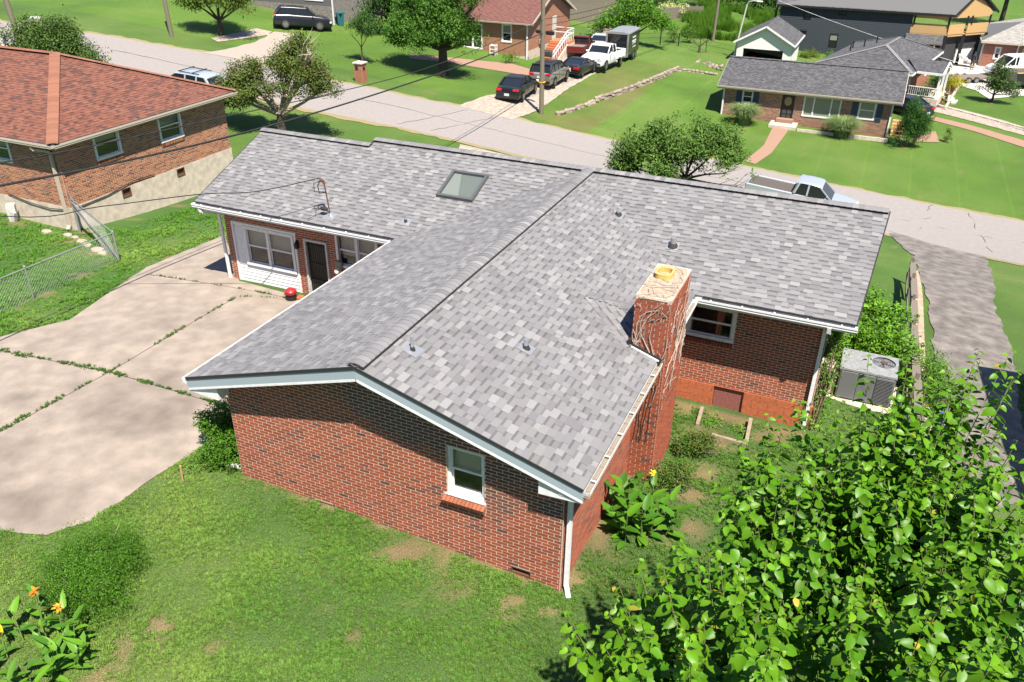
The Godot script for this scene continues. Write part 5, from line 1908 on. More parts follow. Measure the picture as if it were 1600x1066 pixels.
func blue_house() -> void:
	var h := thing("new_house", "tall dark blue-grey sided house being built, with raw timber porch", "house", Vector3(-4.7, -5.3, -90.5))
	var L := 13.4
	var e := 5.1
	var F := fr(Vector3.ZERO, Vector3.RIGHT)
	var wins: Array = [Rect2(2.5, 3.7, 0.8, 1.15), Rect2(6.05, 4.3, 0.85, 0.65), Rect2(5.6, 1.05, 0.85, 1.3), Rect2(10.6, 1.85, 0.75, 0.35), Rect2(2.4, 2.05, 0.7, 0.45)]
	simple_wall(h, F, [[0, -0.8], [L, -0.8], [L, e], [0, e]], wins, M.blue_siding)
	for r in wins:
		window_unit(h, F, r, {"frame": M.black_metal, "casing": 0.05, "upper": M.dark_glass if r.size.y < 1.2 else M.blind_glass})
	var lap := MB.new()
	for k in 34:
		var y := -0.4 + k * 0.163
		var s: Array = [Vector2(0, L)]
		for r in wins:
			if y > r.position.y - 0.05 and y < r.end.y + 0.05:
				s = less(s, r.position.x - 0.03, r.end.x + 0.03)
		for p in s:
			lap.box(Vector3((p.x + p.y) / 2, y, 0.008), Vector3(p.y - p.x, 0.15, 0.012), Basis(Vector3.RIGHT, -0.09))
	part(h, "siding_board", lap.mesh(), M.blue_siding).set_meta("kind", "stuff")
	simple_wall(h, fr(Vector3(L, 0, 0), Vector3(0, 0, -1)), [[0.205, -0.8], [9, -0.8], [9, e], [4.5, 7.6], [0.205, e]], [Rect2(3.0, 3.4, 1.1, 1.4)], M.raw_wood)
	simple_wall(h, fr(Vector3.ZERO, Vector3(0, 0, 1)), [[-9, -0.8], [-0.205, -0.8], [-0.205, e], [-4.5, 7.6], [-9, e]], [], M.blue_siding)
	simple_wall(h, fr(Vector3(L, 0, -9), Vector3(-1, 0, 0)), [[0.205, -0.8], [L - 0.205, -0.8], [L - 0.205, e], [0.205, e]], [], M.blue_siding)
	var A := Vector3(16.9, 0, 0.0)
	var Z := Vector3(20.9, 0, -4.6)
	var X := 17.3
	var pk := Vector3(19.3, 7.3, -2.5)
	roof_face(h, [Vector3(-0.4, e - 0.02, 0.4), Vector3(X, e - 0.02, 0.4), pk, Vector3(-0.4, 7.75, -4.5)], DARK_TABS, 0, 0.16, 0.25, 0.5)
	roof_face(h, [Vector3(21.6, e - 0.02, -5.3), Vector3(13.0, e - 0.02, -9.4), Vector3(-0.4, 7.75, -4.5), pk], DARK_TABS, 0, 0.16, 0.25, 0.5)
	roof_face(h, [Vector3(13.0, e - 0.02, -9.4), Vector3(-0.4, e - 0.02, -9.4), Vector3(-0.4, 7.75, -4.5)], DARK_TABS, 0, 0.16, 0.25, 0.5)
	eave(h, Vector3(-0.4, e - 0.12, 0.38), Vector3(X, e - 0.12, 0.38), M.black_metal, 0.2)
	eave(h, Vector3(X, e - 0.12, 0.38), pk - Vector3(0, 0.1, 0), M.black_metal, 0.2)
	eave(h, Vector3(21.6, e - 0.12, -5.3), pk - Vector3(0, 0.1, 0), M.black_metal, 0.2)
	# porch: raw sheathing, deck, parapet of boards, black posts
	var b := MB.new()
	var front := fr(A, Z - A)
	var W := A.distance_to(Z)
	b.prism(PackedVector2Array([Vector2(-0.1, e - 0.45), Vector2(W + 0.1, e - 0.45), Vector2(W + 0.1, e), Vector2(W / 2, 7.1), Vector2(-0.1, e)]), -0.1, 0.0)
	part(h, "gable_sheathing", transformed(b, front), M.raw_wood)
	b = MB.new()
	b.box(Vector3((L + 16.9) / 2, e - 0.35, -0.05), Vector3(16.9 - L - 0.1, 0.4, 0.14))
	part(h, "porch_beam", b.mesh(), M.raw_wood)
	b = MB.new()
	b.slab(PackedVector3Array([Vector3(L, 3.1, 0), Vector3(16.9, 3.1, 0), Vector3(20.9, 3.1, -4.6), Vector3(L, 3.1, -8.0)]), 0.25)
	part(h, "porch_deck", b.mesh(), M.raw_wood)
	for s in [[Vector3(L, 3.55, -0.04), Vector3(16.85, 3.55, -0.04)], [A.lerp(Z, 0.02), A.lerp(Z, 0.40)], [A.lerp(Z, 0.47), A.lerp(Z, 0.98)]]:
		b = MB.new()
		var lift := Vector3(0, 3.55, 0) if s[0].y == 0.0 else Vector3.ZERO
		b.bar(s[0] + lift, s[1] + lift, 0.1, 0.95)
		part(h, "porch_parapet", b.mesh(), M.raw_wood)
	for p in [Vector3(L + 0.2, 0, 0.02), A, A.lerp(Z, 0.44), A.lerp(Z, 0.55), Z]:
		b = MB.new()
		b.box(p + Vector3(0, 4.35, 0), Vector3(0.2, 0.9, 0.2))
		part(h, "porch_post", b.mesh(), M.black_metal)
	for p in [A, A.lerp(Z, 0.44), Z]:
		b = MB.new()
		b.box(p + Vector3(0, 1.2, 0), Vector3(0.32, 3.6, 0.32))
		part(h, "porch_post", b.mesh(), M.black_metal)
	for r in [[1.0, 1.0, 1.0], [2.6, 0.85, 1.1]]:
		b = MB.new()
		b.box(Vector3(L + 0.03, 4.15, -float(r[0]) - 0.5), Vector3(0.05, 1.0, r[1]))
		part(h, "window", b.mesh(), M.dark_glass)
	# pent roof over the side entrance
	roof_face(h, [Vector3(L - 0.3, 2.25, 1.3), Vector3(16.7, 2.25, 1.3), Vector3(16.7, 2.95, 0.06), Vector3(L - 0.3, 2.95, 0.06)], DARK_TABS)
	simple_wall(h, fr(Vector3(L, 0, -0.4), Vector3.RIGHT), [[0.205, -0.8], [3.2, -0.8], [3.2, 2.85], [0.205, 2.85]], [], M.painted_darkness)  # panel coloured near-black for the shade inside the openings under the porch
	simple_wall(h, front.translated_local(Vector3(0, 0, -0.5)), [[0.1, -0.8], [W, -0.8], [W, 2.85], [0.1, 2.85]], [Rect2(2.6, -0.8, 3.0, 2.3)], mat("dark_siding", Color(0.03, 0.032, 0.036), 0.7))
	b = MB.new()
	b.box(Vector3(4.1, 0.35, -0.62), Vector3(3.0, 2.3, 0.06))
	part(h, "garage_door", transformed(b, front), M.white_paint)
	for k in 4:
		b = MB.new()
		b.box(Vector3(15.0 + k * 0.5, 0.6, 1.2), Vector3(0.12, 3.3, 0.12))
		part(h, "porch_post", b.mesh(), M.black_metal if k != 2 else M.raw_wood)


func mid_house() -> void:   # brick house up the drive with the outside stair
	var h := thing("brick_house", "orange brick house with reddish roof and brick side stairs, behind the parked cars", "house", Vector3(-20.6, -2.5, -56.9))
	var e := 3.45
	var L := 11.5
	var a := Vector3(-L, e, 0.42)
	var b2 := Vector3(0.45, e, 0.42)
	var r1 := Vector3(-L, 5.7, -4.9)
	var r2 := Vector3(0.45, 5.7, -4.9)
	roof_face(h, [a, b2, r2, r1], RED_TABS, 0, 0.15, 0.2, 0.4)
	roof_face(h, [Vector3(0.45, e, -10.2), Vector3(-L, e, -10.2), r1, r2], RED_TABS, 0, 0.15, 0.2, 0.4)
	gutter(h, a + Vector3(0, -0.02, 0), b2 + Vector3(0, -0.02, 0), Vector3.BACK, M.cream_paint, false, false)
	eave(h, Vector3(0.44, e - 0.1, 0.42), Vector3(0.44, 5.6, -4.9), M.cream_paint)
	eave(h, Vector3(0.44, e - 0.1, -10.2), Vector3(0.44, 5.6, -4.9), M.cream_paint)
	var F := fr(Vector3.ZERO, Vector3.RIGHT)
	var w1 := Rect2(-2.5, 1.75, 0.95, 1.5)
	var w2 := Rect2(-6.2, 1.0, 1.9, 2.1)
	brick_wall(h, F, rect_poly(-L, 0.75, -0.004, e - 0.05), [w1, w2], plain_orange)
	var S := fr(Vector3.ZERO, Vector3(0, 0, -1))
	brick_wall(h, S, PackedVector2Array([Vector2(0.016, 1.2), Vector2(9.8, 1.2), Vector2(9.8, e), Vector2(4.9, 5.55), Vector2(0.016, e)]), [Rect2(5.3, 1.35, 0.95, 2.05)], plain_orange)
	part(h, "foundation", wall_mesh(Transform3D(S.basis, Vector3(0.012, 0, 0)), rect_poly(-0.012, -1.4, 9.8, 1.195), []).mesh(), M.cmu)
	part(h, "foundation", wall_mesh(Transform3D(F.basis, Vector3(0, 0, 0.012)), rect_poly(-L, -1.2, 0.008, 0.745), []).mesh(), M.cmu)
	simple_wall(h, fr(Vector3(-L, 0, 0), Vector3(0, 0, 1)), [[-9.8, -1], [-0.205, -1], [-0.205, e], [-4.9, 5.5], [-9.8, e]], [], M.brick)
	window_unit(h, F, w1, {"casing": 0.11})
	window_unit(h, F, w2, {"casing": 0.12, "mullions": [-5.25], "upper": M.dark_glass})
	downspout(h, PackedVector3Array([Vector3(-0.12, e - 0.1, 0.42), Vector3(-0.12, e - 0.3, 0.08), Vector3(-0.12, -0.1, 0.08)]), M.white_paint, 0.12)
	var b := MB.new()
	b.box(Vector3(0.03, 2.35, -5.78), Vector3(0.05, 2.0, 0.9))
	part(h, "door", b.mesh(), M.old_white)
	b = MB.new()
	b.bevel_box(Vector3(0.1, 1.65, -2.3), Vector3(0.16, 0.4, 0.3), 0.03)
	b.rod(Vector3(0.1, 1.85, -2.3), Vector3(0.1, 3.6, -2.3), 0.03, 6)
	part(h, "meter_box", b.mesh(), M.galvanised)
	# stair of brick treads on a rendered wall
	for k in 9:
		b = MB.new()
		b.box(Vector3(1.05, 0.02 + k * 0.155, -1.2 - k * 0.36), Vector3(1.5, 0.155, 0.38))
		var st := part(h, "stair_tread", b.mesh(), mat("stair_brick", Color(0.38, 0.13, 0.055), 0.85))
		b = MB.new()
		b.box(Vector3(1.05, 0.10 + k * 0.155, -1.06 - k * 0.36), Vector3(1.52, 0.02, 0.12))
		part(st, "nosing", b.mesh(), M.orange_paint)
	b = MB.new()
	b.prism(PackedVector2Array([Vector2(1.0, -1.2), Vector2(6.1, -1.2), Vector2(6.1, 1.25), Vector2(4.4, 1.25), Vector2(1.0, -0.1)]), 1.70, 1.9)
	part(h, "stair_wall", transformed(b, fr(Vector3.ZERO, Vector3(0, 0, -1))), M.cmu)
	b = MB.new()
	b.box(Vector3(1.0, 0.65, -5.3), Vector3(1.78, 1.5, 1.7))
	part(h, "landing", b.mesh(), mat("stair_brick", Color(0.38, 0.13, 0.055), 0.85))
	b = MB.new()
	for s in [0.55, 0.95]:
		b.bar(Vector3(1.78, 0.1 + s, -1.1), Vector3(1.78, 1.42 + s, -4.5), 0.05, 0.06)
		b.bar(Vector3(1.78, 1.42 + s, -4.5), Vector3(1.78, 1.42 + s, -6.1), 0.05, 0.06)
		b.bar(Vector3(1.78, 1.42 + s, -6.1), Vector3(0.1, 1.42 + s, -6.1), 0.05, 0.06)
	for k in 12:
		var z := -1.1 - k * 0.45
		var y := minf(0.1 + k * 0.175, 1.42)
		b.box(Vector3(1.78, y + 0.5, z), Vector3(0.04, 0.95, 0.04))
	part(h, "stair_railing", b.mesh(), M.white_paint)


func background_buildings() -> void:
	var h := thing("grey_house", "grey block-walled house with pinkish door, top left behind the trees", "house", Vector3(-44.5, 0.0, -53.6))
	var F := fr(Vector3.ZERO, Vector3.RIGHT)
	simple_wall(h, F, [[-2, -1], [6.8, -1], [6.8, 1.55], [-2, 1.55]], [Rect2(2.45, -0.1, 0.9, 1.4)], M.grey_siding)
	simple_wall(h, F, [[-2, 1.56], [6.8, 1.56], [6.8, 4.2], [-2, 4.2]], [Rect2(-0.5, 1.9, 2.4, 1.0), Rect2(4.0, 1.9, 1.9, 1.0)], mat("dark_clad", Color(0.10, 0.095, 0.10), 0.8))
	window_unit(h, F, Rect2(-0.5, 1.9, 2.4, 1.0), {"mullions": [0.7], "upper": M.dark_glass})
	window_unit(h, F, Rect2(4.0, 1.9, 1.9, 1.0), {"mullions": [4.95], "upper": M.dark_glass})
	simple_wall(h, fr(Vector3(6.8, 0, 0), Vector3(0, 0, -1)), [[0.205, -1], [8, -1], [8, 4.2], [0.205, 4.2]], [], M.grey_siding)
	roof_face(h, [Vector3(-2.4, 4.2, 0.4), Vector3(7.2, 4.2, 0.4), Vector3(7.2, 5.6, -4), Vector3(-2.4, 5.6, -4)], DARK_TABS, 0, 0.2, 0.3, 0.6)
	roof_face(h, [Vector3(7.2, 4.2, -8.4), Vector3(-2.4, 4.2, -8.4), Vector3(-2.4, 5.6, -4), Vector3(7.2, 5.6, -4)], DARK_TABS, 0, 0.2, 0.3, 0.6)
	var b := MB.new()
	b.box(Vector3(2.9, 0.6, -0.08), Vector3(0.88, 1.38, 0.05))
	var d := part(h, "door", b.mesh(), M.white_paint)
	b = MB.new()
	b.box(Vector3(2.9, 0.75, -0.045), Vector3(0.6, 0.75, 0.02))
	part(d, "door_panel", b.mesh(), mat("pink_panel", Color(0.45, 0.17, 0.16), 0.7))
	b = MB.new()
	b.box(Vector3(6.83, 0.7, 0.03), Vector3(0.1, 3.0, 0.1))
	part(h, "corner_board", b.mesh(), M.white_paint)

	h = thing("brick_bungalow", "small brick bungalow with pale roof behind the white van", "house", Vector3(16.9, -5.3, -92.5))
	F = fr(Vector3.ZERO, Vector3.RIGHT)
	var w := Rect2(0.3, 0.75, 0.6, 1.25)
	brick_wall(h, F, rect_poly(-0.8, -0.6, 2.4, 2.5), [w], red_brick)
	window_unit(h, F, w, {"casing": 0.12})
	var S := fr(Vector3(2.4, 0, 0), Vector3(0.75, 0, -1))
	var w2 := Rect2(0.9, 0.5, 0.9, 1.4)
	brick_wall(h, S, rect_poly(0.016, -0.6, 10, 2.5), [w2], plain_orange)
	window_unit(h, S, w2, {"casing": 0.12})
	simple_wall(h, fr(Vector3(-0.8, 0, 0), Vector3(0, 0, 1)), [[-10, -0.6], [-0.205, -0.6], [-0.205, 2.5], [-10, 2.5]], [], M.brick)
	var r1 := Vector3(2.6, 4.1, -4.0)
	var r2 := Vector3(6.0, 4.1, -8.5)
	roof_face(h, [Vector3(-1.2, 2.5, 0.4), Vector3(2.6, 2.5, 0.45), r1], PALE_TABS, 0, 0.17, 0.25, 0.5)
	roof_face(h, [Vector3(2.6, 2.5, 0.45), Vector3(10.2, 2.5, -9.6), r2, r1], PALE_TABS, 0, 0.17, 0.25, 0.5)
	roof_face(h, [Vector3(-1.2, 2.5, -12.4), Vector3(-1.2, 2.5, 0.4), r1, r2], PALE_TABS, 0, 0.17, 0.25, 0.5)
	eave(h, Vector3(-1.2, 2.42, 0.4), Vector3(2.6, 2.42, 0.45), M.cream_paint)
	eave(h, Vector3(2.6, 2.42, 0.45), Vector3(10.2, 2.42, -9.6), M.cream_paint)
	downspout(h, PackedVector3Array([Vector3(2.4, 2.4, 0.3), Vector3(2.36, 2.1, 0.06), Vector3(2.36, -0.4, 0.06)]), M.white_paint, 0.12)
	for k in 7:
		b = MB.new()
		b.box(Vector3(-2.8 + k * 0.3, 1.0 - k * 0.17, 0.9), Vector3(0.34, 0.22, 1.1))
		part(h, "step", b.mesh(), M.white_concrete)


func houses() -> void:
	background_buildings()
	right_house()
	neighbour_house()
	ranch_house()
	porch_house()
	garage()
	blue_house()
	mid_house()


func right_house() -> void:   # outside the picture: its shadow lies on the driveway
	var h := thing("white_house", "white house just outside the right edge, shading the asphalt driveway", "house", Vector3(14.9, -2.5, -14.1))
	simple_wall(h, fr(Vector3.ZERO, Vector3(0, 0, 1)), [[0, -0.6], [12, -0.6], [12, 5.8], [0, 5.8]], [], M.white_siding)
	simple_wall(h, fr(Vector3(8, 0, 0), Vector3(-1, 0, 0)), [[0, -0.6], [7.8, -0.6], [7.8, 5.8], [4, 7.6], [0, 5.8]], [], M.white_siding)
	simple_wall(h, fr(Vector3(8, 0, 12), Vector3(0, 0, -1)), [[0, -0.6], [12, -0.6], [12, 5.8], [0, 5.8]], [], M.white_siding)
	roof_face(h, [Vector3(-0.5, 5.95, 12.4), Vector3(-0.5, 5.95, -0.4), Vector3(4, 7.9, -0.4), Vector3(4, 7.9, 12.4)], DARK_TABS, 0, 0.2, 0.3, 0.6)
	roof_face(h, [Vector3(8.5, 5.95, -0.4), Vector3(8.5, 5.95, 12.4), Vector3(4, 7.9, 12.4), Vector3(4, 7.9, -0.4)], DARK_TABS, 0, 0.2, 0.3, 0.6)


# ---------------------------------------------------------------- vehicles (nose towards -z)
func wheels(root: Node3D, zs: Array, half: float, r: float, w := 0.22) -> void:
	for z in zs:
		for s in [-1.0, 1.0]:
			var b := MB.new()
			var rings := []
			for q in [[-w / 2, r * 0.9], [-w / 2 + 0.03, r], [w / 2 - 0.03, r], [w / 2, r * 0.9]]:
				var p := PackedVector3Array()
				for k in 20:
					p.append(Vector3(q[0], sin(TAU * k / 20) * q[1], cos(TAU * k / 20) * q[1]))
				rings.append(p)
			b.loft(rings)
			var wh := part(root, "wheel", b.mesh(0.6), M.tyre, Transform3D(Basis.IDENTITY, Vector3(s * (half - w / 2 + 0.02), r, z)))
			b = MB.new()
			var x: float = s * (w / 2 + 0.004)
			for k in 10:
				var g := TAU * k / 10
				var e := TAU * (k + 0.62) / 10
				b.quad(Vector3(x, sin(g) * r * 0.12, cos(g) * r * 0.12), Vector3(x, sin(e) * r * 0.12, cos(e) * r * 0.12), Vector3(x, sin(e) * r * 0.66, cos(e) * r * 0.66), Vector3(x, sin(g) * r * 0.66, cos(g) * r * 0.66))
			b.rod(Vector3(x * 0.9, 0, 0), Vector3(x * 1.06, 0, 0), r * 0.18, 10)
			part(wh, "rim", b.mesh(), M.rim)


func body_rings(st: Array, yb: float) -> Array:   # stations [z, top, half width]
	var rings := []
	for s in st:
		var z: float = s[0]
		var y: float = s[1]
		var w: float = s[2]
		var mid := lerpf(yb, y, 0.55)
		var q := PackedVector3Array()
		for p in [[w * 0.90, yb], [w * 0.985, yb + 0.10], [w, mid], [w * 0.965, y - 0.10], [w * 0.88, y - 0.015], [w * 0.5, y + 0.015]]:
			q.append(Vector3(p[0], p[1], z))
		for p in [[-w * 0.5, y + 0.015], [-w * 0.88, y - 0.015], [-w * 0.965, y - 0.10], [-w, mid], [-w * 0.985, yb + 0.10], [-w * 0.90, yb]]:
			q.append(Vector3(p[0], p[1], z))
		rings.append(q)
	return rings


func cabin_ring(z: float, y0: float, y1: float, w0: float, w1: float) -> PackedVector3Array:
	return PackedVector3Array([Vector3(w0, y0, z), Vector3(w1, y1 - 0.02, z), Vector3(w1 * 0.8, y1 + 0.02, z), Vector3(-w1 * 0.8, y1 + 0.02, z), Vector3(-w1, y1 - 0.02, z), Vector3(-w0, y0, z)])


# d: L, W, body stations, cabin [rear base, rear top, front top, front base] z, belt, roof, colour ...
func car(called: String, label: String, at: Vector3, turn: float, d: Dictionary) -> Node3D:
	var category: String = d.get("category", "car")
	var foot := on(at.x, at.z, 0.03)
	var root := thing(called, label, category, foot, turn, d.get("group", ""))
	var fwd := Vector3(0, 0, -1).rotated(Vector3.UP, turn)
	var rise := ground(at.x + fwd.x * 1.5, at.z + fwd.z * 1.5) - ground(at.x - fwd.x * 1.5, at.z - fwd.z * 1.5)
	root.rotation = Vector3(atan2(rise, 3.0), turn, 0)
	root.rotation_order = EULER_ORDER_YXZ
	var m: Material = d.paint
	var W: float = d.W / 2.0
	var yb: float = d.get("yb", 0.24)
	var belt: float = d.belt
	var top: float = d.top
	var b := MB.new()
	b.loft(body_rings(d.body, yb))
	var bd := part(root, "body", b.mesh(0.75), m)
	var c: Array = d.cabin
	var wt := W * float(d.get("tumble", 0.74))
	var wb := W * 0.90
	b = MB.new()
	b.loft([cabin_ring(c[0], belt - 0.04, belt - 0.01, wb, wb * 0.97), cabin_ring(c[1], belt - 0.04, top - 0.02, wb, wt), cabin_ring(c[2], belt - 0.04, top - 0.02, wb, wt), cabin_ring(c[3], belt - 0.04, belt - 0.01, wb, wb * 0.97)])
	part(root, "window_glass", b.mesh(), M.dark_glass)
	b = MB.new()
	var rr := []
	for q in [[c[1] + 0.12, -0.03, 0.95], [c[1] - 0.05, 0.02, 1.0], [(c[1] + c[2]) / 2, 0.045, 1.01], [c[2] + 0.05, 0.02, 1.0], [c[2] - 0.14, -0.04, 0.95]]:
		var y: float = top + q[1]
		var w: float = wt * q[2]
		rr.append(PackedVector3Array([Vector3(w, y - 0.05, q[0]), Vector3(w * 0.97, y - 0.012, q[0]), Vector3(w * 0.6, y + 0.02, q[0]), Vector3(-w * 0.6, y + 0.02, q[0]), Vector3(-w * 0.97, y - 0.012, q[0]), Vector3(-w, y - 0.05, q[0])]))
	b.loft(rr)
	part(root, "roof", b.mesh(0.6), d.get("roof_paint", m))
	var pl: Material = d.get("pillar_paint", m)
	for s in [-1.0, 1.0]:
		b = MB.new()
		b.bar(Vector3(s * wb * 0.975, belt, c[3] + 0.02), Vector3(s * wt, top - 0.02, c[2]), 0.07, 0.06)
		part(root, "pillar", b.mesh(), pl)
		b = MB.new()
		b.bar(Vector3(s * wb * 0.975, belt, c[0] - 0.02), Vector3(s * wt, top - 0.02, c[1]), 0.13, 0.10)
		part(root, "pillar", b.mesh(), pl)
		for t in d.get("posts", [0.5]):
			b = MB.new()
			var z := lerpf(c[1], c[2], t)
			b.bar(Vector3(s * (wb + 0.006), belt, z), Vector3(s * (wt + 0.006), top - 0.03, z), 0.02, 0.09, Vector3.BACK)
			part(root, "pillar", b.mesh(), pl)
		b = MB.new()
		b.bevel_box(Vector3(s * (W + 0.09), belt + 0.06, c[3] + 0.32), Vector3(0.2, 0.14, 0.1), 0.03)
		part(root, "mirror", b.mesh(), pl)
	var zr: float = d.body[0][0]
	var zf: float = d.body[d.body.size() - 1][0]
	for s in [-1.0, 1.0]:
		b = MB.new()
		var th: float = d.get("tail_y", belt - 0.16)
		var tw: Array = d.get("tail", [0.34, 0.16])
		b.bevel_box(Vector3(s * (W * 0.92 - tw[0] / 2), th, zr - 0.02), Vector3(tw[0], tw[1], 0.10), 0.02)
		part(root, "taillight", b.mesh(), M.red_lamp)
		b = MB.new()
		b.bevel_box(Vector3(s * W * 0.74, d.get("head_y", 0.66), zf + 0.06), Vector3(0.34, d.get("head_h", 0.15), 0.16), 0.02)
		part(root, "headlight", b.mesh(), M.lamp_glass)
	b = MB.new()
	b.bevel_box(Vector3(0, yb + 0.20, zr + 0.02), Vector3(W * 1.8, 0.20, 0.12), 0.04)
	part(root, "bumper", b.mesh(), d.get("bumper", m))
	b = MB.new()
	b.bevel_box(Vector3(0, yb + 0.18, zf - 0.02), Vector3(W * 1.7, 0.20, 0.12), 0.04)
	part(root, "bumper", b.mesh(), d.get("bumper", m))
	b = MB.new()
	b.box(Vector3(0, d.get("plate_y", yb + 0.40), zr + 0.085), Vector3(0.36, 0.17, 0.012))
	part(root, "number_plate", b.mesh(), M.plate)
	b = MB.new()
	b.box(Vector3(0, 0.56, zf - 0.03), Vector3(W * 1.0, d.get("grille", 0.14), 0.05))
	part(root, "grille", b.mesh(), M.black_metal)
	# door seams
	b = MB.new()
	for s in [-1.0, 1.0]:
		for z in d.get("seams", []):
			b.box(Vector3(s * (W + 0.001), lerpf(yb, belt, 0.55), z), Vector3(0.008, belt - yb - 0.25, 0.012))
	if b.v.size():
		part(root, "door_seam", b.mesh(), M.dark_seal).set_meta("kind", "stuff")
	wheels(root, d.wheels, W, d.get("wheel_r", 0.33))
	# dark wheel arches
	b = MB.new()
	for z in d.wheels:
		for s in [-1.0, 1.0]:
			var r: float = d.get("wheel_r", 0.33) + 0.06
			for k in 12:
				var g := PI * k / 12
				var e := PI * (k + 1) / 12
				b.quad(Vector3(s * (W + 0.004), d.get("wheel_r", 0.33) + sin(g) * r * 0.75, z + cos(g) * r * 0.75), Vector3(s * (W + 0.004), d.get("wheel_r", 0.33) + sin(e) * r * 0.75, z + cos(e) * r * 0.75), Vector3(s * (W + 0.004), d.get("wheel_r", 0.33) + sin(e) * r, z + cos(e) * r), Vector3(s * (W + 0.004), d.get("wheel_r", 0.33) + sin(g) * r, z + cos(g) * r))
	part(root, "wheel_arch", b.mesh(), M.black_metal).set_meta("kind", "stuff")
	return root


func sedan_spec(p: Material) -> Dictionary:
	return {"W": 1.82, "paint": p, "belt": 0.98, "top": 1.42, "body": [[2.36, 0.86, 0.76], [2.25, 1.0, 0.86], [1.6, 1.05, 0.90], [0.6, 1.0, 0.91], [-0.9, 0.98, 0.91], [-1.7, 0.88, 0.89], [-2.2, 0.72, 0.82], [-2.38, 0.60, 0.70]],
		"cabin": [1.75, 0.85, -0.25, -1.15], "wheels": [1.42, -1.42], "posts": [0.45], "seams": [0.35, -0.75], "tail": [0.42, 0.17], "tail_y": 0.86, "plate_y": 0.55}


func suv_spec(p: Material) -> Dictionary:
	return {"W": 1.86, "paint": p, "belt": 1.08, "top": 1.64, "body": [[2.30, 0.98, 0.84], [2.2, 1.08, 0.91], [1.0, 1.10, 0.93], [-0.9, 1.08, 0.93], [-1.7, 1.02, 0.92], [-2.15, 0.92, 0.86], [-2.35, 0.72, 0.76]],
		"cabin": [2.18, 1.75, -0.35, -1.15], "wheels": [1.38, -1.38], "wheel_r": 0.36, "posts": [0.28, 0.66], "seams": [0.5, -0.5], "tail": [0.40, 0.15], "tail_y": 1.0, "plate_y": 0.80, "bumper": M.black_metal, "tumble": 0.78}


func pickup_bed(root: Node3D, z0: float, z1: float, W: float, y0: float, y1: float, m: Material, liner: Material) -> void:
	for s in [-1.0, 1.0]:
		var b := MB.new()
		b.bevel_box(Vector3(s * (W - 0.07), (y0 + y1) / 2, (z0 + z1) / 2), Vector3(0.12, y1 - y0, z0 - z1), 0.03)
		part(root, "bed_side", b.mesh(), m)
	var b := MB.new()
	b.bevel_box(Vector3(0, (y0 + y1) / 2, z0 - 0.05), Vector3(W * 2 - 0.1, y1 - y0, 0.1), 0.03)
	part(root, "tailgate", b.mesh(), m)
	b = MB.new()
	b.box(Vector3(0, y1 - 0.10, (z0 + z1) / 2 - 0.02), Vector3(W * 2 - 0.28, 0.05, z0 - z1 - 0.2))
	part(root, "bed_cover", b.mesh(), liner)


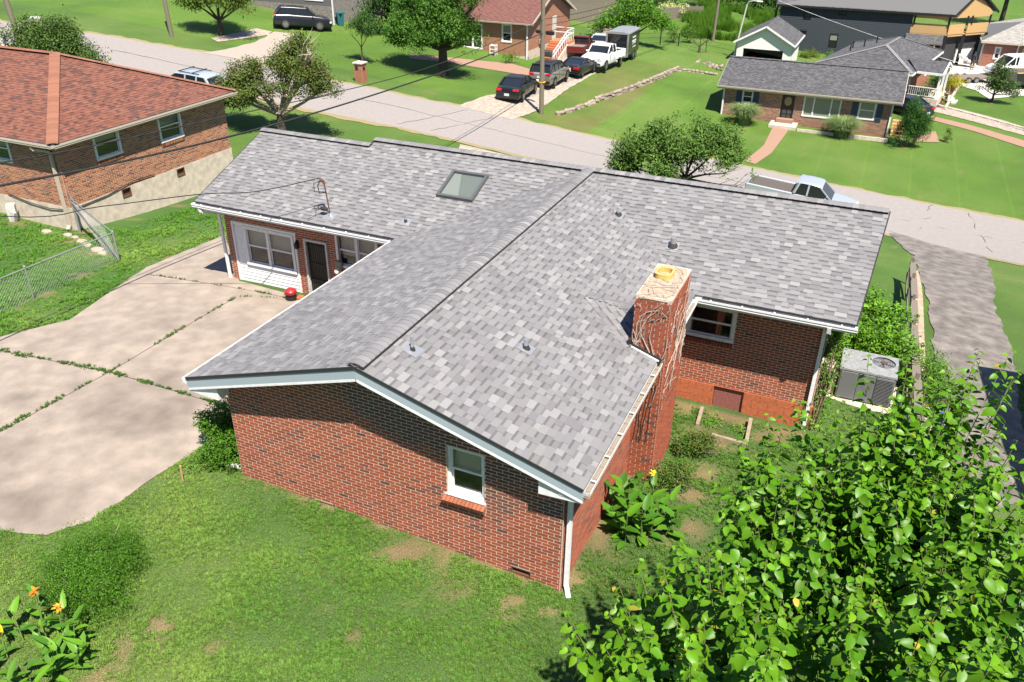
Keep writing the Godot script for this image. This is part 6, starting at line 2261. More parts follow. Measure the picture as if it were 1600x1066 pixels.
func vehicles() -> void:
	var black := paint("black_paint", Color(0.008, 0.009, 0.011))
	var navy := paint("navy_paint", Color(0.010, 0.012, 0.022))
	var taupe := paint("taupe_paint", Color(0.26, 0.24, 0.21), 0.4)
	var white := paint("white_car_paint", Color(0.72, 0.73, 0.74), 0.0)
	var silver := paint("silver_paint", Color(0.36, 0.40, 0.45), 0.3)
	var red := paint("red_paint", Color(0.11, 0.008, 0.010))
	car("sedan", "black four-door sedan at the road end of the line of parked cars", Vector3(-16.72, 0, -45.7), 0.08, sedan_spec(black))
	var d := suv_spec(taupe)
	d.roof_paint = black
	d.pillar_paint = black
	car("suv", "taupe grey sport utility car with black roof, second in the line of parked cars", Vector3(-16.35, 0, -51.1), 0.02, d)
	d = sedan_spec(black)
	d.merge({"belt": 0.88, "top": 1.24, "cabin": [1.75, 0.55, -0.15, -1.15], "body": [[2.22, 0.80, 0.80], [2.1, 0.92, 0.92], [1.4, 0.95, 0.96], [0.6, 0.88, 0.93], [-0.9, 0.86, 0.92], [-1.6, 0.80, 0.94], [-2.1, 0.62, 0.86], [-2.28, 0.5, 0.7]], "posts": [], "seams": [0.3], "tail": [0.5, 0.2], "tail_y": 0.72, "plate_y": 0.56, "yb": 0.2}, true)
	car("sports_car", "low black sports coupe with wide red tail lights, third in the parked line", Vector3(-15.95, 0, -56.4), 0.0, d)
	# white crew-cab pickup facing the road
	d = {"W": 2.05, "paint": white, "belt": 1.32, "top": 1.92, "yb": 0.42, "body": [[0.62, 1.30, 0.98], [0.4, 1.34, 1.0], [-1.5, 1.33, 1.0], [-2.2, 1.27, 0.99], [-2.95, 1.2, 0.95], [-3.1, 1.05, 0.90]], "cabin": [0.55, 0.35, -0.85, -1.55], "wheels": [1.75, -2.1], "wheel_r": 0.42, "posts": [0.5], "seams": [-0.2, -1.2],
		"category": "pickup truck", "head_y": 0.98, "head_h": 0.24, "grille": 0.5, "tumble": 0.80, "bumper": M.chrome}
	var t := car("pickup_truck", "white crew-cab pickup truck facing the road, hitched to the black trailer", Vector3(-15.35, 0, -61.2), PI - 0.03, d)
	pickup_bed(t, 3.0, 0.62, 1.0, 0.62, 1.30, white, M.black_metal)
	for s in [-1.0, 1.0]:
		var fb := MB.new()
		fb.bevel_box(Vector3(s * 1.08, 0.98, 1.75), Vector3(0.26, 0.62, 1.25), 0.12)
		part(t, "wheel_fender", fb.mesh(), white)
	# red truck and silver car beside the stairs
	d = {"W": 1.85, "paint": red, "belt": 1.12, "top": 1.66, "yb": 0.38, "body": [[0.1, 1.1, 0.9], [-0.1, 1.12, 0.92], [-1.4, 1.1, 0.92], [-2.3, 1.0, 0.88], [-2.6, 0.8, 0.8]], "cabin": [0.0, -0.1, -0.8, -1.35], "wheels": [1.4, -1.6], "wheel_r": 0.36, "posts": [], "category": "pickup truck", "tail_y": 0.9}
	t = car("pickup_truck", "old dark red pickup truck parked by the foot of the brick stairs", Vector3(-18.3, 0, -63.4), 0.10, d)
	pickup_bed(t, 2.4, 0.1, 0.9, 0.55, 1.08, red, mat("dusty_bed", Color(0.16, 0.13, 0.11), 0.9))
	car("car", "pale silver car with glaring windscreen beyond the red pickup", Vector3(-18.2, 0, -69.0), PI + 0.1, sedan_spec(paint("pale_paint", Color(0.5, 0.52, 0.54), 0.3)))
	# enclosed trailer
	var tr := thing("enclosed_trailer", "black enclosed cargo trailer with white lettering, behind the white pickup", "trailer", on(-15.6, -67.6, 0.0), 0.02)
	var b := MB.new()
	b.bevel_box(Vector3(0, 1.45, 0), Vector3(2.1, 1.95, 3.9), 0.08)
	part(tr, "body", b.mesh(0.9), paint("trailer_black", Color(0.018, 0.018, 0.019)))
	b = MB.new()
	b.prism(PackedVector2Array([Vector2(-1.07, 2.36), Vector2(1.07, 2.36), Vector2(1.07, 2.45), Vector2(0.6, 2.56), Vector2(-0.6, 2.56), Vector2(-1.07, 2.45)]), -1.98, 1.98)
	part(tr, "roof", b.mesh(), M.galvanised)
	b = MB.new()
	for s in [-1, 1]:
		b.box(Vector3(s * 1.0, 1.4, 1.94), Vector3(0.16, 1.95, 0.06))
	b.box(Vector3(0, 0.58, 1.94), Vector3(1.84, 0.4, 0.06))
	part(tr, "corner_trim", b.mesh(), M.galvanised)
	b = MB.new()
	b.box(Vector3(0, 1.5, 1.965), Vector3(1.7, 1.25, 0.03))
	part(tr, "front_panel", b.mesh(), M.dark_glass)
	var rows := [[1.95, 1.0, 3], [1.62, 1.2, 2], [1.42, 0.95, 2], [1.1, 1.05, 3]]
	for row in rows:
		b = MB.new()
		var z: float = -row[1] / 2
		while z < row[1] / 2:
			var w := rng.randf_range(0.05, 0.12)
			b.box(Vector3(1.056, row[0] + rng.randf_range(-0.01, 0.01), z), Vector3(0.008, 0.13 if row[2] == 3 else 0.17, w))
			z += w + 0.035
		part(tr, "lettering", b.mesh(), M.white_paint).set_meta("kind", "stuff")
	b = MB.new()
	b.bar(Vector3(0, 0.45, 1.9), Vector3(0, 0.5, 3.3), 0.1, 0.1)
	part(tr, "drawbar", b.mesh(), M.galvanised)
	wheels(tr, [-0.75, 0.05], 1.1, 0.34)
	# on the street in front of the house
	d = {"W": 1.95, "paint": silver, "belt": 1.22, "top": 1.82, "yb": 0.4, "body": [[0.35, 1.2, 0.94], [0.1, 1.24, 0.96], [-1.6, 1.22, 0.96], [-2.4, 1.14, 0.94], [-2.9, 1.06, 0.88], [-3.0, 0.9, 0.8]], "cabin": [0.3, 0.12, -0.95, -1.7], "wheels": [1.6, -2.05], "wheel_r": 0.40, "posts": [0.5], "category": "pickup truck", "tumble": 0.79, "head_y": 0.9}
	t = car("pickup_truck", "silver-blue pickup truck with dark bed cover on the street beyond the grey roof", Vector3(4.3, 0, -35.9), -PI / 2 - 0.03, d)
	pickup_bed(t, 2.85, 0.35, 0.95, 0.6, 1.22, silver, mat("bed_cover", Color(0.075, 0.062, 0.055), 0.8))
	d = suv_spec(paint("ice_paint", Color(0.40, 0.46, 0.54), 0.3))
	t = car("suv", "light blue-grey sport utility car with roof bars, by the brown roof", Vector3(-32.2, 0, -29.8), PI / 2 + 0.1, d)
	for s in [-1.0, 1.0]:
		b = MB.new()
		b.bar(Vector3(s * 0.62, 1.74, 1.3), Vector3(s * 0.62, 1.74, -0.2), 0.04, 0.04)
		part(t, "roof_rail", b.mesh(), M.black_metal)
	for z in [0.9, 0.0]:
		b = MB.new()
		b.bar(Vector3(-0.7, 1.79, z), Vector3(0.7, 1.79, z), 0.05, 0.04)
		part(t, "roof_bar", b.mesh(), M.black_metal)
	car("suv", "dark sport utility car parked before the grey block-walled house", Vector3(-38.6, 0, -50.3), -0.9, suv_spec(navy))
	car("car", "dark blue car beside the right end of the blue-shuttered house", Vector3(9.2, 0, -66.3), 0.9, sedan_spec(navy))
	# white van and the skip trailer
	d = {"W": 2.0, "paint": white, "belt": 1.2, "top": 2.02, "yb": 0.36, "body": [[2.7, 1.18, 0.95], [2.6, 1.25, 0.99], [-1.4, 1.24, 0.99], [-2.1, 1.1, 0.95], [-2.55, 0.95, 0.85], [-2.65, 0.7, 0.75]], "cabin": [2.65, 2.55, -0.75, -1.6], "wheels": [1.6, -1.7], "wheel_r": 0.36, "posts": [0.95], "category": "van", "tumble": 0.84}
	t = car("van", "white cargo van in the white driveway before the brick bungalow", Vector3(18.9, 0, -88.6), 0.55 + PI / 2, d)
	for s in [-1.0, 1.0]:
		b = MB.new()
		b.bar(Vector3(s * 0.955, 1.6, 2.55), Vector3(s * 0.955, 1.6, -0.35), 0.03, 0.86)
		part(t, "side_panel", b.mesh(), white)
	var sk := thing("skip_trailer", "black skip trailer with a yellow sign, in front of the white van", "trailer", on(19.9, -83.6, 0.0), 0.55 + PI / 2)
	b = MB.new()
	b.prism(PackedVector2Array([Vector2(-2.3, 0.5), Vector2(1.9, 0.5), Vector2(2.3, 1.6), Vector2(-2.3, 1.6)]), -1.05, 1.05)
	part(sk, "body", transformed(b, Transform3D(Basis(Vector3.UP, PI / 2), Vector3.ZERO)), paint("trailer_black", Color(0.02, 0.02, 0.02)))
	b = MB.new()
	b.box(Vector3(-1.07, 1.58, 0), Vector3(0.05, 0.08, 4.5))
	b.box(Vector3(1.07, 1.58, 0), Vector3(0.05, 0.08, 4.5))
	part(sk, "top_rail", b.mesh(), mat("yellow_paint", Color(0.62, 0.36, 0.02), 0.5))
	for s in [-1.0, 1.0]:
		b = MB.new()
		b.box(Vector3(s * 1.075, 1.12, -0.2), Vector3(0.02, 0.58, 1.7))
		var sg := part(sk, "sign_panel", b.mesh(), M.yellow_paint)
		b = MB.new()
		for k in 3:
			var z := -0.9
			while z < 0.45:
				var w := rng.randf_range(0.07, 0.16)
				b.box(Vector3(s * 1.088, 1.30 - k * 0.17, z), Vector3(0.006, 0.09, w))
				z += w + 0.04
		part(sg, "lettering", b.mesh(), M.black_metal).set_meta("kind", "stuff")
	wheels(sk, [-0.5, 0.35], 1.1, 0.34)
	# flat car-hauler being unloaded
	b = MB.new()
	b.box(Vector3(0, 0.45, 0), Vector3(2.0, 0.12, 4.4))
	for k in 5:
		b.box(Vector3(0, 0.36, -1.8 + k * 0.9), Vector3(1.9, 0.1, 0.1))
	var fl := thing("flatbed_trailer", "low flat trailer lying on the white driveway beside the standing man", "trailer", on(14.6, -83.8, 0.0), 0.55 + PI / 2)
	part(fl, "deck", b.mesh(), M.weathered_wood)
	wheels(fl, [-0.4, 0.4], 1.05, 0.3)


# ---------------------------------------------------------------- a person
func field_mesh(bones: Array, cell: float) -> ArrayMesh:   # [a, b, ra, rb]: smooth union of tapered capsules, meshed as surface nets
	var lo := Vector3(1e9, 1e9, 1e9)
	var hi := -lo
	for q in bones:
		for i in 2:
			var r: float = maxf(q[2], q[3]) + cell * 2
			lo = lo.min(q[i] - Vector3.ONE * r)
			hi = hi.max(q[i] + Vector3.ONE * r)
	var n := Vector3i(((hi - lo) / cell).ceil()) + Vector3i.ONE
	var f := PackedFloat32Array()
	f.resize(n.x * n.y * n.z)
	for z in n.z:
		for y in n.y:
			for x in n.x:
				var p := lo + Vector3(x, y, z) * cell
				var d := 1e9
				for q in bones:
					var a: Vector3 = q[0]
					var ab: Vector3 = q[1] - a
					var t := clampf((p - a).dot(ab) / maxf(ab.length_squared(), 1e-6), 0, 1)
					var e := p.distance_to(a + ab * t) - lerpf(q[2], q[3], t)
					var h := clampf(0.5 + 0.5 * (d - e) / 0.03, 0, 1)
					d = lerpf(d, e, h) - 0.03 * h * (1 - h) if d < 1e8 else e
				f[(z * n.y + y) * n.x + x] = d
	var at := {}
	var b := MB.new()
	for z in n.z - 1:
		for y in n.y - 1:
			for x in n.x - 1:
				var s := Vector3.ZERO
				var c := 0
				for e in [[0, 0, 0, 1, 0, 0], [0, 1, 0, 1, 1, 0], [0, 0, 1, 1, 0, 1], [0, 1, 1, 1, 1, 1], [0, 0, 0, 0, 1, 0], [1, 0, 0, 1, 1, 0], [0, 0, 1, 0, 1, 1], [1, 0, 1, 1, 1, 1], [0, 0, 0, 0, 0, 1], [1, 0, 0, 1, 0, 1], [0, 1, 0, 0, 1, 1], [1, 1, 0, 1, 1, 1]]:
					var d0 := f[((z + e[2]) * n.y + y + e[1]) * n.x + x + e[0]]
					var d1 := f[((z + e[5]) * n.y + y + e[4]) * n.x + x + e[3]]
					if (d0 < 0) != (d1 < 0):
						s += Vector3(e[0], e[1], e[2]).lerp(Vector3(e[3], e[4], e[5]), d0 / (d0 - d1))
						c += 1
				if c:
					at[Vector3i(x, y, z)] = lo + (Vector3(x, y, z) + s / c) * cell
	for key in at:
		for ax in 3:
			var u := Vector3i.ZERO
			var v := Vector3i.ZERO
			var w := Vector3i.ZERO
			w[ax] = 1
			u[(ax + 1) % 3] = 1
			v[(ax + 2) % 3] = 1
			var k: Vector3i = key
			if not (at.has(k - u) and at.has(k - v) and at.has(k - u - v)):
				continue
			var d0 := f[(k.z * n.y + k.y) * n.x + k.x]
			var k2: Vector3i = k + w
			var d1 := f[(k2.z * n.y + k2.y) * n.x + k2.x]
			if (d0 < 0) == (d1 < 0):
				continue
			if d0 < 0:
				b.quad(at[k - u - v], at[k - v], at[k], at[k - u])
			else:
				b.quad(at[k - u - v], at[k - u], at[k], at[k - v])
	return b.mesh(0.2)


func person() -> void:
	var root := thing("person", "man in dark shirt and dark shorts standing on the white driveway", "person", on(15.3, -90.0, 0.06), -0.7)
	var V := func(x, y, z): return Vector3(x, y, z)
	var body: Array = []
	for s in [-1.0, 1.0]:
		body.append_array([[V.call(s * 0.10, 0.90, 0), V.call(s * 0.13, 0.48, -0.04 * s), 0.085, 0.058], [V.call(s * 0.13, 0.48, -0.04 * s), V.call(s * 0.15, 0.08, 0.05 * s), 0.056, 0.036], [V.call(s * 0.15, 0.05, 0.06 * s), V.call(s * 0.17, 0.035, -0.12 + 0.06 * s), 0.042, 0.032]])
		body.append_array([[V.call(s * 0.19, 1.42, 0), V.call(s * 0.27, 1.15, 0.02), 0.052, 0.042], [V.call(s * 0.27, 1.15, 0.02), V.call(s * 0.25, 0.93, -0.10), 0.040, 0.030], [V.call(s * 0.25, 0.91, -0.11), V.call(s * 0.245, 0.84, -0.14), 0.036, 0.022]])
		for k in 4:
			body.append([V.call(s * (0.235 + k * 0.008), 0.85, -0.15 + k * 0.018), V.call(s * (0.23 + k * 0.008), 0.78, -0.155 + k * 0.018), 0.010, 0.008])
		body.append([V.call(s * 0.22, 0.87, -0.15), V.call(s * 0.20, 0.82, -0.17), 0.010, 0.009])
	body.append_array([[V.call(0, 0.95, 0), V.call(0, 1.18, 0), 0.145, 0.13], [V.call(0, 1.18, 0), V.call(0, 1.38, 0), 0.135, 0.15], [V.call(-0.13, 1.41, 0), V.call(0.13, 1.41, 0), 0.075, 0.075], [V.call(0, 1.42, 0), V.call(0, 1.54, -0.02), 0.058, 0.052],
		[V.call(0, 1.60, -0.02), V.call(0, 1.68, 0.0), 0.078, 0.092], [V.call(0, 1.61, -0.10), V.call(0, 1.585, -0.118), 0.014, 0.018], [V.call(-0.09, 1.62, 0), V.call(-0.095, 1.64, 0), 0.018, 0.018], [V.call(0.09, 1.62, 0), V.call(0.095, 1.64, 0), 0.018, 0.018]])
	part(root, "body", field_mesh(body, 0.024), mat("skin", Color(0.20, 0.115, 0.075), 0.6))
	var shirt: Array = [[Vector3(0, 0.93, 0), Vector3(0, 1.18, 0), 0.165, 0.15], [Vector3(0, 1.18, 0), Vector3(0, 1.39, 0), 0.15, 0.165], [Vector3(-0.15, 1.42, 0), Vector3(0.15, 1.42, 0), 0.085, 0.085]]
	var shorts: Array = [[Vector3(-0.06, 0.90, 0), Vector3(0.06, 0.90, 0), 0.155, 0.155]]
	for s in [-1.0, 1.0]:
		shirt.append([Vector3(s * 0.19, 1.42, 0), Vector3(s * 0.25, 1.22, 0.01), 0.068, 0.066])
		shorts.append([Vector3(s * 0.10, 0.88, 0), Vector3(s * 0.13, 0.56, -0.03 * s), 0.105, 0.085])
	part(root, "shirt", field_mesh(shirt, 0.03), mat("dark_cloth", Color(0.025, 0.026, 0.032), 0.9))
	part(root, "shorts", field_mesh(shorts, 0.03), mat("grey_cloth", Color(0.06, 0.055, 0.055), 0.9))
	part(root, "hair", field_mesh([[Vector3(0, 1.69, 0.01), Vector3(0, 1.72, 0.02), 0.095, 0.08]], 0.024), mat("hair", Color(0.012, 0.010, 0.009), 0.7))


# ---------------------------------------------------------------- poles, wires, fences, walls
func pole(label: String, at: Vector3, h: float, r: float, lean := Vector3.ZERO, m := "pole_wood") -> Node3D:
	var root := thing("utility_pole", label, "utility pole", at)
	var b := MB.new()
	b.tube(PackedVector3Array([Vector3(0, -0.5, 0), lean * 0.5 + Vector3(0, h * 0.5, 0), lean + Vector3(0, h, 0)]), PackedFloat32Array([r, r * 0.88, r * 0.75]), 12)
	part(root, "post", b.mesh(0.5), M[m])
	return root


func wire(called: String, label: String, p: Array, r: float, m: Material, group := "") -> void:
	var q := PackedVector3Array()
	for i in p.size() - 1:
		for k in 6:
			var t := k / 6.0
			var p0: Vector3 = p[maxi(i - 1, 0)]
			var p1: Vector3 = p[i]
			var p2: Vector3 = p[i + 1]
			var p3: Vector3 = p[mini(i + 2, p.size() - 1)]
			q.append(p1.cubic_interpolate(p2, p0, p3, t))
	q.append(p[p.size() - 1])
	var b := MB.new()
	b.tube(q, PackedFloat32Array([r]), 6)
	solo(called, label, "cable", b.mesh(0.5), m, Vector3.ZERO, group)


func sag(a: Vector3, b: Vector3, d: float) -> Array:
	var o: Array = []
	for k in 9:
		var t := k / 8.0
		o.append(a.lerp(b, t) - Vector3(0, d * 4 * t * (1 - t), 0))
	return o


func rock(s: int, size: Vector3, c: Color) -> ArrayMesh:
	var r := RandomNumberGenerator.new()
	r.seed = s
	var b := MB.new()
	b.col = c
	var rings := []
	for k in 4:
		var q := PackedVector3Array()
		for a in 7:
			var g := TAU * a / 7
			var w: float = [0.75, 1.0, 0.95, 0.62][k] * r.randf_range(0.85, 1.1)
			q.append(Vector3(-cos(g) * w * size.x / 2, [-0.5, -0.2, 0.25, 0.5][k] * size.y * r.randf_range(0.85, 1.1), sin(g) * w * size.z / 2))
		rings.append(q)
	b.loft(rings)
	return b.mesh()


func street_things() -> void:
	person()
	var p := pole("tall green-tinged wooden utility pole at the road beside the parked cars", on(-13.94, -43.42), 10.5, 0.17, Vector3(-0.1, 0, 0.1))
	var b := MB.new()
	b.box(Vector3(0, 2.15, 0.0), Vector3(0.37, 0.05, 0.37))
	part(p, "marker_band", b.mesh(), M.yellow_paint)
	b = MB.new()
	b.bevel_box(Vector3(-0.35, 5.4, 0.1), Vector3(0.35, 0.22, 0.2), 0.05)
	b.bevel_box(Vector3(0.45, 5.35, 0.0), Vector3(0.6, 0.26, 0.22), 0.05)
	part(p, "cable_splice_box", b.mesh(), M.black_metal)
	pole("leaning brown utility pole at the far left road edge behind the white post", on(-51.0, -33.3), 8.0, 0.20, Vector3(-0.6, 0, 0.2))
	pole("short brown utility pole standing alone in the top left lawn", on(-43.8, -40.8), 8.0, 0.17, Vector3(-0.35, 0, 0))
	pole("grey utility pole in the field behind the white garage", on(-11.2, -88.0), 9.0, 0.17, Vector3(0.2, 0, 0), "weathered_wood")
	pole("greyish utility pole beside the corner of the tall blue house", on(-6.2, -98.8), 9.0, 0.15, Vector3(0.1, 0, 0), "weathered_wood")
	b = MB.new()
	b.rod(Vector3(0, -0.4, 0), Vector3(-0.25, 5.2, 0.1), 0.17, 10, 0.13)
	solo("white_post", "white painted post beside the leaning pole at far left", "post", b.mesh(0.5), M.old_white, on(-51.6, -32.3))
	var l := thing("street_lamp", "pale street lamp with curved arm behind the blue-shuttered house", "street lamp", on(-7.4, -79.8))
	b = MB.new()
	b.tube(PackedVector3Array([Vector3(0, -0.3, 0), Vector3(0.35, 2.6, 0), Vector3(0.7, 5.3, 0)]), PackedFloat32Array([0.10, 0.085, 0.07]), 10)
	b.tube(PackedVector3Array([Vector3(0.7, 5.25, 0), Vector3(0.85, 5.55, 0.05), Vector3(1.3, 5.65, 0.12), Vector3(1.75, 5.66, 0.2)]), PackedFloat32Array([0.055]), 8)
	part(l, "post", b.mesh(0.5), M.old_white)
	b = MB.new()
	b.bevel_box(Vector3(1.9, 5.64, 0.22), Vector3(0.6, 0.14, 0.28), 0.05)
	part(l, "lamp_head", b.mesh(), M.lamp_glass)
	# service cables sweeping from the pole over the yard on the left
	var cab: Material = M.dark_seal
	wire("overhead_cable", "lower, thicker black bundled cable crossing before the left brick house", [Vector3(-11.0, 6.6, 12), Vector3(-11.7, 4.66, -2.4), Vector3(-11.89, 4.23, -5.8), Vector3(-12.15, 3.76, -10.35), Vector3(-12.49, 3.32, -16.4), Vector3(-12.91, 2.93, -24.0), Vector3(-13.4, 2.6, -32.6), Vector3(-13.97, 2.46, -43.4)], 0.032, cab)
	wire("overhead_cable", "upper, thinner grey cable crossing before the left brick house", [Vector3(-11.0, 7.0, 12), Vector3(-11.71, 5.17, -2.6), Vector3(-11.9, 4.81, -5.95), Vector3(-12.16, 4.41, -10.5), Vector3(-12.49, 3.89, -16.5), Vector3(-12.92, 3.35, -24.1), Vector3(-13.39, 3.17, -32.6), Vector3(-13.97, 3.3, -43.4)], 0.017, cab)
	wire("service_drop", "thin cable from the rusty roof mast to the left over the yard", [Vector3(-6.80, 3.78, -8.44), Vector3(-8.2, 3.52, -7.3), Vector3(-9.6, 3.45, -6.6), Vector3(-12.4, 2.98, -5.6), Vector3(-15.3, 2.57, -4.56), Vector3(-24, 3.2, -1.5)], 0.014, cab)
	var top := Vector3(-11.0, 4.9, -88.0)
	var i := 0
	for s in [[2.5, -0.3], [2.9, 0.0], [3.3, 0.25]]:
		wire("overhead_cable", ["lowest of the three slack cables from the tall pole toward the field", "middle one of the three slack cables from the tall pole toward the field", "highest of the three slack cables from the tall pole toward the field"][i], sag(Vector3(-14.0, s[0], -43.4), top + Vector3(0, s[1], 0), 1.1), 0.02, cab)
		i += 1
	wire("pale_cable", "thin pale cable slanting across the front of the tall blue house", sag(Vector3(-4.9, 0.2, -89.5), Vector3(15.0, -3.6, -80.5), 0.25), 0.018, M.white_paint)
	# mailbox piers
	var mb := thing("mailbox_pier", "square brick mailbox pier with pale cap at the far road edge", "mailbox", on(-26.2, -39.95))
	b = MB.new()
	b.box(Vector3(0, 0.5, 0), Vector3(0.62, 1.5, 0.62))
	part(mb, "pier", b.mesh(), M.mortar)
	var xs: Array[Transform3D] = []
	var cols := PackedColorArray()
	for k in 4:
		lay_bricks(fr(Vector3.ZERO, Vector3.RIGHT.rotated(Vector3.UP, k * PI / 2)).translated_local(Vector3(0, 0, 0.313)), rect_poly(-0.312, -0.2, 0.312, 1.25), [], plain_orange, xs, cols)
	many(mb, "brick", brick_unit, M.brick, xs, cols)
	b = MB.new()
	b.bevel_box(Vector3(0, 1.30, 0), Vector3(0.78, 0.1, 0.78), 0.02)
	part(mb, "cap", b.mesh(), M.white_concrete)
	b = MB.new()
	b.box(Vector3(0.32, 0.95, 0.05), Vector3(0.03, 0.2, 0.22))
	b.box(Vector3(-0.1, 0.98, 0.325), Vector3(0.2, 0.24, 0.03))
	part(mb, "mailbox_door", b.mesh(), M.black_metal)
	b = MB.new()
	b.bevel_box(Vector3(0, 0.5, 0), Vector3(0.8, 1.5, 0.7), 0.05)
	solo("utility_box", "pale grey utility box on the far kerb above the left shrub", "utility box", b.mesh(), M.old_white, on(-53.0, -36.5, -0.1))
	# dry-stone wall up the slope
	var rw := thing("stone_wall", "low dry-stone retaining wall with pinkish top between the sloping lawns", "stone wall", on(-13.1, -44.3))
	var line := [[-13.1, -44.3], [-12.3, -50.2], [-11.2, -58.5], [-10.3, -67.6], [-9.2, -68.6], [-6.9, -69.5]]
	var r := RandomNumberGenerator.new()
	r.seed = 17
	var stones: Array[ArrayMesh] = []
	for k in 8:
		stones.append(rock(k, Vector3(1, 1, 1), [Color(0.30, 0.23, 0.19), Color(0.34, 0.28, 0.23), Color(0.22, 0.18, 0.155), Color(0.38, 0.31, 0.26)][k % 4]))
	for s in line.size() - 1:
		var u := Vector2(line[s][0], line[s][1])
		var v := Vector2(line[s + 1][0], line[s + 1][1])
		var d := (v - u).normalized()
		var nrm := Vector2(-d.y, d.x)
		var t := 0.0
		while t < u.distance_to(v):
			var w := r.randf_range(0.28, 0.55)
			var c := u + d * (t + w / 2)
			var high := 3 if s < 3 and s > 0 else 2
			for k in high:
				var q := c + nrm * r.randf_range(-0.06, 0.06)
				part(rw, "stone", stones[r.randi() % 8], M.stone, Transform3D(Basis(Vector3.UP, -d.angle() + r.randf_range(-0.15, 0.15)).scaled_local(Vector3(w * 1.05, r.randf_range(0.15, 0.22), 0.34)), Vector3(q.x, ground(q.x, q.y) + 0.0 + k * 0.14, q.y) - rw.position))
			t += w
	var heap := thing("stone_heap", "heap of pale pink broken stone in the grass beyond the trailer", "stone heap", on(-22.4, -82.2))
	for k in 90:
		var a := r.randf() * TAU
		var d := sqrt(r.randf())
		var q := Vector3(cos(a) * d * 2.0, 0, sin(a) * d * 1.2)
		q.y = (1.0 - d) * 0.75 * r.randf()
		part(heap, "stone", stones[r.randi() % 8], M.stone, Transform3D(Basis.from_euler(Vector3(r.randf(), r.randf() * 6, r.randf())).scaled_local(Vector3.ONE * r.randf_range(0.2, 0.45)), q))
	heap = thing("stone_heap", "scattered pale stones in the grass above the dry-stone wall's end", "stone heap", on(-8.4, -73.6))
	for k in 26:
		var q := Vector3(r.randf_range(-1.6, 1.4), 0.05, r.randf_range(-0.8, 1.0))
		q.z += q.x * 0.55
		part(heap, "stone", stones[r.randi() % 8], M.stone, Transform3D(Basis.from_euler(Vector3(r.randf(), r.randf() * 6, r.randf())).scaled_local(Vector3.ONE * r.randf_range(0.2, 0.42)), q))
	# field fence with black posts
	var ff := thing("wire_fence", "wire fence on black posts across the back lawn by the small round tree", "fence", on(-15.3, -80.5))
	var posts := [[-19.6, -67.0, 1.5, 0.03], [-15.3, -80.5, 1.5, 0.06], [-13.6, -81.7, 1.3, 0.06], [-10.4, -80.6, 1.3, 0.03], [-6.4, -79.9, 1.3, 0.03]]
	for k in posts.size():
		var q: Array = posts[k]
		b = MB.new()
		b.rod(Vector3(0, -0.2, 0), Vector3(0, q[2], 0), q[3], 8)
		part(ff, "post", b.mesh(), M.black_metal, Transform3D(Basis.IDENTITY, on(q[0], q[1]) - ff.position))
		if k > 0:
			b = MB.new()
			for h in [0.25, 0.75, 1.2]:
				b.rod(on(posts[k - 1][0], posts[k - 1][1], h) - ff.position, on(q[0], q[1], h) - ff.position, 0.012, 4)
			part(ff, "wire", b.mesh(), M.black_metal)
	# weathered board fences behind
	board_fence("weathered grey board fence behind the brick house with the stairs", [[-31.0, -86.5], [-28.0, -86.0], [-24.0, -88.2], [-22.6, -89.8]], 1.85)
	board_fence("short stretch of weathered board fence under the pale flowering shrub", [[-19.0, -95.0], [-16.2, -97.6], [-14.8, -98.6]], 1.3)
	board_fence("second weathered board fence high in the yard above the long one", [[-33.0, -90.0], [-27.5, -92.0], [-24.5, -93.5]], 1.9)


func board_fence(label: String, line: Array, h: float) -> void:
	var f := thing("board_fence", label, "fence", on(line[0][0], line[0][1]))
	var bl := unit_box()
	for s in line.size() - 1:
		var u := Vector2(line[s][0], line[s][1])
		var v := Vector2(line[s + 1][0], line[s + 1][1])
		var n := int(u.distance_to(v) / 0.15)
		for k in n:
			var p := u.lerp(v, (k + 0.5) / n)
			var at := on(p.x, p.y, h * 0.5 + rng.randf_range(-0.04, 0.03)) - f.position
			part(f, "board", bl, M.weathered_wood, Transform3D(Basis(Vector3.UP, -(v - u).angle()).scaled_local(Vector3(0.138, h, 0.022 + rng.randf() * 0.01)), at))
		for y in [0.35, h - 0.4]:
			var b := MB.new()
			b.bar(on(u.x, u.y, y) - f.position + Vector3(0, 0, -0.04), on(v.x, v.y, y) - f.position + Vector3(0, 0, -0.04), 0.04, 0.09)
			part(f, "rail", b.mesh(), M.weathered_wood)


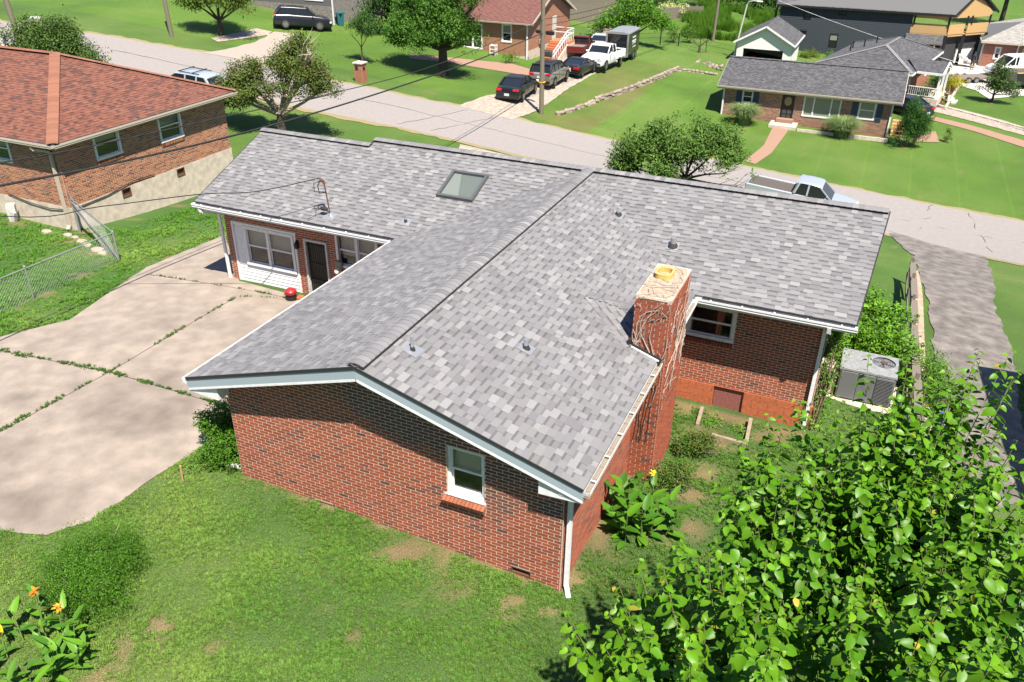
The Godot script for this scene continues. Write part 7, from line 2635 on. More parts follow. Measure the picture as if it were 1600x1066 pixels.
func chain_fence(label: String, line: Array, h: float, posts: Array) -> void:
	var f := thing("chain_link_fence", label, "fence", on(line[0][0], line[0][1]))
	for q in posts:
		var b := MB.new()
		b.rod(Vector3(0, -0.2, 0), Vector3(0, h + 0.05, 0), 0.032 if q[2] else 0.024, 8)
		var ps := part(f, "post", b.mesh(0.5), M.galvanised, Transform3D(Basis.IDENTITY, on(q[0], q[1]) - f.position))
		b = MB.new()
		b.rod(Vector3(0, h + 0.04, 0), Vector3(0, h + 0.10, 0), 0.042, 8, 0.02)
		part(ps, "post_cap", b.mesh(), M.galvanised)
	for s in line.size() - 1:
		var u := Vector2(line[s][0], line[s][1])
		var v := Vector2(line[s + 1][0], line[s + 1][1])
		var l := u.distance_to(v)
		var ya := ground(u.x, u.y)
		var yb := ground(v.x, v.y)
		var at := func(x: float, y: float) -> Vector3:
			var p := u.lerp(v, x / l)
			return Vector3(p.x, lerpf(ya, yb, x / l) + y, p.y) - f.position
		var b := MB.new()
		b.rod(at.call(0.0, h), at.call(l, h), 0.022, 8)
		part(f, "top_rail", b.mesh(0.5), M.galvanised)
		b = MB.new()
		var step := 0.115
		var k := -int(h / step) - 1
		while k * step < l:
			for dir in [1.0, -1.0]:
				var x0 := k * step
				var x1 := x0 + h
				var y0 := 0.02
				var y1 := h
				if x0 < 0:
					y0 = -x0
					x0 = 0
				if x1 > l:
					y1 = h - (x1 - l)
					x1 = l
				if x1 - x0 > 0.02:
					if dir > 0:
						b.tube(PackedVector3Array([at.call(x0, y0), at.call(x1, y1)]), PackedFloat32Array([0.0022]), 3)
					else:
						b.tube(PackedVector3Array([at.call(x0, h - y0), at.call(x1, h - y1)]), PackedFloat32Array([0.0022]), 3)
			k += 1
		part(f, "wire_mesh", b.mesh(), M.wire_grey).set_meta("kind", "stuff")


# ---------------------------------------------------------------- things in the yard
func yard_things() -> void:
	# package air conditioner on its pad
	var base := Vector3(8.58, -1.36, -11.85)
	var b := MB.new()
	b.bevel_box(Vector3(0, -0.05, 0.06), Vector3(1.9, 0.2, 1.55), 0.02)
	solo("equipment_pad", "pale concrete pad under the grey air conditioner", "pad", b.mesh(), M.cmu, base)
	var ac := thing("air_conditioner", "large grey package air conditioner beside the house's right end wall", "air conditioner", base + Vector3(0, 0.05, 0))
	var acm := mat("ac_grey", Color(0.135, 0.14, 0.15), 0.5, 0.1)
	b = MB.new()
	b.bevel_box(Vector3(0, 0.48, 0), Vector3(1.44, 0.92, 1.18), 0.02)
	part(ac, "cabinet", b.mesh(), acm)
	b = MB.new()
	for k in 40:
		var g := TAU * k / 40
		var e := TAU * (k + 1) / 40
		# the lid is a plate with a round opening
		var sq0 := Vector3(cos(g), 0, sin(g)) / maxf(absf(cos(g)) / 1.0, absf(sin(g)))
		var sq1 := Vector3(cos(e), 0, sin(e)) / maxf(absf(cos(e)), absf(sin(e)))
		var c := Vector3(0.36, 0.97, -0.16)
		var o0 := Vector3(clampf(c.x + sq0.x * 1.2, -0.735, 0.735), 0.97, clampf(c.z + sq0.z * 1.2, -0.605, 0.605))
		var o1 := Vector3(clampf(c.x + sq1.x * 1.2, -0.735, 0.735), 0.97, clampf(c.z + sq1.z * 1.2, -0.605, 0.605))
		b.quad(o0, c + Vector3(cos(g), 0, sin(g)) * 0.30, c + Vector3(cos(e), 0, sin(e)) * 0.30, o1)
	for s in [-1, 1]:
		b.box(Vector3(0, 0.945, s * 0.60), Vector3(1.47, 0.05, 0.012))
		b.box(Vector3(s * 0.731, 0.945, 0), Vector3(0.012, 0.05, 1.19))
	part(ac, "lid", b.mesh(), mat("ac_lid", Color(0.30, 0.31, 0.32), 0.5, 0.1, M.concrete.albedo_texture, 0.8))
	b = MB.new()
	for k in 5:
		var g := TAU * k / 5
		var d := Vector3(cos(g), 0, sin(g))
		var sd := Vector3(-d.z, 0, d.x)
		b.quad(Vector3(0.36, 0.955, -0.16) + d * 0.06 - sd * 0.03, Vector3(0.36, 0.955, -0.16) + d * 0.27 - sd * 0.09, Vector3(0.36, 0.965, -0.16) + d * 0.27 + sd * 0.06, Vector3(0.36, 0.965, -0.16) + d * 0.06 + sd * 0.03)
	part(ac, "fan", b.mesh(), M.galvanised)
	b = MB.new()
	b.rod(Vector3(0.36, 0.94, -0.16), Vector3(0.36, 0.985, -0.16), 0.08, 12)
	part(ac, "fan_motor", b.mesh(), M.rust)
	b = MB.new()
	for k in 4:
		var rad := 0.09 + k * 0.07
		for a in 24:
			var g := TAU * a / 24
			var e := TAU * (a + 1) / 24
			b.rod(Vector3(0.36 + cos(g) * rad, 0.978, -0.16 + sin(g) * rad), Vector3(0.36 + cos(e) * rad, 0.978, -0.16 + sin(e) * rad), 0.004, 3)
	part(ac, "fan_guard", b.mesh(), M.black_metal)
	for s in [[-0.46, 0.44], [-0.01, 0.42]]:
		b = MB.new()
		b.bevel_box(Vector3(s[0], 0.47, 0.594), Vector3(s[1], 0.84, 0.02), 0.008)
		part(ac, "panel", b.mesh(), acm)
	b = MB.new()
	b.bevel_box(Vector3(0.46, 0.47, 0.594), Vector3(0.46, 0.84, 0.02), 0.008)
	var lp := part(ac, "panel", b.mesh(), acm)
	for k in 18:
		b = MB.new()
		b.box(Vector3(0.46, 0.10 + k * 0.043, 0.610), Vector3(0.42, 0.022, 0.014), Basis(Vector3.RIGHT, 0.4))
		part(lp, "louvre", b.mesh(), mat("louvre_grey", Color(0.075, 0.078, 0.085), 0.5) if not M.has("louvre_grey") else M.louvre_grey)
	b = MB.new()
	b.bevel_box(Vector3(-1.0, 0.36, 0.1), Vector3(0.5, 0.72, 0.7), 0.02)
	part(ac, "duct", b.mesh(), M.cmu)
	# retaining wall along the drive and the board fence on it
	b = MB.new()
	for k in 40:
		var z := -27.0 + k * 0.55
		var y := ground(9.8, z - 0.0) + 0.10
		b.box(Vector3(10.22, y - 0.75, z + 0.275), Vector3(0.32, 1.5, 0.552))
	solo("retaining_wall", "pale concrete retaining wall between the yard and the right-hand driveway", "wall", b.mesh(), mat("wall_concrete", Color(0.40, 0.30, 0.22), 0.92, 0, M.concrete.albedo_texture, 0.3))
	var f := thing("board_fence", "narrow weathered board fence beside the right-hand driveway wall", "fence", on(9.8, -24.0))
	var plank := unit_box()
	var zz := -24.0
	while zz < -6.5:
		var y := ground(9.8, zz)
		for k in 2:
			part(f, "board", plank, M.weathered_wood, Transform3D(Basis.from_scale(Vector3(0.03, 0.16, 2.36)), Vector3(9.76 + k * 0.02, y + 0.45 + k * 0.5, zz + 1.2) - f.position))
		part(f, "post", plank, M.weathered_wood, Transform3D(Basis.from_scale(Vector3(0.10, 1.35, 0.10)), Vector3(9.84, y + 0.5, zz) - f.position))
		part(f, "cap_board", plank, M.weathered_wood, Transform3D(Basis(Vector3.RIGHT, -0.11).scaled_local(Vector3(0.22, 0.035, 2.42)), Vector3(9.86, y + 1.18 - 0.1, zz + 1.2) - f.position))
		zz += 2.4
	# concrete kerbs of the crawl-space well
	for s in [[Vector3(4.72, -0.85, -8.4), Vector3(4.78, -0.85, -7.55), "left concrete kerb of the pit before the crawl-space hatch"], [Vector3(5.98, -0.85, -8.4), Vector3(6.05, -0.85, -7.35), "right concrete kerb of the pit before the crawl-space hatch"], [Vector3(5.2, -0.90, -7.35), Vector3(6.05, -0.90, -7.30), "front concrete kerb of the pit before the crawl-space hatch"]]:
		b = MB.new()
		b.bar(s[0] - Vector3(0, 0.06, 0), s[1] - Vector3(0, 0.06, 0), 0.09, 0.26)
		solo("concrete_kerb", s[2], "kerb", b.mesh(), mat("kerb_concrete", Color(0.30, 0.235, 0.17), 0.95, 0, M.concrete.albedo_texture, 0.5))
	# red brazier by the back door
	var pot := thing("brazier", "small red and black brazier on the slab by the back door", "brazier", on(-8.2, -8.22, 0.02))
	b = MB.new()
	b.rod(Vector3.ZERO, Vector3(0, 0.13, 0), 0.19, 14, 0.17)
	part(pot, "base", b.mesh(0.6), M.black_metal)
	b = MB.new()
	b.tube(PackedVector3Array([Vector3(0, 0.14, 0), Vector3(0, 0.22, 0), Vector3(0, 0.28, 0)]), PackedFloat32Array([0.13, 0.19, 0.19]), 14)
	part(pot, "bowl", b.mesh(0.6), mat("red_enamel", Color(0.30, 0.02, 0.025), 0.35))
	b = MB.new()
	b.tube(PackedVector3Array([Vector3(0, 0.29, 0), Vector3(0, 0.35, 0), Vector3(0, 0.38, 0)]), PackedFloat32Array([0.18, 0.12, 0.03]), 14)
	part(pot, "lid", b.mesh(0.6), M.red_enamel)
	for k in 3:
		b = MB.new()
		b.bevel_box(Vector3.ZERO, Vector3(0.2, 0.1, 0.1), 0.015)
		solo("loose_brick", ["loose brick beside the red brazier, nearest the door", "loose brick lying on the slab left of the red brazier", "loose brick against the wall behind the red brazier"][k], "brick", b.mesh(), M.orange_paint, on([-7.95, -8.5, -8.0][k], [-8.3, -8.4, -8.45][k], 0.06))
	# blue-lidded bucket on the drive
	var bu := thing("bucket", "white bucket with a blue lid on the driveway edge behind the leaves", "bucket", on(10.75, -11.5, 0.03))
	b = MB.new()
	b.rod(Vector3.ZERO, Vector3(0, 0.32, 0), 0.15, 14, 0.17)
	part(bu, "pail", b.mesh(0.6), M.white_paint)
	b = MB.new()
	b.rod(Vector3(0, 0.32, 0), Vector3(0, 0.38, 0), 0.185, 14)
	part(bu, "lid", b.mesh(0.6), mat("blue_plastic", Color(0.03, 0.07, 0.30), 0.4))
	# at the neighbour's corner
	b = MB.new()
	b.tube(PackedVector3Array([Vector3(0, 0, 0), Vector3(0, 0.5, 0), Vector3(0.02, 0.7, 0)]), PackedFloat32Array([0.2, 0.24, 0.22]), 4)
	b.box(Vector3(0.16, 0.2, 0.1), Vector3(0.2, 0.5, 0.12), Basis(Vector3.BACK, -0.3))
	solo("plastic_bin", "cream plastic bin against the foundation of the left brick house", "bin", b.mesh(), M.old_white, on(-23.9, -10.7))
	var spots := [[-20.5, -10.35, 0.45], [-19.9, -10.2, 0.35], [-19.2, -9.9, 0.5], [-18.6, -9.6, 0.4], [-17.7, -9.3, 0.55], [-17.1, -9.0, 0.4], [-21.6, -10.3, 0.5]]
	var names := ["flat pale stone at the foot of the cream downspout", "small grey stone right of the cream downspout", "broad pale stone midway along the row by the wire fence", "middling stone in the row before the broken fence", "largest pale stone of the row toward the fence corner", "small stone nearest the fence's corner post", "pale slab stone left of the cream downspout"]
	for k in spots.size():
		solo("stone", names[k], "stone", rock(40 + k, Vector3(spots[k][2], 0.14, spots[k][2] * 0.7), Color(0.42, 0.35, 0.29)), M.stone, on(spots[k][0], spots[k][1], 0.04), "stones at the left fence end")
	chain_fence("galvanised chain-link fence round the left neighbour's back lawn", [[-14.75, 3.5], [-15.15, -2.0], [-15.85, -8.6]], 1.07, [[-14.95, 0.6, false], [-15.15, -2.0, false], [-15.45, -4.9, false], [-15.85, -8.6, true]])
	var lf := line_of_fence()
	b = MB.new()
	b.rod(Vector3(0, -0.2, 0), Vector3(0, 1.5, 0), 0.045, 8)
	solo("fence_post", "tall steel fence post against the corner of the left brick house", "post", b.mesh(), M.galvanised, on(-20.55, -10.95))
	b = MB.new()
	b.rod(Vector3(0, -0.1, 0), Vector3(0.03, 0.42, 0), 0.022, 6)
	solo("stake", "short pale wooden stake in the grass by the concrete's edge", "stake", b.mesh(), M.raw_wood, on(-4.45, 0.42))
	# left, top: bin, mower
	b = MB.new()
	b.tube(PackedVector3Array([Vector3(0, 0, 0), Vector3(0, 1.0, 0)]), PackedFloat32Array([0.34, 0.42]), 4)
	var bn := thing("wheelie_bin", "teal wheelie bin at the right corner of the grey house", "bin", on(-37.2, -53.9))
	part(bn, "body", b.mesh(), mat("teal_plastic", Color(0.015, 0.10, 0.12), 0.5))
	b = MB.new()
	b.box(Vector3(0, 1.04, 0), Vector3(0.66, 0.07, 0.68))
	part(bn, "lid", b.mesh(), M.teal_plastic)
	b = MB.new()
	b.col = Color(0.03, 0.03, 0.035)
	b.bevel_box(Vector3(0, 0.45, 0), Vector3(0.9, 0.45, 1.5), 0.1)
	b.bevel_box(Vector3(0, 0.8, 0.3), Vector3(0.5, 0.5, 0.15), 0.05)
	b.col = Color(0.5, 0.5, 0.52)
	b.bevel_box(Vector3(0, 0.72, -0.4), Vector3(0.6, 0.12, 0.5), 0.04)
	solo("lawn_mower", "dark riding mower half hidden by the bushes left of the brick house", "mower", b.mesh(), M.gloss, on(-37.0, -58.5))
	b = MB.new()
	b.bevel_box(Vector3(0, 0.62, 0), Vector3(0.95, 0.5, 0.6), 0.1)
	for k in 4:
		b.rod(Vector3(-0.4 + (k % 2) * 0.8, 0, -0.2 + (k / 2) * 0.4), Vector3(-0.4 + (k % 2) * 0.8, 0.5, -0.2 + (k / 2) * 0.4), 0.04, 6)
	solo("grill", "covered black grill by the foundation below the brick stairs", "grill", b.mesh(), mat("cover", Color(0.03, 0.03, 0.035), 0.7), on(-19.4, -58.2))
	b = MB.new()
	for k in 3:
		b.box(Vector3(0, 0.2 + k * 0.3, 0), Vector3(0.5, 0.04, 0.4))
	for k in 4:
		b.box(Vector3(-0.24 + (k % 2) * 0.48, 0.45, -0.19 + (k / 2) * 0.38), Vector3(0.05, 0.9, 0.05))
	solo("garden_chair", "white garden stand by the foundation of the brick house with stairs", "stand", b.mesh(), M.white_paint, on(-23.4, -55.9))
	# yellow flagstone-edged beds on the right
	b = MB.new()
	for k in 26:
		b.box(Vector3(lerpf(10.6, 12.6, k / 25.0), -5.35, lerpf(-70.5, -69.6, k / 25.0) + sin(k * 0.5) * 0.1), Vector3(0.16, 0.2, 0.24))
	for k in 30:
		b.box(Vector3(lerpf(12.6, 14.2, k / 29.0), -5.35, lerpf(-70.4, -83.0, k / 29.0)), Vector3(0.18, 0.2, 0.40))
	solo("stone_edging", "pale stone edging round the mulched bed of yellow shrubs", "edging", b.mesh(), M.cmu)
	b = MB.new()
	for k in 60:
		var p := Vector2(11.6, -71.4).lerp(Vector2(20.5, -64.0), k / 59.0)
		b.box(on(p.x, p.y, 0.06), Vector3(0.16, 0.14, 0.2), Basis(Vector3.UP, k * 1.3))
	solo("lawn_edging", "line of small stones edging the lawn beside the gravel lane", "edging", b.mesh(), M.cmu)


func line_of_fence() -> Node3D:   # the sagging stretch from the corner post to the house
	var f := thing("broken_fence", "slack broken stretch of chain-link fence between corner post and left house", "fence", on(-15.85, -8.6))
	var a := Vector3.ZERO
	var c := on(-20.5, -10.9) - f.position
	var b := MB.new()
	b.rod(a + Vector3(0, 1.08, 0), c + Vector3(0, 1.42, 0), 0.02, 6)
	part(f, "top_rail", b.mesh(), M.galvanised)
	b = MB.new()
	b.tube(PackedVector3Array([c + Vector3(0, 1.3, 0), c.lerp(a, 0.35) + Vector3(0, 0.75, 0), c.lerp(a, 0.7) + Vector3(0, 0.5, 0), a + Vector3(0, 0.05, 0)]), PackedFloat32Array([0.035, 0.03, 0.03, 0.03]), 6)
	part(f, "rolled_mesh", b.mesh(), M.grey_metal)
	b = MB.new()
	var n := 60
	for k in n:
		for dir in [1.0, -1.0]:
			var t0 := float(k) / n
			var t1 := clampf(t0 + 0.20 * dir, 0.0, 1.0)
			var low := func(t: float) -> Vector3: return c.lerp(a, t) + Vector3(0, lerpf(1.05, 0.05, minf(t * 1.5, 1.0)), 0)
			var high := func(t: float) -> Vector3: return c.lerp(a, t) + Vector3(0, lerpf(1.4, 1.07, t), 0)
			b.tube(PackedVector3Array([low.call(t0), high.call(t1)]), PackedFloat32Array([0.0022]), 3)
	part(f, "wire_mesh", b.mesh(), M.wire_grey).set_meta("kind", "stuff")
	return f


# ---------------------------------------------------------------- planting
func big_leaf_clump(called: String, label: String, at: Vector3, stems: int, radius: float, h: float, l: float, w: float, tones: Array, s: int) -> Node3D:
	var root := thing(called, label, "plant", at)
	var r := RandomNumberGenerator.new()
	r.seed = s
	var st := MB.new()
	for i in stems:
		var a := r.randf() * TAU
		var p := Vector3(cos(a), 0, sin(a)) * radius * sqrt(r.randf())
		var hh := h * r.randf_range(0.6, 1.1)
		var lean := Vector3(p.x * 0.25 + r.randf_range(-0.06, 0.06), hh, p.z * 0.25 + r.randf_range(-0.06, 0.06))
		st.tube(PackedVector3Array([p, p + lean]), PackedFloat32Array([0.014, 0.008]), 5)
		var n := 4 + r.randi() % 3
		for k in n:
			var t := (k + 0.6) / n
			var g := a + k * 2.4 + r.randf_range(-0.4, 0.4)
			var d := Vector3(cos(g), lerpf(0.35, 1.3, t), sin(g)).normalized()
			var b := MB.new()
			var c: Color = tones[r.randi() % tones.size()]
			leaf_shape(b, Transform3D(looking(d, Vector3.UP), p + lean * t), l * r.randf_range(0.75, 1.15), w * r.randf_range(0.8, 1.1), 0.25, r.randf_range(0.15, 0.5), vary(c, 0.15))
			part(root, "leaf", b.mesh(0.4), M.leaf)
	part(root, "stem", st.mesh(), M.far_leaf if not M.has("green_stem") else M.green_stem).set_meta("kind", "stuff")
	return root


func flower_stalk(called: String, label: String, at: Vector3, h: float, lean: Vector3, c: Color) -> void:
	var root := thing(called, label, "flower", at)
	var b := MB.new()
	b.tube(PackedVector3Array([Vector3.ZERO, Vector3(0, h * 0.5, 0) + lean * 0.4, Vector3(0, h, 0) + lean]), PackedFloat32Array([0.012, 0.010, 0.007]), 5)
	part(root, "stem", b.mesh(), M.green_stem)
	var r := RandomNumberGenerator.new()
	r.seed = hash(label) % 999
	for k in 9:
		b = MB.new()
		leaf_shape(b, Transform3D(looking(rand_dir(r) + Vector3(0, 0.6, 0), Vector3.UP), Vector3(0, h, 0) + lean + rand_dir(r) * 0.03), 0.09, 0.05, 0.2, 0.4, vary(c, 0.2))
		part(root, "petal", b.mesh(), M.leaf)


func reed_clump(label: String, at: Vector3, w: float, h: float, s: int) -> void:
	var root := thing("ornamental_grass", label, "ornamental grass", at)
	var b := MB.new()
	var c := 7
	for i in c:
		var t0 := float(i) / c
		var t1 := float(i + 1) / c
		var wd := 0.016 * (1.0 - t0 * 0.8)
		var we := 0.016 * (1.0 - t1 * 0.8)
		var p := Vector3(0, t0 * 1.25 - t0 * t0 * 0.75, t0 * t0 * 1.0)
		var q := Vector3(0, t1 * 1.25 - t1 * t1 * 0.75, t1 * t1 * 1.0)
		b.quad(p - Vector3(wd, 0, 0), p + Vector3(wd, 0, 0), q + Vector3(we, 0, 0), q - Vector3(we, 0, 0))
	var r := RandomNumberGenerator.new()
	r.seed = s
	var xs: Array[Transform3D] = []
	var cols := PackedColorArray()
	for k in 2600:
		var a := r.randf() * TAU
		var d := sqrt(r.randf())
		var hh := h * 1.25 * r.randf_range(0.55, 1.1)
		xs.append(Transform3D(Basis(Vector3.UP, -a + PI / 2 + r.randf_range(-0.5, 0.5)) * Basis.from_scale(Vector3(1.4, hh * 1.15, w * 0.42 * r.randf_range(0.15, 1.1))), Vector3(cos(a), 0, sin(a)) * d * w * 0.2))
		cols.append(vary(Color(0.19, 0.265, 0.105), 0.3, 0.1))
	many(root, "blade", b.mesh(), M.blade, xs, cols)


func mulberry() -> void:
	var base := on(9.2, 2.8)
	var root := thing("mulberry_tree", "large leafy mulberry tree filling the lower right corner", "tree", base)
	var tips := [[6.19, 6.16, 5.64], [6.50, 6.40, 6.11], [6.49, 6.57, 6.51], [6.48, 5.97, 4.88], [6.70, 5.92, 4.56], [6.76, 5.80, 3.62], [6.89, 5.76, 3.08], [7.00, 5.88, 2.46], [7.07, 6.07, 2.07], [7.24, 6.12, 1.71], [7.62, 6.14, 1.78], [7.88, 6.10, 1.95], [8.07, 6.18, 1.57], [8.24, 6.55, 1.02], [8.35, 6.36, 1.09], [8.52, 6.20, 1.61], [8.99, 6.55, 0.44], [8.98, 6.25, 0.75], [9.21, 6.09, 2.00], [9.28, 6.44, 2.13], [9.47, 6.50, 2.89], [9.33, 6.51, 4.19], [6.94, 6.61, 5.79], [7.25, 6.03, 4.26], [7.71, 6.20, 3.70], [8.23, 6.31, 3.41], [8.66, 6.32, 3.22], [6.97, 6.78, 6.42], [7.43, 6.78, 6.22], [7.93, 6.74, 5.90], [8.46, 6.67, 5.59], [8.92, 6.63, 5.17], [7.44, 6.39, 5.21], [7.96, 6.42, 4.71], [8.47, 6.43, 4.48], [8.94, 6.47, 4.00], [6.46, 6.29, 5.69], [7.06, 6.27, 4.95], [7.41, 6.00, 2.71], [7.94, 6.13, 2.65], [8.49, 6.08, 2.32], [8.86, 6.08, 1.78], [7.22, 6.91, 6.73], [7.83, 6.93, 6.58], [8.55, 6.85, 6.19], [6.79, 6.69, 6.80], [9.23, 6.60, 5.30]]
	var r := RandomNumberGenerator.new()
	r.seed = 63
	var crotch := Vector3(9.0, 1.4, 3.4)
	var b := MB.new()
	b.tube(PackedVector3Array([base - Vector3(0, 0.4, 0), base + Vector3(-0.05, 0.8, 0.2), crotch]), PackedFloat32Array([0.24, 0.18, 0.16]), 10)
	var off := Transform3D(Basis.IDENTITY, -base)
	part(root, "trunk", b.mesh(0.4), M.bark, off)
	# five limbs, then long shoots from them to every tip
	var hubs := [Vector3(7.4, 3.9, 5.2), Vector3(7.5, 3.7, 3.2), Vector3(8.6, 3.8, 2.1), Vector3(8.3, 4.0, 5.0), Vector3(9.4, 4.0, 3.6)]
	for q in hubs:
		b = MB.new()
		b.tube(PackedVector3Array([crotch, crotch.lerp(q, 0.5) + Vector3(0, -0.25, 0), q]), PackedFloat32Array([0.11, 0.08, 0.05]), 8)
		part(root, "limb", b.mesh(0.4), M.bark, off)
	var leaves: Array[ArrayMesh] = []
	for k in 5:
		b = MB.new()
		leaf_shape(b, Transform3D(Basis.IDENTITY, Vector3(0, 0, 0.12)), 1.0, 0.60 + 0.05 * k, 0.16 + 0.06 * k, 0.18 + 0.10 * k, Color.WHITE)
		b.col = Color(1.1, 1.15, 1.2)
		b.box(Vector3(0, 0, 0.06), Vector3(0.018, 0.018, 0.16))
		leaves.append(b.mesh(0.3))
	var xs: Array[Transform3D] = []
	var cols := PackedColorArray()
	var kinds: Array[int] = []
	var targets: Array = []
	for t in tips:
		targets.append([Vector3(t[0], t[1], t[2]), 1.0])
		for k in 13:
			var p := Vector3(t[0], t[1], t[2]) + Vector3(r.randf_range(-0.5, 0.6), -r.randf_range(0.08, 1.7), r.randf_range(-0.5, 0.5))
			targets.append([p, r.randf_range(0.6, 1.0)])
	for k in 130:
		var a := r.randf() * TAU
		targets.append([Vector3(8.9 + cos(a) * r.randf_range(1.2, 2.6), r.randf_range(2.2, 4.8), 3.6 + sin(a) * r.randf_range(1.5, 3.2)), 0.8])
	var twigs := MB.new()
	for t in targets:
		var tip: Vector3 = t[0]
		var hub: Vector3 = hubs[0]
		for q in hubs:
			if q.distance_to(tip) < hub.distance_to(tip):
				hub = q
		var mid: Vector3 = hub.lerp(tip, 0.5) + Vector3(tip.x - hub.x, 0, tip.z - hub.z) * 0.18 + rand_dir(r) * 0.12
		var path := PackedVector3Array()
		for k in 9:
			var s := k / 8.0
			path.append(hub.lerp(mid, s).lerp(mid.lerp(tip, s), s))
		twigs.tube(path, PackedFloat32Array([0.015, 0.013, 0.011, 0.009, 0.008, 0.007, 0.005, 0.004, 0.003]), 5)
		var l := hub.distance_to(tip)
		var n := int(l * 0.9 / 0.042)
		for k in n:
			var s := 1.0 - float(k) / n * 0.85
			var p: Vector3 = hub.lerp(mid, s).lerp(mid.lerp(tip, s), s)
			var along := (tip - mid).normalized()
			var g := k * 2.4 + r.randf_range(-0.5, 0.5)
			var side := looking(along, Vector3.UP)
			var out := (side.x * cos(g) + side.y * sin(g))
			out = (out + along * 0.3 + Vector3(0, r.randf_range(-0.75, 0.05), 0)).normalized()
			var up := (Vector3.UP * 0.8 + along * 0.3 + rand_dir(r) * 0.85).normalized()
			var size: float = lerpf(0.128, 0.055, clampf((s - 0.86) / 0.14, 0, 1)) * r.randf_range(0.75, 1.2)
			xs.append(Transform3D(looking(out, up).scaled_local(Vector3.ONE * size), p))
			kinds.append(r.randi() % 5)
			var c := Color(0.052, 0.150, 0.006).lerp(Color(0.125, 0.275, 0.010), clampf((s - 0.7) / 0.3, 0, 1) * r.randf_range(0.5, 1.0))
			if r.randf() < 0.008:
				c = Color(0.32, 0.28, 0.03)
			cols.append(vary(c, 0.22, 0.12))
	part(root, "shoot", twigs.mesh(0.4), mat("green_twig", Color(0.12, 0.13, 0.05), 0.8), off).set_meta("kind", "stuff")
	var near: Array = []
	for i in xs.size():
		near.append([xs[i].origin.distance_to(CAM_AT), i])
	near.sort_custom(func(a, c): return a[0] < c[0])
	var lists: Array = [[], [], [], [], []]
	var shown := 0
	for q in near:
		var i: int = q[1]
		var v: Vector3 = (xs[i].origin - CAM_AT) * Basis(CAM_X, CAM_Y, CAM_Z)
		var inside := v.z < 0 and absf(v.x / -v.z) < 0.62 and absf(v.y / -v.z) < 0.42
		if shown < 300 and inside:
			shown += 1
			var c := cols[i]
			var key := "%d %d %d" % [kinds[i], int(c.g * 60), int(c.r * 60)]
			if not tint_cache.has(key):
				tint_cache[key] = tinted(leaves[kinds[i]], c)
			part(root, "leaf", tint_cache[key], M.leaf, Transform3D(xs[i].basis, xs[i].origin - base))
		else:
			lists[kinds[i]].append(i)
	for k in 5:
		var xx: Array[Transform3D] = []
		var cc := PackedColorArray()
		for i in lists[k]:
			xx.append(Transform3D(xs[i].basis, xs[i].origin - base))
			cc.append(cols[i])
		many(root, "leaves", leaves[k], M.leaf, xx, cc)


var tint_cache := {}


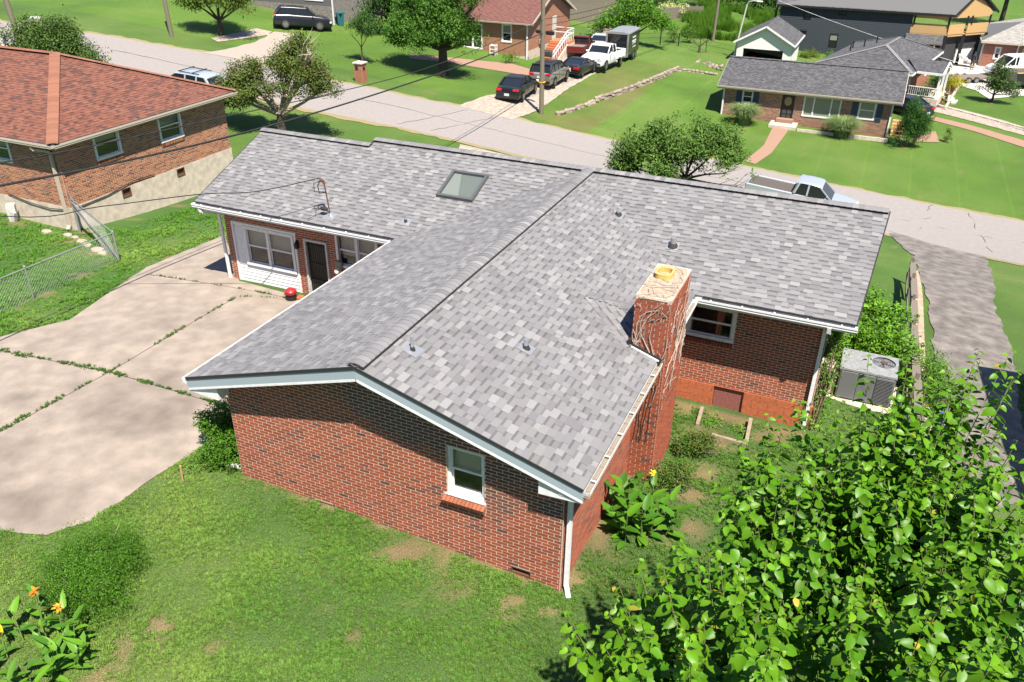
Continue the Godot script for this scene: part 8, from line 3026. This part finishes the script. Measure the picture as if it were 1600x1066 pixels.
func plants() -> void:
	mat("green_stem", Color(0.10, 0.16, 0.04), 0.6)
	mulberry()
	# close to the house
	shrub("boxwood", "round clipped dark green boxwood at the house's left corner", on(-4.15, -0.7), [[-0.15, 0.55, -0.25, 0.70, 0.95], [-0.05, 0.42, 0.38, 0.56, 0.9], [-0.35, 0.65, 0.0, 0.52, 0.9], [0.25, 0.6, -0.2, 0.5, 0.9]], 1300.0, 0.048, [Color(0.075, 0.185, 0.012), Color(0.09, 0.22, 0.014), Color(0.055, 0.145, 0.012)], {"leaves": 8, "spread": 0.09, "slim": 0.6, "leaf_mat": "leaf", "seed": 2})
	shrub("spreading_shrub", "wide fine-leaved green shrub at the lower left of the lawn", on(-3.75, 3.5), [[0.0, 0.46, 0.0, 0.86, 0.66], [0.40, 0.42, 0.35, 0.68, 0.65], [-0.5, 0.40, -0.2, 0.80, 0.6], [0.15, 0.40, -0.5, 0.62, 0.7], [-0.2, 0.36, -0.8, 0.6, 0.6]], 1250.0, 0.032, [Color(0.075, 0.19, 0.014), Color(0.09, 0.22, 0.017), Color(0.055, 0.145, 0.012)], {"leaves": 9, "spread": 0.09, "slim": 0.5, "leaf_mat": "leaf", "seed": 4})
	big_leaf_clump("canna_clump", "broad-leaved canna clump in the bottom left corner", on(-3.35, 5.0), 24, 0.75, 0.65, 0.34, 0.11, [Color(0.07, 0.18, 0.022), Color(0.09, 0.21, 0.022), Color(0.11, 0.25, 0.02)], 21)
	flower_stalk("canna_flower", "tall stalk with an orange canna flower, bottom left", on(-3.45, 4.6), 1.0, Vector3(-0.12, 0, -0.15), Color(0.62, 0.20, 0.02))
	flower_stalk("canna_flower", "thin stalk with a small orange bud right of the tall flower", on(-3.1, 4.55), 0.8, Vector3(-0.08, 0, -0.15), Color(0.62, 0.30, 0.03))
	flower_stalk("canna_flower", "short stalk with a yellow canna flower at the left edge", on(-3.75, 5.1), 0.55, Vector3(-0.12, 0, -0.1), Color(0.75, 0.50, 0.01))
	big_leaf_clump("canna_clump", "tall broad-leaved canna clump at the house's right wall below the gutter", on(4.55, -2.9), 24, 0.62, 0.9, 0.38, 0.17, [Color(0.05, 0.145, 0.014), Color(0.065, 0.175, 0.016), Color(0.085, 0.21, 0.016)], 33)
	flower_stalk("canna_flower", "single pale yellow flower over the clump by the chimney", on(4.55, -3.5), 1.0, Vector3(0.05, 0, -0.1), Color(0.70, 0.55, 0.03))
	for s in [[4.95, -6.3, "half-dead cut-back shrub with bare twigs, the one nearer the hatch", 7], [4.75, -4.75, "half-dead cut-back shrub with purplish twigs, the one nearer the gutter", 8]]:
		var d := shrub("cut_back_shrub", s[2], on(s[0], s[1]), [[0, 0.28, 0, 0.34, 0.8], [0.22, 0.30, -0.22, 0.28, 0.8], [-0.2, 0.26, 0.15, 0.26, 0.8]], 3200.0, 0.05, [Color(0.06, 0.13, 0.018), Color(0.13, 0.13, 0.03), Color(0.07, 0.17, 0.015)], {"leaves": 6, "spread": 0.09, "gap": 0.02, "seed": s[3]})
		var b := MB.new()
		var r := RandomNumberGenerator.new()
		r.seed = s[3]
		for k in 26:
			var dir := rand_dir(r)
			dir.y = absf(dir.y) * 0.7 + 0.3
			var p := PackedVector3Array([Vector3(0, 0, 0), dir * 0.3 + rand_dir(r) * 0.05, dir * r.randf_range(0.5, 0.75) + rand_dir(r) * 0.08])
			b.tube(p, PackedFloat32Array([0.022, 0.013, 0.005]), 5)
		part(d, "bare_twigs", b.mesh(), mat("purple_twig", Color(0.15, 0.10, 0.085), 0.9)).set_meta("kind", "stuff")
	# creeper over the air conditioner and up the corner
	var iv: Array = []
	for k in 9:
		iv.append([0.05 + k * 0.012, 0.15 + k * 0.37, -0.30 - k * 0.02, 0.27, 1.0])
	shrub("ivy", "leafy vine climbing the house's right rear corner beside the downspout", on(7.42, -8.75), iv, 650.0, 0.06, [Color(0.05, 0.13, 0.012), Color(0.07, 0.17, 0.014), Color(0.09, 0.205, 0.014)], {"leaves": 6, "spread": 0.11, "slim": 0.8, "leaf_mat": "leaf", "category": "vine", "seed": 12})
	shrub("vine_thicket", "bright green vine thicket behind the air conditioner and under the eave", on(8.5, -13.6), [[-0.5, 1.2, -0.2, 0.8, 0.8], [0.35, 1.25, 0.05, 0.75, 0.7], [0.9, 1.0, -0.4, 0.6, 0.8], [-0.9, 1.7, 0.4, 0.65, 0.8], [-0.2, 1.9, -0.9, 0.7, 0.7], [0.5, 1.5, -1.2, 0.6, 0.8], [-0.75, 0.8, 1.0, 0.45, 0.8], [1.25, 0.5, 0.4, 0.4, 1.0]], 330.0, 0.075, [Color(0.09, 0.215, 0.014), Color(0.115, 0.26, 0.016), Color(0.07, 0.17, 0.012)], {"leaves": 7, "spread": 0.16, "slim": 0.75, "leaf_mat": "leaf", "category": "vine", "seed": 14})
	shrub("weeds", "tall leafy weeds on the driveway wall beside the board fence", on(10.35, -13.4), [[0.1, 0.7, 0.0, 0.55, 1.0], [0.05, 0.55, -0.9, 0.5, 1.0], [0.1, 0.5, 0.8, 0.45, 1.0], [0.35, 0.45, 0.2, 0.5, 0.9]], 360.0, 0.06, [Color(0.085, 0.19, 0.022), Color(0.105, 0.225, 0.022), Color(0.065, 0.15, 0.018)], {"leaves": 7, "spread": 0.15, "seed": 15, "category": "weeds"})
	shrub("weeds", "low tangle of weeds behind the concrete kerbs by the hatch", on(5.6, -7.9), [[-0.5, 0.1, 0.0, 0.3, 0.5], [0.2, 0.08, 0.1, 0.28, 0.5]], 700.0, 0.05, BRIGHT, {"leaves": 6, "spread": 0.1, "seed": 16, "category": "weeds"})
	# our front yard tree and the street trees
	tree("street_tree", "rounded green tree between the grey roof and the road", on(-1.4, -33.0), [[0, 2.3, 0, 2.0, 0.75], [-2.3, 2.1, 0.3, 1.6, 0.75], [2.2, 1.8, 0.4, 1.6, 0.75], [0.4, 3.0, -0.8, 1.5, 0.75], [-1.4, 3.0, -0.5, 1.3, 0.8], [1.4, 2.8, -0.6, 1.3, 0.8], [-0.6, 1.5, 1.2, 1.5, 0.8], [3.2, 1.3, 0.8, 1.0, 0.8], [-3.3, 1.5, 0.4, 0.9, 0.7]], 0.14, 150.0, 0.14, [Color(0.07, 0.145, 0.022), Color(0.085, 0.165, 0.025), Color(0.055, 0.115, 0.02), Color(0.10, 0.165, 0.035)], {"spread": 0.28, "gap": 0.0, "seed": 31, "dead": 0.12})
	tree("half_bare_tree", "half-bare olive green tree with dead twigs behind the left end of the grey roof", on(-23.8, -27.8), [[-0.8, 2.2, 0.4, 1.2, 0.8], [0.9, 2.3, 0.2, 1.1, 0.75], [0.6, 3.9, -0.6, 1.15, 0.85], [2.2, 3.6, -0.4, 1.0, 0.8], [-2.1, 2.3, 0.7, 1.1, 0.8], [-3.1, 1.9, 0.2, 1.0, 0.8], [1.5, 5.0, -0.8, 0.8, 0.8], [2.9, 2.7, -0.5, 0.9, 0.7], [-1.2, 3.4, 0.0, 0.9, 0.8], [-2.3, 3.3, 0.3, 0.6, 0.8], [2.6, 4.6, 0, 0.5, 0.8]], 0.24, 260.0, 0.13, OLIVE, {"spread": 0.24, "gap": 0.03, "dead": 0.75, "twigs": 16, "seed": 32, "lean": Vector3(0.1, 0, 0)})
	tree("lawn_tree", "yellowish round-crowned tree on the top left lawn", on(-41.7, -43.9), [[0, 3.4, 0, 1.9, 0.8], [-1.8, 3.0, 0.3, 1.4, 0.75], [1.9, 3.0, 0.2, 1.5, 0.75], [0.3, 4.6, -0.4, 1.4, 0.8], [2.5, 2.3, 0.4, 1.0, 0.7], [-2.4, 2.4, 0.2, 0.9, 0.7]], 0.20, 90.0, 0.15, [Color(0.105, 0.165, 0.025), Color(0.085, 0.145, 0.022), Color(0.13, 0.18, 0.03)], {"spread": 0.34, "gap": -0.06, "seed": 33})
	tree("yard_tree", "largest dark-leaved tree, its thick pale trunk in front of the brick house with stairs", on(-23.2, -46.5), [[0, 4.4, 0, 1.9, 0.85], [-2.3, 3.6, 0.3, 1.8, 0.8], [1.8, 3.6, 0.5, 1.5, 0.8], [-1.0, 6.0, -0.4, 1.9, 0.85], [1.0, 6.2, -0.6, 1.4, 0.85], [-3.4, 2.8, 0.4, 1.2, 0.8], [2.4, 2.6, 0.8, 0.9, 0.8], [2.7, 5.3, 0.2, 0.8, 1.2], [-0.6, 2.9, 1.0, 1.5, 0.7], [-2.5, 5.0, -0.3, 1.4, 0.8]], 0.36, 95.0, 0.16, [Color(0.06, 0.155, 0.018), Color(0.08, 0.185, 0.02), Color(0.045, 0.115, 0.015)], {"spread": 0.36, "gap": -0.08, "seed": 34, "fork": 2.0, "dead": 0.1})
	tree("young_tree", "small slim-trunked tree behind the brick mailbox pier", on(-29.4, -45.1), [[0, 2.2, 0, 1.0, 0.8], [-0.8, 2.0, 0.2, 0.8, 0.8], [0.8, 2.2, 0.1, 0.85, 0.8], [0.2, 2.9, 0, 0.8, 0.8]], 0.07, 170.0, 0.12, DARK_GREENS, {"spread": 0.25, "gap": -0.05, "seed": 35})
	tree("yard_tree", "dense dark tree filling the gap left of the brick house with stairs", on(-32.5, -55.0), [[0, 2.4, 0, 2.0, 0.9], [-1.5, 1.9, 0.4, 1.5, 0.9], [1.4, 2.6, 0.3, 1.7, 0.9], [0.2, 4.3, -0.3, 1.7, 0.9], [1.6, 4.4, 0, 1.3, 0.9]], 0.2, 80.0, 0.15, DARK_GREENS, {"spread": 0.34, "seed": 36})
	shrub("pillar_bush", "egg-shaped clipped green bush at the corner of the brick house with stairs", on(-20.95, -54.2), [[0, 0.75, 0, 0.78, 0.95], [0, 1.25, 0, 0.62, 0.9]], 190.0, 0.08, BRIGHT, {"spread": 0.16, "seed": 37})
	tree("lone_tree", "broad bright green tree beyond the black trailer", on(-17.1, -77.2), [[0, 2.6, 0, 1.9, 0.8], [-2.0, 2.3, 0.2, 1.5, 0.75], [2.1, 2.4, 0, 1.5, 0.75], [0.2, 3.8, 0, 1.6, 0.85], [-1.2, 3.6, -0.4, 1.2, 0.8], [-3.6, 1.3, -1.0, 1.4, 0.8]], 0.18, 80.0, 0.18, BRIGHT, {"spread": 0.4, "gap": -0.06, "seed": 38})
	tree("umbrella_tree", "small flat-topped tree standing alone on the back lawn", on(-10.95, -79.9), [[0, 1.35, 0, 0.85, 0.5], [-0.8, 1.2, 0, 0.65, 0.5], [0.8, 1.25, 0, 0.65, 0.5]], 0.12, 90.0, 0.13, [Color(0.05, 0.10, 0.018), Color(0.065, 0.12, 0.02)], {"spread": 0.26, "seed": 39, "fork": 0.7})
	tree("roadside_tree", "rounded dark tree behind the brown roof's ridge, top left", on(-36.0, -24.5), [[0, 2.9, 0, 1.7, 0.8], [-1.9, 3.2, 0.2, 1.5, 0.8], [1.7, 2.5, 0.3, 1.4, 0.8], [-0.5, 4.0, -0.4, 1.25, 0.8], [2.9, 1.9, 0.5, 0.9, 0.8], [-2.0, 4.2, 0, 0.9, 0.8], [-0.5, 1.6, 0.5, 1.6, 0.7]], 0.16, 150.0, 0.13, [Color(0.05, 0.105, 0.02), Color(0.065, 0.125, 0.022), Color(0.09, 0.14, 0.035)], {"spread": 0.28, "gap": -0.05, "seed": 40})
	# before the ranch house
	reed_clump("arching ornamental grass clump left of the ranch house's front door", on(-1.95, -55.4), 2.6, 1.8, 51)
	reed_clump("arching ornamental grass clump under the ranch house's picture window", on(5.2, -55.8), 2.9, 1.7, 52)
	shrub("arborvitae", "tall dark many-peaked evergreen at the right corner of the ranch house", on(9.75, -55.6), [[0, 1.0, 0, 1.0, 1.1], [-0.5, 0.8, 0.3, 0.8, 1.1], [0.1, 2.1, 0, 0.75, 1.2], [-0.1, 2.9, 0, 0.42, 1.5], [0.7, 1.5, 0.1, 0.55, 1.4], [0.95, 2.0, 0, 0.33, 1.6]], 430.0, 0.10, [Color(0.035, 0.11, 0.018), Color(0.045, 0.135, 0.02), Color(0.028, 0.085, 0.016)], {"spread": 0.2, "slim": 0.4, "seed": 53, "shell": 0.35})
	shrub("small_evergreen", "small round evergreen beside the concrete pad on the right", on(12.25, -58.4), [[0, 0.45, 0, 0.48, 0.9], [0.15, 0.75, 0, 0.32, 0.9]], 500.0, 0.09, GREENS, {"spread": 0.15, "seed": 54})
	tree("maple", "young green tree with dark lower leaves on the right-hand lawn", on(16.4, -75.0), [[0, 1.7, 0, 1.0, 0.85], [-0.9, 1.2, 0.2, 0.8, 0.75], [0.9, 1.3, 0.1, 0.8, 0.75], [0.1, 2.6, 0, 0.8, 0.9], [-0.3, 3.2, 0, 0.5, 1.0], [1.5, 0.9, 0.2, 0.5, 0.6]], 0.1, 130.0, 0.15, [Color(0.05, 0.12, 0.018), Color(0.07, 0.15, 0.02), Color(0.05, 0.055, 0.028)], {"spread": 0.3, "gap": -0.03, "seed": 55, "fork": 0.8})
	var yel := [Color(0.36, 0.33, 0.02), Color(0.42, 0.36, 0.03), Color(0.28, 0.30, 0.02)]
	var names := ["bright yellow shrub in the mulch bed, middle of the yellow row", "yellow shrub nearest the white driveway in the mulch bed", "orange-flowered shrub at the far end of the yellow row", "greenish yellow shrub at the near end of the mulch bed", "low yellow shrub beside the near greenish one"]
	var at := [[13.1, -78.0, 1.1], [13.4, -80.4, 1.0], [13.5, -82.4, 0.8], [11.5, -72.6, 0.85], [12.3, -73.6, 0.75]]
	for k in 5:
		var s: float = at[k][2]
		shrub("yellow_shrub", names[k], on(at[k][0], at[k][1]), [[0, 0.45 * s, 0, 0.9 * s, 0.75], [0.4 * s, 0.4 * s, 0.5 * s, 0.7 * s, 0.7]], 110.0, 0.11, yel if k != 2 else [Color(0.45, 0.18, 0.03), Color(0.40, 0.28, 0.03)], {"spread": 0.2, "seed": 60 + k, "group": "yellow shrubs in the mulch bed"})
	for s in [[11.9, -77.0, 1.15, "dark round evergreen by the white porch steps"], [10.6, -71.0, 0.85, "dark evergreen shrub before the brick porch wall"]]:
		shrub("dark_shrub", s[3], on(s[0], s[1]), [[0, 0.7 * float(s[2]), 0, 0.9 * float(s[2]), 0.9], [0.3, 1.2 * float(s[2]), 0, 0.6 * float(s[2]), 0.9]], 110.0, 0.12, DARK_GREENS, {"spread": 0.24, "seed": 66})
	for s in [[-0.3, -88.6, "pale-leaved hosta-like shrub by the blue house wall"], [1.6, -88.9, "low bright shrub against the blue house wall"], [-1.0, -87.6, "low yellow-green shrub beside the white garage"]]:
		shrub("low_shrub", s[2], on(s[0], s[1]), [[0, 0.35, 0, 0.75, 0.6]], 110.0, 0.12, BRIGHT if s[0] > 0 else [Color(0.16, 0.20, 0.03), Color(0.10, 0.16, 0.03)], {"spread": 0.2, "seed": 68})
	# the far edge: thickets, hedge trees, tall weeds
	var row := [[-28.5, -95.0, 4.5, "dark thicket tree behind the board fence, leftmost"], [-24.0, -99.0, 5.0, "dark thicket tree behind the fence with white blossom below it"], [-20.5, -104.0, 5.5, "dark thicket tree right of the small grey shed"], [-15.0, -107.0, 5.5, "dark thicket tree left of the field's utility pole"], [-10.5, -110.0, 6.0, "dark thicket tree behind the field's utility pole"], [-6.0, -110.0, 6.0, "dark thicket tree next to the blue house"], [-2.0, -112.0, 6.5, "dark thicket tree behind the blue house"], [-38.0, -80.0, 6.0, "dark tree behind the brick house with stairs, left side"], [-33.5, -78.0, 5.0, "dark tree behind the brick house with stairs, right side"]]
	for k in row.size():
		var s: float = row[k][2]
		tree("thicket_tree", row[k][3], on(row[k][0], row[k][1]), [[0, s * 0.55, 0, s * 0.42, 0.9], [-s * 0.35, s * 0.4, 0.4, s * 0.34, 0.85], [s * 0.35, s * 0.42, 0.3, s * 0.34, 0.85], [0, s * 0.2, s * 0.2, s * 0.34, 0.7], [s * 0.1, s * 0.85, 0, s * 0.3, 0.9]], 0.2, 9.0, 0.26, DARK_GREENS if k % 3 else GREENS, {"spread": 0.6, "seed": 70 + k, "group": "thicket along the far fence", "twigs": 2})
	shrub("flowering_shrub", "pale yellow-white flowering shrub above the short board fence", on(-18.6, -97.5), [[0, 1.0, 0, 1.0, 0.7], [1.2, 0.9, 0, 0.9, 0.7], [-1.0, 1.0, 0, 0.8, 0.7]], 60.0, 0.16, [Color(0.55, 0.55, 0.28), Color(0.30, 0.38, 0.12), Color(0.62, 0.60, 0.35)], {"spread": 0.3, "seed": 81})
	shrub("fence_bush", "dark green bush against the long board fence", on(-22.3, -84.9), [[0, 0.9, 0, 1.3, 0.85], [1.3, 1.1, 0.3, 1.1, 0.85], [-0.6, 0.8, 0.8, 0.9, 0.8]], 40.0, 0.17, DARK_GREENS, {"spread": 0.35, "seed": 82})
	for s in [[-14.6, -83.4, 0.9, "small sapling just behind the black fence posts, left one"], [-13.1, -84.6, 1.0, "small sapling just behind the black fence posts, right one"]]:
		shrub("sapling", s[3], on(s[0], s[1]), [[0, 0.9, 0, 0.7, 1.0], [0, 1.5, 0, 0.5, 1.0]], 60.0, 0.14, GREENS, {"spread": 0.28, "seed": 83})
	tall_weeds()
	tree("field_tree", "tall tree at the top right with its crown above the picture", on(20.0, -124.0), [[0, 7.5, 0, 3.5, 0.7], [-3, 6.8, 0, 2.6, 0.7], [3, 7, 0, 2.8, 0.7], [5.5, 6.0, 1.5, 2.2, 0.7]], 0.3, 7.0, 0.3, DARK_GREENS, {"spread": 0.7, "seed": 90, "fork": 4.0})
	# the tree standing off to the left whose shadow falls on the slab
	tree("slab_side_tree", "tree standing just outside the left edge, shading the concrete slab", on(-11.5, 6.5), [[0, 3.0, 0, 1.4, 0.8], [1.6, 3.6, -0.6, 1.0, 0.7], [-1, 3.2, 0.5, 1.2, 0.8]], 0.14, 60.0, 0.10, GREENS, {"spread": 0.25, "gap": 0.02, "seed": 91, "dead": 0.2})


func tall_weeds() -> void:
	var b := MB.new()
	var r := RandomNumberGenerator.new()
	r.seed = 5
	for k in 9:
		var d := rand_dir(r)
		d.y = 0
		var p := d * 0.15
		b.tri(p - Vector3(0.03, 0, 0), p + Vector3(0.03, 0, 0), p + d * 0.25 + Vector3(0, r.randf_range(0.5, 1.0), 0))
		b.tri(p - Vector3(0, 0, 0.03), p + Vector3(0, 0, 0.03), p + d * 0.25 + Vector3(0, r.randf_range(0.5, 1.0), 0))
	var xs: Array[Transform3D] = []
	var cols := PackedColorArray()
	for k in 9000:
		var x := r.randf_range(-16.5, -2.0)
		var z := r.randf_range(-106.0, -86.0)
		if z > -87.0 - (x + 16.0) * 0.35:
			continue
		if fine_noise.get_noise_2d(x * 14, z * 14) < 0.02:
			continue
		var s := r.randf_range(0.6, 1.3)
		xs.append(Transform3D(Basis(Vector3.UP, r.randf() * TAU).scaled(Vector3(1, s, 1)), on(x, z)))
		cols.append(vary(Color(0.085, 0.195, 0.016), 0.3))
	many(self, "tall_grass", b.mesh(), M.blade, xs, cols)


func _ready() -> void:
	rng.seed = 20240
	var cam := Camera3D.new()
	cam.name = "camera"
	add_child(cam)
	cam.transform = Transform3D(Basis(CAM_X, CAM_Y, CAM_Z).orthonormalized(), CAM_AT)
	cam.fov = CAM_FOV
	cam.near = 0.1
	cam.far = 1500.0
	cam.current = true
	var env := Environment.new()
	env.background_mode = Environment.BG_SKY
	var sky := ProceduralSkyMaterial.new()
	sky.sky_top_color = Color(0.42, 0.56, 0.80)
	sky.sky_horizon_color = Color(0.86, 0.90, 0.94)
	sky.sky_curve = 0.18
	sky.ground_bottom_color = Color(0.22, 0.24, 0.18)
	sky.ground_horizon_color = Color(0.6, 0.65, 0.66)
	sky.sun_angle_max = 12.0
	env.sky = Sky.new()
	env.sky.sky_material = sky
	env.background_energy_multiplier = 0.42
	env.tonemap_mode = Environment.TONE_MAPPER_LINEAR
	env.tonemap_exposure = 2.4
	env.sdfgi_enabled = true
	env.ssao_enabled = true
	env.ssil_enabled = true
	var we := WorldEnvironment.new()
	we.name = "surroundings"
	we.environment = env
	add_child(we)
	var sun := DirectionalLight3D.new()
	sun.name = "sun"
	add_child(sun)
	sun.look_at_from_position(Vector3(1.0, 2.4, 1.0), Vector3.ZERO, Vector3.UP)
	sun.light_energy = 1.6
	sun.light_color = Color(1.0, 0.965, 0.91)
	sun.light_angular_distance = 0.5
	sun.shadow_enabled = true
	make_materials()
	make_units()
	make_ground()
	setting()
	main_house()
	chimney_vine()
	houses()
	vehicles()
	street_things()
	yard_things()
	plants()
